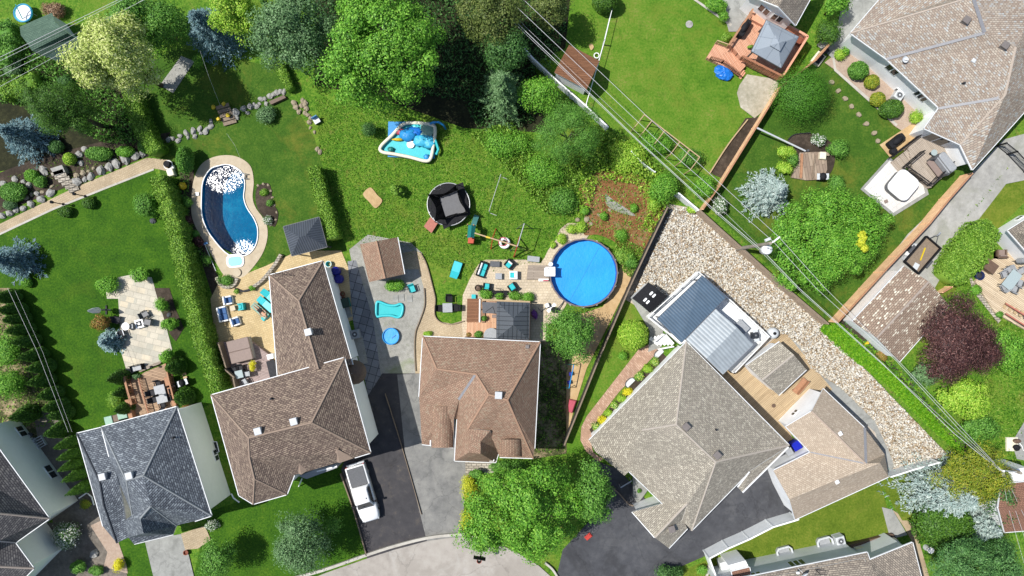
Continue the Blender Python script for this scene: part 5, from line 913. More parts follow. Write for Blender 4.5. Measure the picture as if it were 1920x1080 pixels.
# shrubs: (u, v, rx, ry, h, material, label, how)
for (u, v, rx, ry, h, m, l, *k) in [
    (273, 384, 27, 27, 2.2, 'leaf_green', 'big rounded shrub against the ragged hedge on the big lawn'),
    (372, 115, 12, 16, 1.5, 'leaf_bright', 'small bright shrub at the tip of the tall blue spruce'),
    (198, 535, 24, 18, 1.4, 'leaf_bright', 'low shrub at the upper left corner of the flagstone patio'),
    (264, 515, 17, 17, 2.0, 'leaf_bright', 'upright shrub casting a round shadow at the top of the flagstone patio'),
    (188, 604, 19, 17, 2.0, 'leaf_russet', 'reddish green shrub above the dwarf blue spruce'),
    (303, 572, 14, 14, 1.6, 'leaf_bright', 'leafy shrub right of the flagstone patio, topmost of three'),
    (316, 608, 16, 14, 1.6, 'leaf_bright', 'leafy shrub right of the flagstone patio, middle of three'),
    (312, 668, 18, 15, 1.8, 'leaf_bright', 'leafy shrub at the top right corner of the brown deck'),
    (350, 765, 10, 12, 1.2, 'leaf_russet', 'small russet shrub tucked beside the cream house corner'),
    (16, 722, 34, 30, 3.0, 'leaf_bright', 'big bright bush at the left edge beside the cedars'),
    (14, 655, 26, 40, 2.4, 'leaf_bright', 'tall bright bush at the left edge above the big bright bush'),
    (690, 242, 14, 15, 2.2, 'leaf_dark', 'dark little pine beside the blue inflatable'),
    (745, 358, 17, 16, 1.8, 'leaf_hedge', 'lone shrub on the lawn left of the trampoline'),
    (1245, 350, 32, 34, 3.0, 'leaf_bright', 'dense green bush at the top of the pebble yard'),
    (1323, 350, 24, 24, 2.4, 'leaf_bright', 'green bush between the two fences under the power lines'),
    (1352, 385, 17, 20, 1.8, 'leaf_white', 'white flowering bush behind the brown fence corner'),
    (1180, 295, 40, 40, 1.4, 'leaf_lime', 'sprawling yellow green vine along the white fence'),
    (1230, 268, 34, 26, 1.6, 'leaf_bright', 'leafy vine under the wooden trellis frame'),
    (1292, 295, 28, 20, 1.6, 'leaf_green', 'leafy vine under the lower end of the trellis frame'),
    (1018, 320, 48, 38, 2.2, 'leaf_bright', 'wild bush mass below the round feathery tree'),
    (950, 268, 48, 30, 1.6, 'leaf_bright', 'wild bushes right of the blue inflatable'),
    (1055, 375, 30, 32, 1.8, 'leaf_green', 'dark wild bush at the left edge of the red mulch'),
    (1096, 395, 12, 10, .9, 'leaf_bright', 'small plant at the left end of the red mulch'),
    (1132, 405, 8, 8, .8, 'leaf_bright', 'small plant beside a pale stone in the red mulch'),
    (1188, 390, 10, 8, .8, 'leaf_bright', 'small plant near the gravel patch in the red mulch'),
    (1228, 385, 12, 16, 1.2, 'leaf_lime', 'yellow green plant at the right edge of the red mulch'),
    (1165, 440, 14, 12, .8, 'leaf_bright', 'weedy clump above the round pool in the red mulch'),
    (1090, 426, 13, 13, 1.0, 'leaf_lime', 'yellow green hosta at the top of the round pool'),
    (1072, 430, 9, 9, .9, 'leaf_lime', 'small yellow green hosta left of the larger one at the pool'),
    (1052, 448, 12, 11, .9, 'leaf_lime', 'yellow green hosta on the curve of the pool patio'),
    (1037, 460, 7, 7, .7, 'leaf_lime', 'smallest yellow green hosta at the lawn tip beside the pool'),
    (1170, 480, 24, 20, .9, 'leaf_hedge', 'weedy green clump right of the round pool'),
    (1182, 490, 16, 18, 1.0, 'leaf_green', 'green weeds against the dark fence right of the pool'),
    (912, 552, 15, 9, .9, 'leaf_bright', 'leafy plant left of the planter row above the peach deck'),
    (935, 556, 10, 6, .8, 'leaf_bright', 'small plant in the middle of the planter row above the peach deck'),
    (966, 556, 13, 9, 1.0, 'leaf_bright', 'rounded plant behind the charcoal gazebo, left one'),
    (990, 558, 15, 11, 1.0, 'leaf_bright', 'rounded plant behind the charcoal gazebo at its corner'),
    (737, 536, 22, 11, .8, 'leaf_bright', 'grassy plants below the brown garden shed'),
    (898, 628, 9, 6, .7, 'leaf_green', 'dark green potted bush against the top of the rust brown roof'),
    (880, 627, 6, 5, .6, 'leaf_russet', 'small russet bush against the top of the rust brown roof'),
    (802, 626, 10, 4, .6, 'leaf_lime', 'pale plant at the top left corner of the rust brown roof'),
    (878, 915, 11, 30, 1.5, 'leaf_yelgreen', 'yellow shrub between the old driveway and the bright maple, upper one'),
    (875, 980, 11, 28, 1.4, 'leaf_yelgreen', 'yellow shrub at the kerb beside the bright maple, lower one'),
    (893, 888, 16, 9, 1.4, 'leaf_green', 'green shrub below the stone entry of the rust brown house'),
    (950, 878, 40, 14, 1.4, 'leaf_green', 'low green shrubs under the front eave of the rust brown house'),
    (222, 1060, 13, 12, 1.1, 'leaf_yellow', 'bright yellow mounded shrub beside the pebble bed'),
    (122, 1005, 25, 30, 2.0, 'leaf_white', 'white flowering hydrangea in the shade of the cream house'),
    (160, 945, 9, 10, .8, 'leaf_gold', 'small gold shrub in the dark gravel beside the cream house'),
    (145, 1062, 18, 14, 1.2, 'leaf_green', 'green shrub at the bottom edge beside the dark gravel'),
    (178, 1072, 16, 10, .9, 'leaf_green', 'dark green shrub at the bottom edge left of the yellow mound'),
    (395, 985, 14, 10, 1.0, 'leaf_white', 'white flowering shrub beside the paved entry of the grey roofed house'),
    (1575, 103, 12, 12, .9, 'leaf_lime', 'pale lime shrub at the upper tip of the pink gravel bed'),
    (1718, 221, 14, 13, 1.1, 'leaf_lime', 'lime shrub at the lower end of the pink gravel bed'),
    (1585, 96, 9, 9, .9, 'leaf_bright', 'little green shrub beside the white house corner'),
    (1553, 60, 27, 26, 2.6, 'leaf_thuja', 'dark rounded bush between the deck fence and the tan roof'),
    (1345, 10, 24, 12, 1.4, 'leaf_bright', 'leafy shrub at the top edge beside the lawn kerb'),
    (1357, 28, 10, 12, 1.2, 'leaf_bright', 'small leafy shrub at the end of the lawn kerb'),
    (1362, 70, 11, 9, .8, 'leaf_hedge', 'small weedy plant in front of the pink deck walkway'),
    (1472, 316, 17, 14, 1.3, 'leaf_lime', 'lime shrub beside the old boards'),
    (1476, 284, 18, 14, 1.3, 'leaf_lime', 'lime shrub at the top of the round bed'),
    (1490, 300, 13, 16, 1.4, 'leaf_green', 'dark green shrub between the two lime shrubs'),
    (1575, 278, 25, 21, 1.6, 'leaf_green', 'rounded dark green shrub right of the old boards'),
    (1534, 262, 18, 12, 1.0, 'leaf_white', 'white flowered plants at the top of the round bed'),
    (1570, 346, 18, 20, 1.4, 'leaf_green', 'shrub beside the black barbecue at the old boards'),
    (1830, 545, 12, 9, .8, 'leaf_bright', 'spiky green plant at the edge of the wooden patio'),
    (1875, 590, 9, 6, .6, 'leaf_green', 'small green plant beside the red stairs'),
    (1275, 390, 1, 1, .3, 'leaf_green', '') if False else (1302, 392, 16, 10, .8, 'leaf_lime', 'leafy weeds at the upper tip of the pebble yard'),
    (1318, 1068, 11, 11, 1.0, 'leaf_bright', 'small round shrub at the bottom edge beside the white fence'),
    (1255, 1075, 34, 14, 2.2, 'leaf_dark', 'dark shrub at the bottom edge beside the wide driveway'),
    (422, 526, 14, 11, .8, 'leaf_green', 'low green planting in the kidney shaped planter by the pool'),
    (384, 390, 1, 1, .3, 'leaf_green', '') if False else (350, 382, 9, 12, .9, 'leaf_green', 'small green shrub on the left side of the kidney pool'),
    (352, 412, 11, 10, .9, 'leaf_purple', 'dark red shrub on the left side of the kidney pool'),
    (366, 438, 8, 8, .8, 'leaf_green', 'tuft of green at the waist of the kidney pool'),
    (372, 452, 12, 10, .9, 'leaf_purple', 'dark red shrub below the waist of the kidney pool'),
    (386, 488, 9, 9, .8, 'leaf_green', 'green plant at the lower left of the kidney pool'),
    (494, 360, 9, 7, .5, 'leaf_hedge', 'low plant in the stone bordered bed right of the kidney pool'),
    (505, 380, 7, 7, .5, 'leaf_green', 'round plant in the stone bordered bed right of the kidney pool'),
    (503, 412, 10, 10, .6, 'leaf_white', 'white flowers at the lower end of the stone bordered bed'),
    (500, 215, 26, 16, 1.2, 'leaf_greygreen', 'sparse grey shrub on the worn lawn above the kidney pool'),
    (100, 17, 26, 15, 1.3, 'leaf_brown', 'dry brown shrub behind the green shed'),
    (22, 128, 22, 20, 1.2, 'leaf_greygreen', 'grey green shrub at the left edge below the green shed'),
    (120, 152, 20, 12, 1.2, 'leaf_dark', 'dark shrub between the green shed and the dark pine'),
    (1168, 668, 10, 10, .9, 'leaf_bright', 'little round shrub below the big lime ball'),
    (215, 750, 14, 20, 1.0, 'leaf_hedge', 'leafy plants beside the left railing of the brown deck')]:
    if rx > 1: bush(u, v, rx, ry, h, m, l, n=int(min(5200, 700 + rx * ry * 4.2)), leaf=.15 if rx < 16 else .19, nl=max(8, min(34, int(rx * ry / 22))), cr=.34 if rx < 16 else .24)
for (u, v, rx, ry, h, m, l, *k) in [
    (1187, 628, 28, 28, 2.8, 'leaf_lime', 'large clipped lime green ball beside the white stairs'),
    (1610, 132, 18, 17, 1.5, 'leaf_green', 'clipped green ball in the pink gravel bed, upper one'),
    (1635, 153, 13, 13, 1.2, 'leaf_gold', 'clipped golden ball in the pink gravel bed beside the green one'),
    (1646, 186, 14, 13, 1.1, 'leaf_gold', 'clipped yellow mound in the pink gravel bed near the heat pump'),
    (1672, 204, 22, 17, 1.5, 'leaf_thuja', 'wide dark clipped mound below the heat pump'),
    (1135, 2, 24, 20, 2.4, 'leaf_thuja', 'dark clipped ball at the top end of the wire fence'),
    (166, 381, 12, 10, .9, 'leaf_thuja', 'small clipped ball beside the right garden lamp'),
    (122, 397, 13, 10, .9, 'leaf_thuja', 'small clipped ball beside the left garden lamp'),
    (185, 288, 25, 13, 1.2, 'leaf_green', 'flat topped bush in the rock garden, widest one'),
    (235, 284, 17, 10, .9, 'leaf_bright', 'bright green cushion in the rock garden beside the wide bush'),
    (275, 274, 16, 13, 1.1, 'leaf_green', 'green mound at the right end of the rock garden'),
    (130, 298, 11, 11, 1.1, 'leaf_lime', 'small lime ball above the stone steps'),
    (105, 275, 14, 12, 1.2, 'leaf_dark', 'dark mound in the shade above the stone steps'),
    (60, 330, 13, 12, 1.1, 'leaf_bright', 'bright round bush left of the stone steps'),
    (75, 340, 12, 11, .9, 'leaf_green', 'green tuft close to the stone steps'),
    (24, 360, 24, 18, 1.3, 'leaf_green', 'large green mound at the left end of the rock garden'),
    (18, 384, 12, 9, .8, 'leaf_greygreen', 'grey green cushion at the lower left of the rock garden'),
    (347, 300, 13, 25, 2.6, 'leaf_green', 'dark square clipped shrub at the top of the kidney pool'),
    (50, 530, 9, 9, .8, 'leaf_bright', 'little bright ball below the blue spruce on the left'),
    (1168, 585, 1, 1, .3, 'leaf_green', '')]:
    if rx > 1: clipped(u, v, rx, ry, h, m, l, n=int(900 + rx * ry * 5), leaf=.13)
for k, (u, v) in enumerate(((1226, 678), (1215, 692), (1200, 705), (1177, 735), (1165, 748), (1152, 760), (1140, 775), (1128, 788), (1118, 800))):
    bush(u, v, 11, 9, .6, ('leaf_mixed', 'leaf_lime', 'leaf_mixed', 'leaf_yellow', 'leaf_lime', 'leaf_mixed', 'leaf_lime', 'leaf_yellow', 'leaf_mixed')[k], 'flowering clump in the narrow bed between the brick walk and the white wall', 700, .13, 'flower_clump', 'flowers', 'flower clumps along the white bungalow', nl=10)
# ground cover nobody could count
cover('rough_grass', [(590, 180), (720, 210), (980, 270), (1080, 330), (1080, 420), (1030, 450), (1010, 490), (870, 520), (800, 490), (660, 450), (600, 300)], 30000, .13, 'blades', .1, up=2.2)
cover('weeds', [(880, 250), (960, 230), (1000, 290), (1090, 300), (1140, 240), (1260, 330), (1250, 370), (1180, 320), (1120, 320), (1085, 350), (1080, 400), (1020, 400), (960, 330)], 15000, .26, 'leaf_hedge', .9, seed=6)
cover('wild_growth', [(1090, 300), (1140, 250), (1250, 330), (1255, 385), (1225, 440), (1200, 430), (1215, 380), (1190, 345), (1120, 335), (1100, 400), (1075, 410)], 5000, .26, 'leaf_lime', 1.0, seed=21)
cover('mulch_weeds', [(1100, 330), (1220, 345), (1240, 385), (1212, 478), (1150, 450), (1100, 430)], 3200, .2, 'leaf_hedge', .3, seed=7)
cover('pool_weeds', [(1150, 440), (1215, 470), (1180, 520), (1160, 500)], 2200, .2, 'leaf_hedge', .4, seed=8)
cover('thick_grass', [(1533, 616), (1568, 602), (1640, 655), (1700, 712), (1838, 868), (1800, 852), (1740, 800), (1660, 720), (1570, 655)], 22000, .22, 'blades_bright', .3, seed=9, up=2.5)
cover('vine_leaves', [(1560, 610), (1580, 600), (1700, 700), (1840, 860), (1825, 862), (1690, 715)], 2600, .24, 'leaf_dark', .5, seed=10)
cover('lane_weeds', [(1870, 330), (1900, 300), (1790, 440), (1755, 510), (1745, 520), (1790, 430)], 1500, .2, 'blades', .2, seed=11)
cover('meadow_grass', [(1800, 520), (1960, 640), (1960, 870), (1850, 850), (1760, 740)], 8000, .2, 'blades', .12, seed=12, up=3)
cover('woodland_undergrowth', [(590, 150), (870, 190), (900, 250), (1000, 230), (1060, 60), (1060, -30), (480, -30), (520, 110)], 18000, .3, 'leaf_dark', .8, seed=13)
cover('yard_weeds', [(-30, 545), (20, 545), (60, 640), (110, 740), (130, 800), (-30, 800)], 2600, .24, 'leaf_hedge', .3, seed=31)
cover('side_weeds', [(1015, 645), (1075, 645), (1060, 700), (1060, 845), (1005, 850)], 1500, .22, 'leaf_hedge', .35, seed=33)
cover('border_weeds', [(-20, 60), (120, 110), (220, 170), (280, 270), (200, 270), (60, 200), (-20, 190)], 9000, .26, 'leaf_green', .6, seed=14)
cover('rock_garden_leaves', [(-20, 345), (100, 300), (290, 255), (290, 280), (140, 335), (-20, 405)], 1500, .16, 'leaf_hedge', .2, seed=15)
cover('pool_border_leaves', [(335, 300), (356, 310), (356, 400), (395, 500), (380, 500), (345, 400)], 1300, .2, 'leaf_green', .5, seed=16)
def pebbles(name, px, n, r, mat, seed):
    W = [G(*p) for p in px]; xs = [w.x for w in W]; ys = [w.y for w in W]; rg = np.random.default_rng(seed)
    X = np.stack([rg.uniform(min(xs), max(xs), n * 4), rg.uniform(min(ys), max(ys), n * 4)], 1); ins = np.zeros(len(X), bool)
    for i in range(len(W)):
        a, b = W[i], W[i - 1]; ins ^= ((a.y > X[:, 1]) != (b.y > X[:, 1])) & (X[:, 0] < (b.x - a.x) * (X[:, 1] - a.y) / ((b.y - a.y) or 1e-9) + a.x)
    X = X[ins][:n]; m = len(X); O = np.array([(1, 0, 0), (.3, .95, 0), (-.8, .6, 0), (-.8, -.6, 0), (.3, -.95, 0), (.2, .1, .8), (0, 0, -.6)], np.float32)
    s = r * (.5 + rg.random(m) ** 2 * 1.3); a = rg.random(m) * 6.28; V = np.repeat(O[None], m, 0) * (1 + rg.normal(size=(m, 7, 1)) * .16) * s[:, None, None]
    V[:, :, 1] *= .75; x = V[:, :, 0] * np.cos(a)[:, None] - V[:, :, 1] * np.sin(a)[:, None]; y = V[:, :, 0] * np.sin(a)[:, None] + V[:, :, 1] * np.cos(a)[:, None]
    V = np.stack([x + X[:, :1], y + X[:, 1:], V[:, :, 2] + s[:, None] * .35 + .1], 2).reshape(-1, 3); T = np.array([(i, (i + 1) % 5, 5) for i in range(5)] + [((i + 1) % 5, i, 6) for i in range(5)])
    F = (T[None] + 7 * np.arange(m)[:, None, None]).reshape(-1, 3); o = npmesh(name, V, F, mat); o['kind'] = 'stuff'; return o
pebbles('gravel', [(1258, 390), (1285, 390), (1310, 402), (1400, 474), (1540, 606), (1536, 620), (1620, 692), (1740, 816), (1770, 848), (1757, 860), (1676, 876), (1668, 850), (1640, 790), (1580, 730), (1520, 690), (1500, 650), (1470, 625), (1440, 630), (1372, 566), (1312, 508), (1245, 568), (1215, 528), (1185, 558)], 30000, .095, 'pebble', 3)
# ---------------------------------------------------------------- pools
def water_mat():
    m, nt, N, L, P = nodes('pool_water'); tc = N.new('ShaderNodeTexCoord'); co = tc.outputs['Object']
    n = noise(N, L, co, 4.2, 1, .4); n2 = noise(N, L, co, 9, 2)
    # the return jets ruffle the water at the two ends of the pool
    tot = None
    for (u, v, r) in ((420, 322, 2.9), (457, 470, 1.9)):
        d = N.new('ShaderNodeVectorMath'); d.operation = 'DISTANCE'; L.new(co, d.inputs[0]); d.inputs[1].default_value = G(u, v) - G(430, 395)
        mr = N.new('ShaderNodeMapRange'); mr.inputs[1].default_value = r; mr.inputs[2].default_value = r * .6; mm = N.new('ShaderNodeMath'); mm.operation = 'MULTIPLY_ADD'; L.new(n2.outputs[0], mm.inputs[0]); mm.inputs[1].default_value = 1.6; L.new(d.outputs['Value'], mm.inputs[2]); L.new(mm.outputs[0], mr.inputs[0])
        if tot is None: tot = mr.outputs[0]
        else:
            a = N.new('ShaderNodeMath'); a.operation = 'MAXIMUM'; L.new(tot, a.inputs[0]); L.new(mr.outputs[0], a.inputs[1]); tot = a.outputs[0]
    a = N.new('ShaderNodeMath'); a.operation = 'MULTIPLY_ADD'; L.new(tot, a.inputs[0]); a.inputs[1].default_value = .5; a.inputs[2].default_value = .02
    b = N.new('ShaderNodeBump'); b.inputs['Distance'].default_value = .3; L.new(n.outputs[0], b.inputs['Height']); L.new(a.outputs[0], b.inputs['Strength'])
    b2 = N.new('ShaderNodeBump'); b2.inputs['Distance'].default_value = .01; b2.inputs['Strength'].default_value = .5; L.new(n2.outputs[0], b2.inputs['Height']); L.new(b.outputs[0], b2.inputs['Normal'])
    gl = N.new('ShaderNodeBsdfGlossy'); gl.inputs['Roughness'].default_value = .19; L.new(b2.outputs[0], gl.inputs['Normal'])
    tr = N.new('ShaderNodeBsdfTransparent'); tr.inputs[0].default_value = (.42, .82, .9, 1)
    ml = N.new('ShaderNodeMath'); ml.operation = 'MULTIPLY_ADD'; L.new(tot, ml.inputs[0]); ml.inputs[1].default_value = .2; ml.inputs[2].default_value = .0008
    mx = N.new('ShaderNodeMixShader'); L.new(ml.outputs[0], mx.inputs[0]); L.new(tr.outputs[0], mx.inputs[1]); L.new(gl.outputs[0], mx.inputs[2])
    L.new(mx.outputs[0], N['Material Output'].inputs[0]); MATS['pool_water'] = m
water_mat()
mottled('pool_tile', [(0, C(14, 100, 140)), (.5, C(30, 132, 172)), (1, C(80, 180, 206))], .25, 2.4, 9, bd=0, rough=.8); MATS['pool_tile'].node_tree.nodes['Principled BSDF'].inputs['Specular IOR Level'].default_value = 0
c = G(430, 395); K = [(x - c.x, y - c.y) for x, y in KID]; n = len(K)
kp = thing('swimming_pool', 'kidney shaped in-ground pool with deep blue water and a tan surround', 'pool', c)
mb = MB(); inn = [(x * .96, y * .97) for x, y in K]; V = [(x, y, .004) for x, y in K] + [(x, y, -1.9) for x, y in inn]; F = [(i, (i + 1) % n, n + (i + 1) % n, n + i) for i in range(n)] + [tuple(range(n, 2 * n))]
mb.add(V, F); mb.build('basin', 'pool_tile', kp)
w_ = MB(); w_.poly([(x, y, -.14) for x, y in K]); w = w_.build('water', 'pool_water'); w.location = c; w['kind'] = 'structure'
mb = MB(); ring = [(x, y, .12) for x, y in K]; mb.tube(ring, .06, 6, True); mb.build('coping', 'white', kp)
q = G(442, 489) - c; mb = MB(); mb.rrect(q.x, q.y, 1.75, 1.35, .5, .0, .16, .03, R(6)); mb.build('entry_step', 'white', kp)
for k, (du, w) in enumerate(((0, 1.25), )): MB().rrect(q.x, q.y - .05, 1.35, .9, .35, .1, .19, .02, R(6)).build('step_tread', 'aqua', kp)
mb = MB(); q = G(445, 511) - c; mb.cyl(q.x, q.y, .1, .2, .42, n=20); mb.build('diving_plate', 'concrete_tan', kp)
t = thing('pool_ladder', 'white handrail ladder on the upper right rim of the kidney pool', 'ladder', G(457, 331))
for d in (-.22, .22): MB().tube([(-.35, d, .1), (-.3, d, .7), (0, d, .85), (.3, d, .6), (.45, d, .1)], .035, 6).build('rail', 'white', t)
MB().box(.1, 0, .35, .2, .44, .04).build('step', 'white', t)
o = MB().box(0, 0, .1, .35, .35, .1, 0, .03).build('skimmer_lid', 'white', loc=G(371, 364)); tag(o, 'small white square lid set in the kidney pool surround', 'lid')
t = thing('pool_pump', 'white and black pool pump and filter in the corner by the clipped square shrub', 'pump', G(321, 316), R(-72))
MB().torus(-.3, 0, .4, .42, .05, 14, 5).build('pipe_loop', 'white', t); MB().box(.5, 0, .0, .7, .65, .55, 0, .05).build('pump_box', 'cream', t); MB().cyl(-.35, 0, 0, .75, .36, .3).build('filter_tank', 'black', t); MB().box(0, .3, 0, .35, .25, .4, 0, .04).build('motor', 'white', t)
MB().tube([(.8, -.2, .06), (1.3, -.5, .05), (1.9, -.5, .05)], .04).build('hose', 'tan', t)
o = MB().ball((0, 0, .45), (.3, .36, .45), 6, 3, .18).build('bee_planter', 'yellow', loc=G(347, 350)); o.name = 'yellow_toy'; tag(o, 'lumpy yellow toy standing on the slabs left of the kidney pool', 'toy')
t = thing('pool_pole', 'long pale pool cleaning pole lying left of the kidney pool', 'pole', (0, 0, 0)); MB().tube([tuple(G(386, 458) + Vector((0, 0, .25))), tuple(G(406, 508) + Vector((0, 0, .15)))], .035).build('pole', 'grey_light', t); MB().box(*G(386, 457)[:2], .15, .5, .2, .08, R(20)).build('brush', 'sky_blue', t)
flat('liner_blue', C(40, 84, 190), .5, .1); flat('rail_taupe', C(128, 114, 112), .5, .1)
# above ground round pool with a floating cover
u, v = 1093, 512; p = G(u, v, .6); t = thing('above_ground_pool', 'round above-ground pool under a bright blue floating cover', 'pool', p.xy.to_3d())
rr = 3.28; MB().lathe(0, 0, [(rr, 0), (rr, 1.2), (rr - .03, 1.2)], 48).build('pool_wall', 'charcoal', t, True); MB().lathe(0, 0, [(rr - .04, 1.18), (rr - .05, .2)], 48).build('liner', 'liner_blue', t, True)
MB().lathe(0, 0, [(rr - .06, 1.17), (rr - .06, 1.25), (rr + .07, 1.25), (rr + .07, 1.16)], 24).build('top_rail', 'rail_taupe', t)
m, nt, N, L, P = nodes('solar_cover'); tc = N.new('ShaderNodeTexCoord'); n1 = noise(N, L, tc.outputs['Object'], .35, 5); r = ramp(N, [(.3, C(14, 150, 238, 1.35)), (.7, C(30, 168, 246, 1.3))]); L.new(n1.outputs[0], r.inputs[0]); L.new(r.outputs[0], P.inputs['Base Color']); P.inputs['Roughness'].default_value = .45
n2 = noise(N, L, tc.outputs['Object'], 2.5, 5); bump(N, L, P, n2.outputs[0], .04); MATS['solar_cover'] = m
mb = MB(); mb.cyl(0, 0, .2, .42, rr - .06, n=48); cv = mb.build('solar_cover', 'solar_cover', t)
mb = MB(); mb.beam((-1.35, -2.85, .43), (1.6, 2.5, .43), .05, .012); mb.build('seam', 'sky_blue', cv)
for k in range(16):
    a = 2 * math.pi * k / 16; MB().box((rr + .07) * math.cos(a), (rr + .07) * math.sin(a), 0, .1, .16, 1.17, a).build('upright', 'steel', t)
t = thing('pool_ladder', 'white step ladder hooked over the rim of the round blue pool', 'ladder', G(1032, 510))
for d in (-.4, .4):
    MB().box(-.1, d, 0, .9, .1, 1.75).build('side_rail', 'white', t)
for k in range(3): MB().box(-.5 + k * .22, 0, .35 + k * .42, .25, .75, .06).build('step', 'white', t)
MB().box(.1, 0, 1.5, .55, .9, .08).build('platform', 'white', t); MB().cyl(-.05, .72, 0, 1.6, .2).build('chlorine_tub', 'white', t)
slab('pool_step_deck', [(990, 497), (1031, 497), (1029, 525), (987, 524)], 0, .28, 'deck_gray'); tag(bpy.data.objects['pool_step_deck'], 'small grey board deck at the foot of the white pool ladder', 'deck')
t = thing('pool_toy_bench', 'little white and pink bench beside the board deck at the pool', 'bench', G(1019, 525)); MB().box(0, 0, .3, 1.0, .25, .08).build('seat', 'white', t); MB().box(.4, 0, 0, .1, .2, .3).build('leg', 'pink', t); MB().box(-.4, 0, 0, .1, .2, .3).build('leg', 'pink', t); MB().box(.2, -.05, .38, .5, .12, .12).build('towel', 'pink', t)
t = thing('pool_filter', 'white and black pool filter with hoses at the edge of the round patio', 'pump', G(1032, 579)); MB().cyl(.35, -.1, 0, .75, .32, .28).build('filter_tank', 'black', t); MB().box(-.35, .35, 0, .4, .4, .6, .4, .05).build('pump_box', 'white', t); MB().tube([(.6, -.1, .5), (1.2, .6, .25), (1.5, 1.2, .2)], .05).build('hose', 'charcoal', t); MB().tube([(-.3, .3, .3), (-.9, -.3, .1), (-1.2, .1, .1)], .05).build('hose', 'charcoal', t)
MB().box(.1, .1, .02, 1.1, .35, .06, .8).build('plate', 'white', t)
# children's pools
def poolrim(px, h, r, mrim, mfloor, name, label, z=0):
    P = smoothpts([Vector(q) for q in px], 5); W = [G(q.x, q.y, h) for q in P]; c = sum(W, Vector()) / len(W); c.z = z; t = thing(name, label, 'pool', c)
    MB().tube([(w.x - c.x, w.y - c.y, h - r) for w in W], r, 8, True).build('rim', mrim, t, True)
    MB().prism([(w.x - c.x, w.y - c.y) for w in W], .02, .08).build('floor', mfloor, t); return t
poolrim([(706, 568), (711, 566), (727, 572), (740, 573), (751, 570), (755, 577), (752, 591), (745, 595), (733, 592), (717, 592), (706, 593), (705, 580)], .35, .13, 'aqua', 'turquoise', 'paddling_pool', 'turquoise bone shaped paddling pool on the grey gravel')
t = thing('paddling_pool', 'round blue paddling pool on the grey gravel', 'pool', G(734, 630)); MB().lathe(0, 0, [(.7, .04), (.76, .42), (.84, .42), (.8, 0)], 28).build('wall', 'sky_blue', t, True); MB().cyl(0, 0, .03, .28, .74, n=28).build('water_surface', 'solar_cover', t); MB().beam((.1, -.2, .3), (.5, .1, .3), .05, .03).build('toy_stick', 'navy', t)
flat('sky_pale', C(72, 196, 232), .5, .15, 4)
# inflatable water park
slab('ground_tarp', [(728, 228), (816, 229), (815, 297), (727, 294)], 0.0, .21, 'sky_blue'); tag(bpy.data.objects['ground_tarp'], 'blue tarpaulin spread on the lawn under the inflatable pool', 'tarp')
px = [(757, 233), (735, 254), (714, 275), (717, 285), (740, 289), (770, 295), (798, 302), (808, 296), (813, 270), (816, 245), (811, 235), (785, 231)]
t = poolrim(px, .55, .17, 'cream', 'aqua', 'inflatable_pool', 'half collapsed aqua inflatable pool with a blue slide on the middle lawn', .2)
c = Vector(t.location)
def lump(u, v, a, b, h, mat, name, seed, z=.2):
    q = G(u, v, h) - c; return MB().ball((q.x, q.y, z + h * .25), (a, b, h * .38), 9, seed, .2).build(name, mat, t, True)
lump(764, 252, .8, .6, .9, 'sky_blue', 'slide_tower', 1); lump(790, 263, .8, .6, .7, 'sky_pale', 'slide_chute', 2); lump(805, 266, .6, .65, .7, 'sky_pale', 'slide_base', 3); lump(777, 247, .9, .5, .6, 'tarp_blue', 'slide_panel', 4)
lump(800, 245, .8, .75, .45, 'mint', 'net_panel', 5); lump(785, 240, .8, .55, .4, 'aqua', 'canopy_panel', 6); lump(750, 247, .5, .3, .45, 'pink', 'red_panel', 7)
q = G(770, 271, .4) - c; MB().cyl(q.x, q.y, .1, .3, .38, n=16).build('basket', 'white', t); lump(800, 295, .3, .3, .45, 'sky_blue', 'side_bag', 8); lump(733, 280, .3, .25, .4, 'teal', 'side_bag', 9); lump(746, 262, .55, .15, .4, 'yellow', 'water_cannon', 10)
a = [G(x, y, h) - c for x, y, h in ((806, 233, .6), (812, 229, 1.2), (822, 229, 1.3), (831, 234, .8), (836, 242, .2))]; MB().tube(a, .1, 8).build('blower_tube', 'sky_blue', t, True)
a = [G(x, y, .6) - c for x, y in ((816, 262), (822, 280), (818, 290))]; MB().tube(a, .14, 6).build('anchor_flap', 'turquoise', t)
# ---------------------------------------------------------------- trampolines, swings, play things
def netmat():
    m, nt, N, L, P = nodes('net'); tr = N.new('ShaderNodeBsdfTransparent'); P.inputs['Base Color'].default_value = (.006, .006, .007, 1); P.inputs['Specular IOR Level'].default_value = .05; mx = N.new('ShaderNodeMixShader'); mx.inputs[0].default_value = .96
    L.new(tr.outputs[0], mx.inputs[1]); L.new(P.outputs[0], mx.inputs[2]); L.new(mx.outputs[0], N['Material Output'].inputs[0]); MATS['net'] = m
netmat(); flat('mat_grey', (.12, .12, .125), .7, .1)
p = G(841, 383, .9); t = thing('trampoline', 'big round trampoline with a sagging black safety net on the middle lawn', 'trampoline', (p.x, p.y, 0))
MB().torus(0, 0, .9, 2.07, .05, 48).build('frame_ring', 'galv', t, True); MB().lathe(0, 0, [(2.04, .86), (1.72, .9)], 40).build('spring_pad', 'black', t); MB().cyl(0, 0, .84, .88, 1.72, n=40).build('mat', 'black', t)
tops = [G(*q) - p for q in ((802, 364, 2.7), (856, 346, 2.7), (876, 398, 2.7), (815, 416, 2.7))]; base = [G(*q) - p for q in ((824, 371, .95), (858, 357, .95), (873, 397, .95), (836, 410, .95))]
for q in tops: a = math.atan2(q.y, q.x); MB().tube([(2.1 * math.cos(a), 2.1 * math.sin(a), 0), (2.1 * math.cos(a), 2.1 * math.sin(a), 1.0), (q.x, q.y, 2.7)], .035, 6).build('pole', 'black', t)
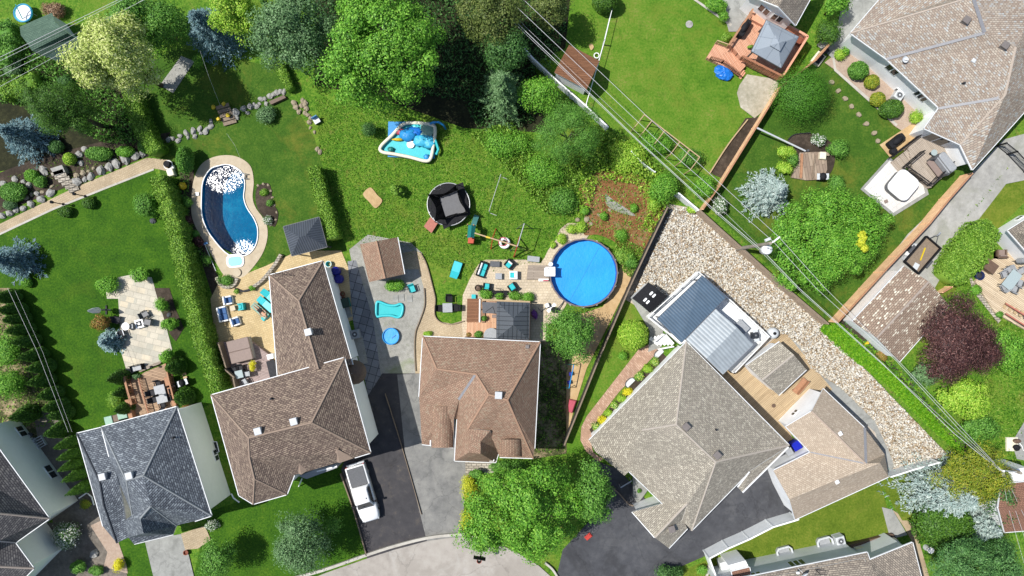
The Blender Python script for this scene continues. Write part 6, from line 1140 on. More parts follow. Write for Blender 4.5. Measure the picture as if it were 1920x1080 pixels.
nm = MB(); K_ = 8
for i in range(4):
    A, B, a, b = tops[i], tops[(i + 1) % 4], base[i], base[(i + 1) % 4]; V = []
    for j in range(K_ + 1):
        s_ = j / K_; top = A.lerp(B, s_); top.z = 2.7 - .9 * math.sin(math.pi * s_); top.x *= 1 - .22 * math.sin(math.pi * s_); top.y *= 1 - .22 * math.sin(math.pi * s_); bot = a.lerp(b, s_); bot.z = .95; mid = top.lerp(bot, .5) * 1.0; mid.x += .12 * math.sin(j * 2.1); mid.y += .12 * math.cos(j * 2.3); V += [(top.x, top.y, top.z), (mid.x, mid.y, (top.z + .95) / 2), (bot.x, bot.y, bot.z)]
    nm.add(V, [(3 * j + r_, 3 * j + r_ + 1, 3 * j + r_ + 4, 3 * j + r_ + 3) for j in range(K_) for r_ in (0, 1)])
nm.build('safety_net', 'net', t)
mb = MB(); V = [(q.x * s_, q.y * s_, .97) for q, s_ in zip(base, (1.75, 1.6, 1.3, 1.75))]
for i in range(4): mb.add([tuple(base[i][:2]) + (.93,), tuple(base[(i + 1) % 4][:2]) + (.93,), V[(i + 1) % 4], V[i]], [(0, 1, 2, 3)])
mb.build('net_skirt', 'black', t)
mb = MB(); mb.poly([(q.x, q.y, .9) for q in base]); mb.build('mat_centre', 'mat_grey', t)
for k in range(4): a = k * 1.57 + .4; MB().tube([(2.0 * math.cos(a), 2.0 * math.sin(a), .9), (1.9 * math.cos(a), 1.9 * math.sin(a), .04), (1.9 * math.cos(a + .35), 1.9 * math.sin(a + .35), .04), (2.0 * math.cos(a + .35), 2.0 * math.sin(a + .35), .9)], .035).build('leg', 'galv', t)
o = slab('red_platform', [(806.7, 407), (821, 418), (809, 437), (794.5, 424.5)], .42, .5, 'red_wood'); t = thing('step_platform', 'faded red wooden platform leaning by the trampoline', 'platform', (0, 0, 0)); o.parent = t; o.name = 'top'
for q in ((806.5, 411), (817, 419), (808, 433), (798, 424)): w = G(*q); MB().box(w.x, w.y, 0, .08, .08, .43).build('leg', 'timber_brown', t)
t = thing('playset', 'wooden swing beam with a teal slide tower and a pink ringed tyre', 'playset', (0, 0, 0))
w = [G(*q) for q in ((878, 422, 1.9), (892, 424, 1.9), (889, 446, 1.9), (876, 446, 1.9))]; mb = MB()
mb.add([tuple(x) for x in w] + [tuple((w[0] + w[1]) / 2 + Vector((0, 0, .3))), tuple((w[2] + w[3]) / 2 + Vector((0, 0, .3)))], [(0, 4, 5, 3), (4, 1, 2, 5)]); mb.build('roof', 'teal', t)
slab('tower', [(878, 444), (889, 446), (887.5, 456), (877, 456)], 0, 1.2, 'orange_red', t)
for q in ((879, 424), (890, 425), (888, 444), (877, 444)): w = G(*q); MB().box(w.x, w.y, 0, .1, .1, 1.9).build('post', 'timber_brown', t)
a, b, c_ = G(886, 428, 1.2), G(890, 415, .7), G(894, 404, .15); mb = MB()
for s_, m_ in ((0, 0),): mb.beam(a, b, .5, .06); mb.beam(b, c_, .5, .06)
mb.build('slide', 'teal_pale', t)
mb = MB(); mb.beam(G(890, 437, 2.0), G(970, 462, 2.0), .12, .14); mb.build('beam', 'timber_tan', t)
MB().beam(G(911, 444, 2.02), G(919, 446, 2.02), .16, .16).build('bracket', 'yellow', t)
for q, s_ in (((924, 445), 1), ((969, 461), 1)):
    for d in (-1, 1):
        tp = G(q[0], q[1], 2.0); ft = G(q[0], q[1], 2.0) + Vector((.25 * d, 1.0 * d, -2)); MB().beam(tp, ft, .09, .09).build('leg', 'orange_red', t)
w = G(946, 455.6, .6); ty = MB().torus(w.x, w.y, .6, .42, .15, 24, 8).build('tyre_swing', 'white', t, True); MB().tube([(w.x, w.y + .45, .7), tuple(G(943, 453, 2.0))], .03).build('rope', 'pink', ty); MB().torus(w.x - .15, w.y + .12, .72, .42, .05, 16, 6).build('ring', 'pink', ty)
t = thing('metal_swing', 'thin metal swing bar standing at the right end of the play beam', 'swing', (0, 0, 0)); MB().tube([G(983, 419, 2.9), G(970, 462, 2.9)], .05).build('bar', 'galv', t)
for q in ((983, 419), (970, 462)):
    for d in (-1, 1): tp = G(q[0], q[1], 2.9); MB().tube([tp, (tp.x + .8 * d + .1, tp.y - .25, 0)], .04).build('leg', 'charcoal', t)
MB().tube([G(970, 462, 2.9), G(964, 479, 1.2), G(963, 482, 0)], .05).build('brace', 'orange_red', t)
t = thing('soccer_goal', 'thin dark goal frame left alone on the lawn right of the trampoline', 'goal', (0, 0, 0)); MB().tube([G(939, 327, 1.3), G(917, 396, 1.3)], .03).build('crossbar', 'galv', t)
for q in ((939, 327), (917, 396)): tp = G(q[0], q[1], 1.3); MB().tube([tp, (tp.x, tp.y, 0), (tp.x + .75, tp.y - .3, 0)], .03).build('post', 'galv', t)
t = thing('seesaw_swing', 'blue toddler swing frame in the shade beside the rust brown house', 'swing', (0, 0, 0)); MB().tube([G(1076, 684, 1.5), G(1067, 728, 1.5)], .05).build('bar', 'sky_blue', t)
for q in ((1076, 684), (1067, 728)):
    for d in (-1, 1): tp = G(q[0], q[1], 1.5); MB().tube([tp, (tp.x + .7 * d, tp.y + .1 * d, 0)], .03).build('leg', 'teal', t)
for q in ((1070, 701), (1067, 717)): w = G(q[0], q[1], .5); s_ = MB().box(w.x, w.y, .45, .35, .35, .06, .2, .02).build('seat', 'royal', t); MB().tube([(w.x, w.y, .5), tuple(G(q[0] + 2, q[1], 1.5))], .015).build('chain', 'galv', s_)
slab('slide_toy', [(1068, 749), (1081, 752), (1073, 775), (1067, 773), (1066, 761)], 0, .55, 'pink', ch=.08); tag(bpy.data.objects['slide_toy'], 'pink plastic toy slide lying by the dark fence', 'toy')
t = thing('round_trampoline', 'small white round trampoline with a blue hoop beside the green shed', 'trampoline', G(54, 30)); MB().lathe(0, 0, [(.86, .72), (.66, .76), (0, .74)], 24).build('mat', 'white_fabric', t); MB().torus(0, 0, .72, .84, .09).build('ring_pad', 'aqua', t, True)
for k in range(5): a = k * 1.257; MB().tube([(.82 * math.cos(a), .82 * math.sin(a), .7), (.82 * math.cos(a), .82 * math.sin(a), 0)], .03).build('leg', 'galv', t)
q = G(36, 20, 2.0) - Vector(t.location); MB().torus(q.x + .1, q.y - .1, 1.7, .85, .045).build('hoop', 'sky_blue', t, True); MB().tube([(-.1, -.6, .7), (q.x - .2, q.y + .5, 2.2)], .04).build('hoop_pole', 'aqua', t)
# ---------------------------------------------------------------- garden furniture
def chair(u, v, rot, label, frame='black', seat='charcoal', w=.6, arm=True, back=.85, name='garden_chair', group=None, z=0, cush=None):
    p = G(u, v, .45 + z); t = thing(name, label, 'chair', (p.x, p.y, z), rot, group)
    MB().box(0, 0, .4, w, w, .07, 0, .02).build('seat', seat, t)
    mb = MB(); mb.add([(-w / 2, -w * .5, .44), (w / 2, -w * .5, .44), (w / 2, -w * .5 - .16, back), (-w / 2, -w * .5 - .16, back), (-w / 2, -w * .5 - .06, .44), (w / 2, -w * .5 - .06, .44), (w / 2, -w * .5 - .22, back), (-w / 2, -w * .5 - .22, back)], [(0, 1, 2, 3), (5, 4, 7, 6), (3, 2, 6, 7), (0, 3, 7, 4), (1, 5, 6, 2)]); mb.build('backrest', cush or seat, t)
    for i in (-1, 1):
        for j in (-1, 1): MB().box(i * w * .46, j * w * .44, 0, .05, .05, .42).build('leg', frame, t)
        if arm: MB().beam((i * w * .52, -w * .5, .62), (i * w * .52, w * .45, .62), .07, .04).build('armrest', frame, t)
    return t
def sofa(u, v, rot, label, w, d, frame, cush, n=1, name='garden_armchair', cat='armchair', pil=None, h=.42, group=None, z=0):
    p = G(u, v, .5 + z); t = thing(name, label, cat, (p.x, p.y, z), rot, group)
    MB().box(0, 0, .06, w, d, .26, 0, .03).build('base', frame, t)
    for i in (-1, 1): MB().box(i * (w / 2 - .07), 0, .05, .14, d, .55, 0, .04).build('armrest', frame, t)
    MB().box(0, -d / 2 + .08, .05, w, .16, .72, 0, .04).build('backrest', frame, t)
    cw = (w - .3) / n
    for k in range(n):
        x = -w / 2 + .15 + cw * (k + .5); MB().rrect(x, .06, cw - .02, d - .2, .06, .32, h + .06, .03).build('seat_cushion', cush, t); MB().box(x, -d / 2 + .24, .42, cw - .04, .16, .38, 0, .05).build('back_cushion', pil or cush, t)
    return t
def table(u, v, a, b, h, rot, label, top, leg='black', name='garden_table', round_=False, z=0):
    p = G(u, v, h + z); t = thing(name, label, 'table', (p.x, p.y, z), rot)
    if round_: MB().cyl(0, 0, h - .05, h, a / 2, n=28).build('table_top', top, t); MB().cyl(0, 0, 0, h - .05, .05).build('pedestal', leg, t); MB().cyl(0, 0, 0, .05, a * .25).build('foot', leg, t)
    else:
        MB().box(0, 0, h - .06, a, b, .06, 0, .015).build('table_top', top, t)
        for i in (-1, 1):
            for j in (-1, 1): MB().box(i * (a / 2 - .07), j * (b / 2 - .07), 0, .06, .06, h - .06).build('leg', leg, t)
    return t
def lounger(u, v, rot, label, cush, frame='black', L=1.9, w=.68, up=.35, name='sun_lounger'):
    p = G(u, v, .4); t = thing(name, label, 'sun lounger', (p.x, p.y, 0), rot); mb = MB(); mb.rrect(.3, 0, L * .62, w, .08, .33, .43, .03); mb.build('seat_pad', cush, t)
    mb = MB(); a = L * .62; x0 = .3 - a / 2; mb.add([(x0, -w / 2, .33), (x0, w / 2, .33), (x0 - L * .36, w / 2 * .86, .33 + up), (x0 - L * .36, -w / 2 * .86, .33 + up), (x0, -w / 2, .43), (x0, w / 2, .43), (x0 - L * .36, w / 2 * .86, .43 + up), (x0 - L * .36, -w / 2 * .86, .43 + up)], [(0, 3, 2, 1), (4, 5, 6, 7), (2, 3, 7, 6), (0, 4, 7, 3), (1, 2, 6, 5)]); mb.build('back_pad', cush, t)
    for i in (-.5, .8):
        for j in (-1, 1): MB().box(i, j * w * .42, 0, .05, .05, .34).build('leg', frame, t)
    for j in (-1, 1): MB().beam((-.6, j * w * .5, .32), (.9, j * w * .5, .32), .05, .06).build('side_rail', frame, t)
    return t
def umbrella_closed(u, v, h, label, fab, rad=.2):
    t = thing('patio_umbrella', label, 'umbrella', G(u, v)); MB().cyl(0, 0, 0, h, .035, n=8).build('pole', 'charcoal', t); MB().lathe(0, 0, [(.03, h), (rad * .45, h - .25), (rad, h - .9), (rad * 1.15, h - 1.6), (rad * .8, h - 1.75), (.04, h - 1.7)], 10).build('canopy', fab, t); MB().box(0, 0, 0, .9, .14, .1).build('base', 'dark', t); MB().box(0, 0, 0, .14, .9, .1).build('base', 'dark', t); return t
def bbq(u, v, rot, label, mat='black', L=1.4, w=.65, h=1.15, cover=True, z=0):
    p = G(u, v, h * .8 + z); t = thing('barbecue', label, 'barbecue', (p.x, p.y, z), rot)
    if cover: mb = MB(); mb.rrect(0, 0, L, w, .18, .04, h * .72, .04); mb.build('skirt', mat, t); mb = MB(); mb.ball((0, 0, h * .7), (L * .34, w * .48, h * .34), 8, 5, .04); mb.build('hood', mat, t, True)
    else:
        MB().box(0, 0, .0, L * .55, w * .9, .8, 0, .02).build('cabinet', mat, t); mb = MB(); mb.ball((0, 0, .85), (L * .3, w * .5, .3), 8, 5, 0); mb.build('hood', mat, t, True)
        for i in (-1, 1): MB().box(i * L * .4, 0, .78, L * .25, w * .8, .05).build('side_shelf', 'grey_light', t)
    return t
def bin_(u, v, rot, label, mat, h=1.0, a=.6, z=0):
    p = G(u, v, h + z); t = thing('wheelie_bin', label, 'bin', (p.x, p.y, z), rot); mb = MB(); V = [(i * a * s_ / 2, j * a * s_ / 2, zz) for s_, zz in ((.8, .08), (1, h)) for i, j in ((-1, -1), (1, -1), (1, 1), (-1, 1))]
    mb.add(V, [(3, 2, 1, 0), (4, 5, 6, 7)] + [(k, (k + 1) % 4, 4 + (k + 1) % 4, 4 + k) for k in range(4)]); mb.build('body', mat, t); MB().box(0, 0, h + .003, a * 1.1, a * 1.12, .08, 0, .03).build('lid', mat, t)
    for i in (-1, 1): MB().tube([(i * a * .4, -a * .42, .1), (i * a * .5, -a * .42, .1)], .1, 10).build('wheel', 'rubber', t)
    return t
def heat_pump(u, v, rot, label, s_=.8, h=.85, mat='grey_light', z=0):
    p = G(u, v, h + z); t = thing('heat_pump', label, 'heat pump', (p.x, p.y, z), rot); MB().box(0, 0, .06, s_, s_, h - .06, 0, .04).build('cabinet', mat, t); MB().torus(0, 0, h, s_ * .36, .03, 20, 6).build('fan_guard', 'grey', t); MB().cyl(0, 0, h - .05, h + .015, s_ * .3, n=20).build('fan', 'charcoal', t); MB().cyl(0, 0, h, h + .04, .09, n=12).build('hub', 'grey_light', t); MB().box(0, 0, 0, s_ * 1.05, s_ * 1.05, .06).build('base', 'grey', t); return t
r0 = R(-14)
umbrella_closed(200, 581, 3.0, 'closed white patio umbrella leaning over the left edge of the flagstone patio', 'white_fabric', .26)
chair(272, 589, R(-60), 'dark patio chair standing alone at the top of the white fire table', 'black', 'charcoal'); chair(276, 604, R(80), 'dark patio chair right beside the white fire table', 'black', 'charcoal')
t = thing('fire_table', 'white square fire table with a black burner on the flagstone patio', 'table', G(261, 607, .4).xy.to_3d(), R(14)); MB().box(0, 0, 0, .85, .85, .42, 0, .03).build('body', 'white', t); MB().box(0, 0, .421, .5, .5, .03).build('burner', 'black', t); MB().cyl(0, 0, .45, .47, .14).build('glass_beads', 'grey_light', t)
table(235, 612, .75, .75, .7, 0, 'round white bistro table in the shade of the reddish shrub', 'white', 'black', 'bistro_table', True)
chair(219, 600, R(-100), 'dark chair half hidden left of the round white bistro table', 'black', 'dark'); chair(227, 625, R(20), 'dark chair with a pale rim below the round white bistro table', 'grey_light', 'dark'); chair(245, 612, R(95), 'wire garden chair right of the round white bistro table', 'black', 'grey', .42, False)
# garden lamps
for (u, v, l) in ((160, 368, 'black garden lamp post on the walk edge, the right one nearer the steps'), (119, 383, 'black garden lamp post on the walk edge, the left one')):
    t = thing('garden_lamp', l, 'lamp post', G(u, v), 0, 'garden lamps along the stone walk'); MB().cyl(0, 0, 0, 1.5, .045, n=8).build('post', 'black', t); MB().lathe(0, 0, [(.06, 1.45), (.14, 1.55), (.16, 1.78), (.05, 1.9)], 8).build('lantern', 'dark', t); MB().cyl(0, 0, 0, .06, .14).build('base', 'black', t)
# house C patio
sofa(417.5, 589, R(-77), 'blue cushioned white wicker sofa against the ragged hedge', 1.5, .85, 'white', 'blue_cushion', 2, 'garden_sofa', 'sofa')
sofa(427, 563, R(-80), 'blue cushioned white wicker armchair above the wicker sofa', .85, .8, 'white', 'blue_cushion', group='white wicker armchairs'); sofa(441, 603, R(-72), 'blue cushioned white wicker armchair below the wicker sofa', .85, .8, 'white', 'blue_cushion', group='white wicker armchairs')
table(436, 578, .5, .5, .4, R(14), 'small tan side table between the white wicker seats', 'tan', 'tan', 'side_table'); sofa(452, 575, R(100), 'turquoise plastic armchair facing the white wicker seats', .7, .65, 'turquoise', 'turquoise', group=None, name='plastic_armchair')
lounger(507, 557, R(-42), 'turquoise sun lounger half under the brown wing eave', 'aqua'); lounger(499, 571, R(-42), 'turquoise sun lounger in the open on the tan paving', 'aqua', up=.15)
lounger(488, 583, R(-42), 'sun lounger with a pale towel and a person lying on it', 'mint', up=.1); t = thing('beach_towel', 'turquoise towel dropped at the foot of the occupied lounger', 'towel', G(499, 594)); mb = MB(); mb.rrect(0, 0, .9, .45, .08, .1, .2, .03, R(40)); mb.build('cloth', 'turquoise', t)
slab('wooden_bench', [(509, 584), (517, 582), (545, 660), (538, 664)], 0, .35, 'timber_tan', ch=.02); tag(bpy.data.objects['wooden_bench'], 'long pale wooden bench against the brown wing of the house', 'bench')
kerb = lambda name, pts, w, h, mat, lab, cat: None
def curb_wall(name, pts, w, h, mat, label):
    W = [G(p[0], p[1], h) for p in smoothpts(pts, 6, False)]; mb = MB()
    for a, b in zip(W, W[1:]): mb.beam((a.x, a.y, h / 2), (b.x, b.y, h / 2), w, h)
    return tag(mb.build(name, mat), label, 'low wall')
curb_wall('garden_wall', [(526, 477), (514, 497), (500, 515), (488, 528), (474, 538)], .3, .5, 'stone_wall', 'curved low brick wall between the kidney pool lawn and the tan paving')
curb_wall('garden_wall', [(405, 520), (412, 533), (424, 539), (438, 534), (444, 522)], .3, .35, 'stone_wall', 'curved low brick planter wall below the kidney pool')
curb_wall('garden_wall', [(440, 541), (455, 546), (476, 540)], .18, .3, 'dark', 'low dark edging wall between the two potted tufts on the tan paving')
bush(444, 546, 7, 6, .6, 'leaf_hedge', 'small potted tuft on the tan paving, left one', 500, .12, nl=8); bush(472, 540, 7, 7, .7, 'leaf_bright', 'small potted tuft on the tan paving, right one', 500, .12, nl=8)
slab('wooden_deck', [(405, 642), (470, 640), (503, 664), (514, 706), (447, 728), (425, 690)], 0, .55, 'deck_mauve'); tag(bpy.data.objects['wooden_deck'], 'mauve grey wooden deck holding the covered hot tub', 'deck')
p = G(449, 657, 1.5); t = thing('hot_tub', 'hot tub under a folding mauve brown cover on the mauve deck', 'hot tub', (p.x, p.y, .55), R(14)); MB().box(0, 0, 0, 2.05, 2.15, .78, 0, .05).build('shell', 'hot_tub_shell', t)
for j in (-1, 1): MB().rrect(0, j * .555, 2.15, 1.1, .08, .79, .95, .05).build('cover_half', 'brown_light', t)
flat('brown_light', C(158, 138, 128), .7, .08)
for o in bpy.data.objects:
    if o.type == 'MESH' and o.name.startswith('cover_half'): o.data.materials[0] = MATS['brown_light']
bush(477, 686, 6, 12, 1.1, 'leaf_yellow', 'tall yellow flowering plant on the mauve deck', 900, .12, nl=12, base=.55)
table(448, 702, .75, .75, .7, R(14), 'square glass table on the mauve deck', 'glass_table', 'black', z=.55)
for u, v, r, l in ((462, 701, 100, 'wire chair right of the square glass table'), (459, 715, 30, 'grey chair below the square glass table'), (438, 693, -70, 'dark chair upper left of the square glass table'), (451, 691, 190, 'dark chair above the square glass table')): chair(u, v, R(r), l, 'black', 'grey' if 'grey' in l or 'wire' in l else 'dark', .5, z=.55, group='chairs on the mauve deck')
t = thing('deck_screen', 'low pale fence panels along the left side of the mauve deck', 'fence', (0, 0, 0))
for a, b in (((409, 642), (424, 690)), ((421, 692), (439, 708)), ((437, 708), (441, 727))): x, y = G(*a, 1.6), G(*b, 1.6); MB().beam((x.x, x.y, .85), (y.x, y.y, .85), .06, 1.5).build('panel', 'timber_gray', t); MB().beam((x.x, x.y, 1.62), (y.x, y.y, 1.62), .12, .05).build('top_rail', 'timber_gray', t)
t = thing('storage_cabinet', 'dark brown cabinet between the mauve deck and the house corner', 'cabinet', G(510, 692, 1.6).xy.to_3d(), R(14)); MB().box(0, 0, 0, .7, 1.6, 1.5, 0, .03).build('body', 'brown', t); MB().box(0, 0, 1.505, .8, 1.7, .06).build('top', 'dark', t); MB().box(.0, 1.2, .55, .6, .5, .8, 0, .04).build('side_box', 'white', t)
# right side of house C: things in the shade
for (u, v, l) in ((628, 508, 'upper royal blue rain barrel beside the white wall of the brown wing'), (633, 523, 'lower royal blue rain barrel beside the white wall of the brown wing')):
    p = G(u, v, 1.0); t = thing('rain_barrel', l, 'barrel', p.xy.to_3d(), 0, 'royal blue rain barrels'); MB().lathe(0, 0, [(.36, 0), (.45, .3), (.45, .75), (.36, 1.0), (0, 1.02)], 20).build('body', 'royal', t, True); MB().cyl(0, 0, 1.0, 1.05, .14).build('lid', 'royal', t)
t = thing('bucket', 'aqua bucket at the top corner of the brown wing', 'bucket', G(615, 495, .6).xy.to_3d()); MB().lathe(0, 0, [(.22, 0), (.3, .5), (.26, .5), (.2, .05)], 16).build('body', 'aqua', t); MB().torus(0, 0, .5, .3, .02).build('rim', 'white', t)
heat_pump(665, 627, R(14), 'grey heat pump in the shade beside the brown wing', .85, .9, 'grey'); t = thing('storage_box', 'dark green storage box in the shade beside the brown wing', 'box', G(646, 568, .8).xy.to_3d(), R(14)); MB().box(0, 0, 0, .8, .9, .7, 0, .03).build('body', 'teal', t); MB().box(0, 0, .7, .86, .96, .07, 0, .02).build('lid', 'shingle_green', t)
t = thing('flower_pot', 'terracotta pots standing by the dark green storage box', 'flower pot', G(644, 551)); MB().lathe(0, 0, [(.18, 0), (.26, .4), (.22, .4), (.16, .3)], 14).build('pot', 'terracotta', t); MB().lathe(.1, -.5, [(.15, 0), (.22, .35), (.18, .35), (.14, .3)], 14).build('pot', 'terracotta', t)
for k in range(2): w = G(650 + k * 3, 582 + k * 9); o = MB().box(0, 0, .02, .7, .5, .12, .4).build('paving_slab', 'concrete', loc=w); tag(o, ('loose slab leaning by the storage box, upper one', 'loose slab leaning by the storage box, lower one')[k], 'slab')
# ---------------------------------------------------------------- fences, railings
def fence(name, label, px, h, mat, capmat=None, th=.05, post=2.4, postmat=None, kind='solid', cat='fence'):
    """px: the top edge as seen"""
    t = thing(name, label, cat, (0, 0, 0)); W = [G(p[0], p[1], h) for p in px]
    for a, b in zip(W, W[1:]):
        L = (b - a).length; n = max(1, round(L / post)); d = (b - a) / n
        for i in range(n):
            p, q = a + d * i, a + d * (i + 1)
            if kind == 'solid': MB().beam((p.x, p.y, h * .5), (q.x, q.y, h * .5), th, h - .04).build('panel', mat, t)
            elif kind == 'rail':
                m = MB(); m.beam((p.x, p.y, h - .03), (q.x, q.y, h - .03), .08, .06); m.beam((p.x, p.y, h * .12), (q.x, q.y, h * .12), .05, .05); k = max(2, int((q - p).length / .16))
                for j in range(1, k): w = p + (q - p) * j / k; m.box(w.x, w.y, h * .12, .035, .035, h * .85)
                m.build('panel', mat, t)
            elif kind == 'wire':
                m = MB(); m.tube([(p.x, p.y, h), (q.x, q.y, h)], .035); m.tube([(p.x, p.y, .15), (q.x, q.y, .15)], .02)
                for j in range(1, 8): w = p + (q - p) * j / 8; m.tube([(w.x, w.y, .1), (w.x, w.y, h)], .006, 4)
                m.build('panel', mat, t)
            MB().box(p.x, p.y, 0, .12, .12, h + .03, math.atan2(d.y, d.x)).build('post', postmat or mat, t)
        MB().box(b.x, b.y, 0, .12, .12, h + .03).build('post', postmat or mat, t)
        if capmat: MB().beam((a.x, a.y, h + .02), (b.x, b.y, h + .02), .14, .05).build('top_rail', capmat, t)
    return t
def railing(parent, pts, z, h, mat, name='railing', step=.14, w=.05, rail=.09):
    mb = MB()
    for p, q in zip(pts, pts[1:]):
        P, Q = Vector((p[0], p[1], 0)), Vector((q[0], q[1], 0)); L = (Q - P).length; n = max(1, int(L / step))
        mb.beam((P.x, P.y, z + h), (Q.x, Q.y, z + h), rail, .05); mb.beam((P.x, P.y, z + .1), (Q.x, Q.y, z + .1), .05, .05)
        for j in range(n + 1): x = P + (Q - P) * j / n; mb.box(x.x, x.y, z, w, w, h) if j % 8 else mb.box(x.x, x.y, z, w * 2, w * 2, h + .02)
    return mb.build(name, mat, parent)
fence('wooden_fence', 'cedar board fence along the gravel lane with its sunlit face to the lawn', [(1823, 325), (1783, 370), (1744, 418), (1657, 510), (1571, 604)], 1.8, 'cedar', 'timber_brown', .06)
fence('wooden_fence', 'weathered grey brown fence along the pebble yard', [(1312, 394), (1345, 424), (1392, 466), (1470, 536), (1553, 607)], 1.8, 'fence_brown', 'timber_gray', .16)
fence('wooden_fence', 'brown cedar fence between the soil strip and the juniper lawn', [(1560, 78), (1530, 112), (1465, 162), (1420, 235), (1352, 345), (1318, 392)], 1.6, 'cedar', 'timber_brown', .07)
fence('privacy_fence', 'dark fence between the round pool garden and the pebble yard', [(1252, 388), (1215, 465), (1180, 540), (1120, 680), (1058, 835)], 1.5, 'fence_dark', 'timber_gray', .06)
fence('vinyl_fence', 'white panel fence beside the brown ribbed-roof shed', [(972, 78), (1000, 110), (1045, 152), (1098, 198), (1140, 238)], 1.5, 'white_vinyl', 'white', .06)
fence('vinyl_fence', 'last broken piece of white fence among the vines', [(1184, 284), (1205, 305), (1228, 322)], 1.2, 'white_vinyl', None, .05)
fence('vinyl_fence', 'white fence stub leaning at the tip of the pebble yard', [(1272, 362), (1310, 394)], 1.7, 'white_vinyl', 'white', .05)
fence('vinyl_fence', 'white board fence between the wide driveway and the south lawn', [(1497, 974), (1450, 988), (1405, 1011), (1366, 1028), (1330, 1047)], 2.1, 'white_vinyl', 'white', .05)
fence('vinyl_fence', 'white fence running down to the bottom edge by the small round shrub', [(1330, 1047), (1348, 1096)], 2.1, 'white_vinyl', 'white', .05)
fence('vinyl_fence', 'low pale fence between the pebble yard and the silver spruce', [(1671, 894), (1715, 880), (1762, 867)], 1.5, 'siding_gray', 'white', .05)
fence('wire_fence', 'white wire fence running from the clipped dark ball to the brown shed', [(1150, 8), (1134, 75), (1122, 118), (1099, 196)], 1.3, 'white', None, kind='wire', post=3.4)
fence('metal_gate', 'black metal gate across the gravel lane beside the tan roof', [(1888, 268), (1908, 284), (1940, 318)], 1.5, 'black', None, kind='rail', post=2.2, cat='gate')
fence('metal_fence', 'black railing between the white terrace and the grey shed', [(1440, 634), (1412, 664), (1378, 700)], 1.1, 'black', None, kind='rail', post=1.6)
fence('wooden_gate', 'short wooden gate between the broad hedge and the spotted garage', [(1768, 548), (1785, 538)], 1.1, 'cedar', 'timber_brown', .05, cat='gate')
# trellis under the power lines
t = thing('trellis', 'long pale wooden trellis frame over the vines beside the open lawn', 'trellis', (0, 0, 0))
a0, a1, b0, b1 = G(1208, 215, 2.1), G(1312, 295, 2.1), G(1191, 237, 2.1), G(1293, 320, 2.1); MB().beam(a0, a1, .09, .1).build('top_rail', 'timber_tan', t)
for f in (0, .14, .37, .64, .82, 1): p, q = a0.lerp(a1, f), b0.lerp(b1, f); MB().beam(p, q, .07, .08).build('cross_bar', 'timber_tan', t); MB().beam((p.x, p.y, 0), (p.x, p.y, 2.1), .08, .08).build('post', 'timber_tan', t); MB().beam((q.x, q.y, 0), (q.x, q.y, 2.1), .08, .08).build('post', 'timber_tan', t)
# ---------------------------------------------------------------- gazebos
def gazebo(name, label, cs, peak, he, roofmat, cap=None, ridge=None, z=0, postmat='charcoal', hp=3.3, cat='gazebo', th=.06, inset_=.12):
    W = {i: G(u, v, he + z) for i, (u, v) in enumerate(cs)}; c = sum(W.values(), Vector()) / 4; c.z = z; t = thing(name, label, cat, c); L = {k: w - c for k, w in W.items()}
    if ridge and abs((W[1] - W[0]).normalized().dot((G(*ridge[1]) - G(*ridge[0])).normalized())) < .7: L['r'] = G(*ridge[0], hp + z) - c; L['s'] = G(*ridge[1], hp + z) - c; F = [[0, 1, 'r'], [1, 2, 's', 'r'], [2, 3, 's'], [3, 0, 'r', 's']]
    elif ridge: L['r'] = G(*ridge[0], hp + z) - c; L['s'] = G(*ridge[1], hp + z) - c; F = [[0, 1, 's', 'r'], [1, 2, 's'], [2, 3, 'r', 's'], [3, 0, 'r']]
    else: L['r'] = G(*peak, hp + z) - c; F = [[0, 1, 'r'], [1, 2, 'r'], [2, 3, 'r'], [3, 0, 'r']]
    roof_shell('roof', L, F, [roofmat, postmat], t, th)
    if cap:
        ctr = L['r']; M_ = {i: ctr.lerp(L[i], cap) + Vector((0, 0, .22)) for i in range(4)}; M_['r'] = ctr + Vector((0, 0, .2)); roof_shell('roof_cap', M_, [[0, 1, 'r'], [1, 2, 'r'], [2, 3, 'r'], [3, 0, 'r']], [roofmat, postmat], t, .04)
    for i in range(4): p = L[i].lerp(Vector((0, 0, 0)), inset_); MB().box(p.x, p.y, 0, .12, .12, he - .02).build('post', postmat, t)
    eb = MB()
    for i in range(4): eb.beam(L[i] - Vector((0, 0, .06)), L[(i + 1) % 4] - Vector((0, 0, .06)), .08, .1)
    eb.build('eave_beam', postmat, t); return t, c
gazebo('gazebo', 'slate blue ribbed metal gazebo between the kidney pool and the trimmed hedge', [(531, 425), (598, 407), (613, 463), (547, 480)], None, 2.3, 'metal_char', None, [(561, 444.5), (574, 441)])
gazebo('gazebo', 'charcoal panelled gazebo on the peach deck against the rust brown house', [(932, 566), (993, 568), (991.5, 637), (931, 634.5)], None, 2.2, 'metal_slate', None, [(962.5, 597), (962.5, 609)], z=.35, hp=3.1)
gazebo('gazebo', 'grey steel gazebo with a two tier roof on the raised pink deck', [(1437, 37.5), (1497.5, 69), (1464.5, 127), (1409, 96)], (1459, 82), 2.2, 'metal_pane', .34, z=1.3, hp=3.3)
t, c = gazebo('pergola', 'dark blue ribbed metal canopy over the white terrace', [(1317, 517), (1361, 558), (1278, 642), (1232, 598)], (1297, 580), 2.3, 'metal_blue', None, z=.9, hp=2.42, cat='pergola', postmat='charcoal')
t, c = gazebo('gazebo', 'pale grey ribbed metal gazebo on the white terrace beside the blue canopy', [(1342, 580), (1412, 646), (1355.5, 701.5), (1287, 636.5)], None, 2.3, 'metal_gray', None, [(1382, 614), (1325, 672)], z=.9, hp=2.9, postmat='grey', inset_=.08)
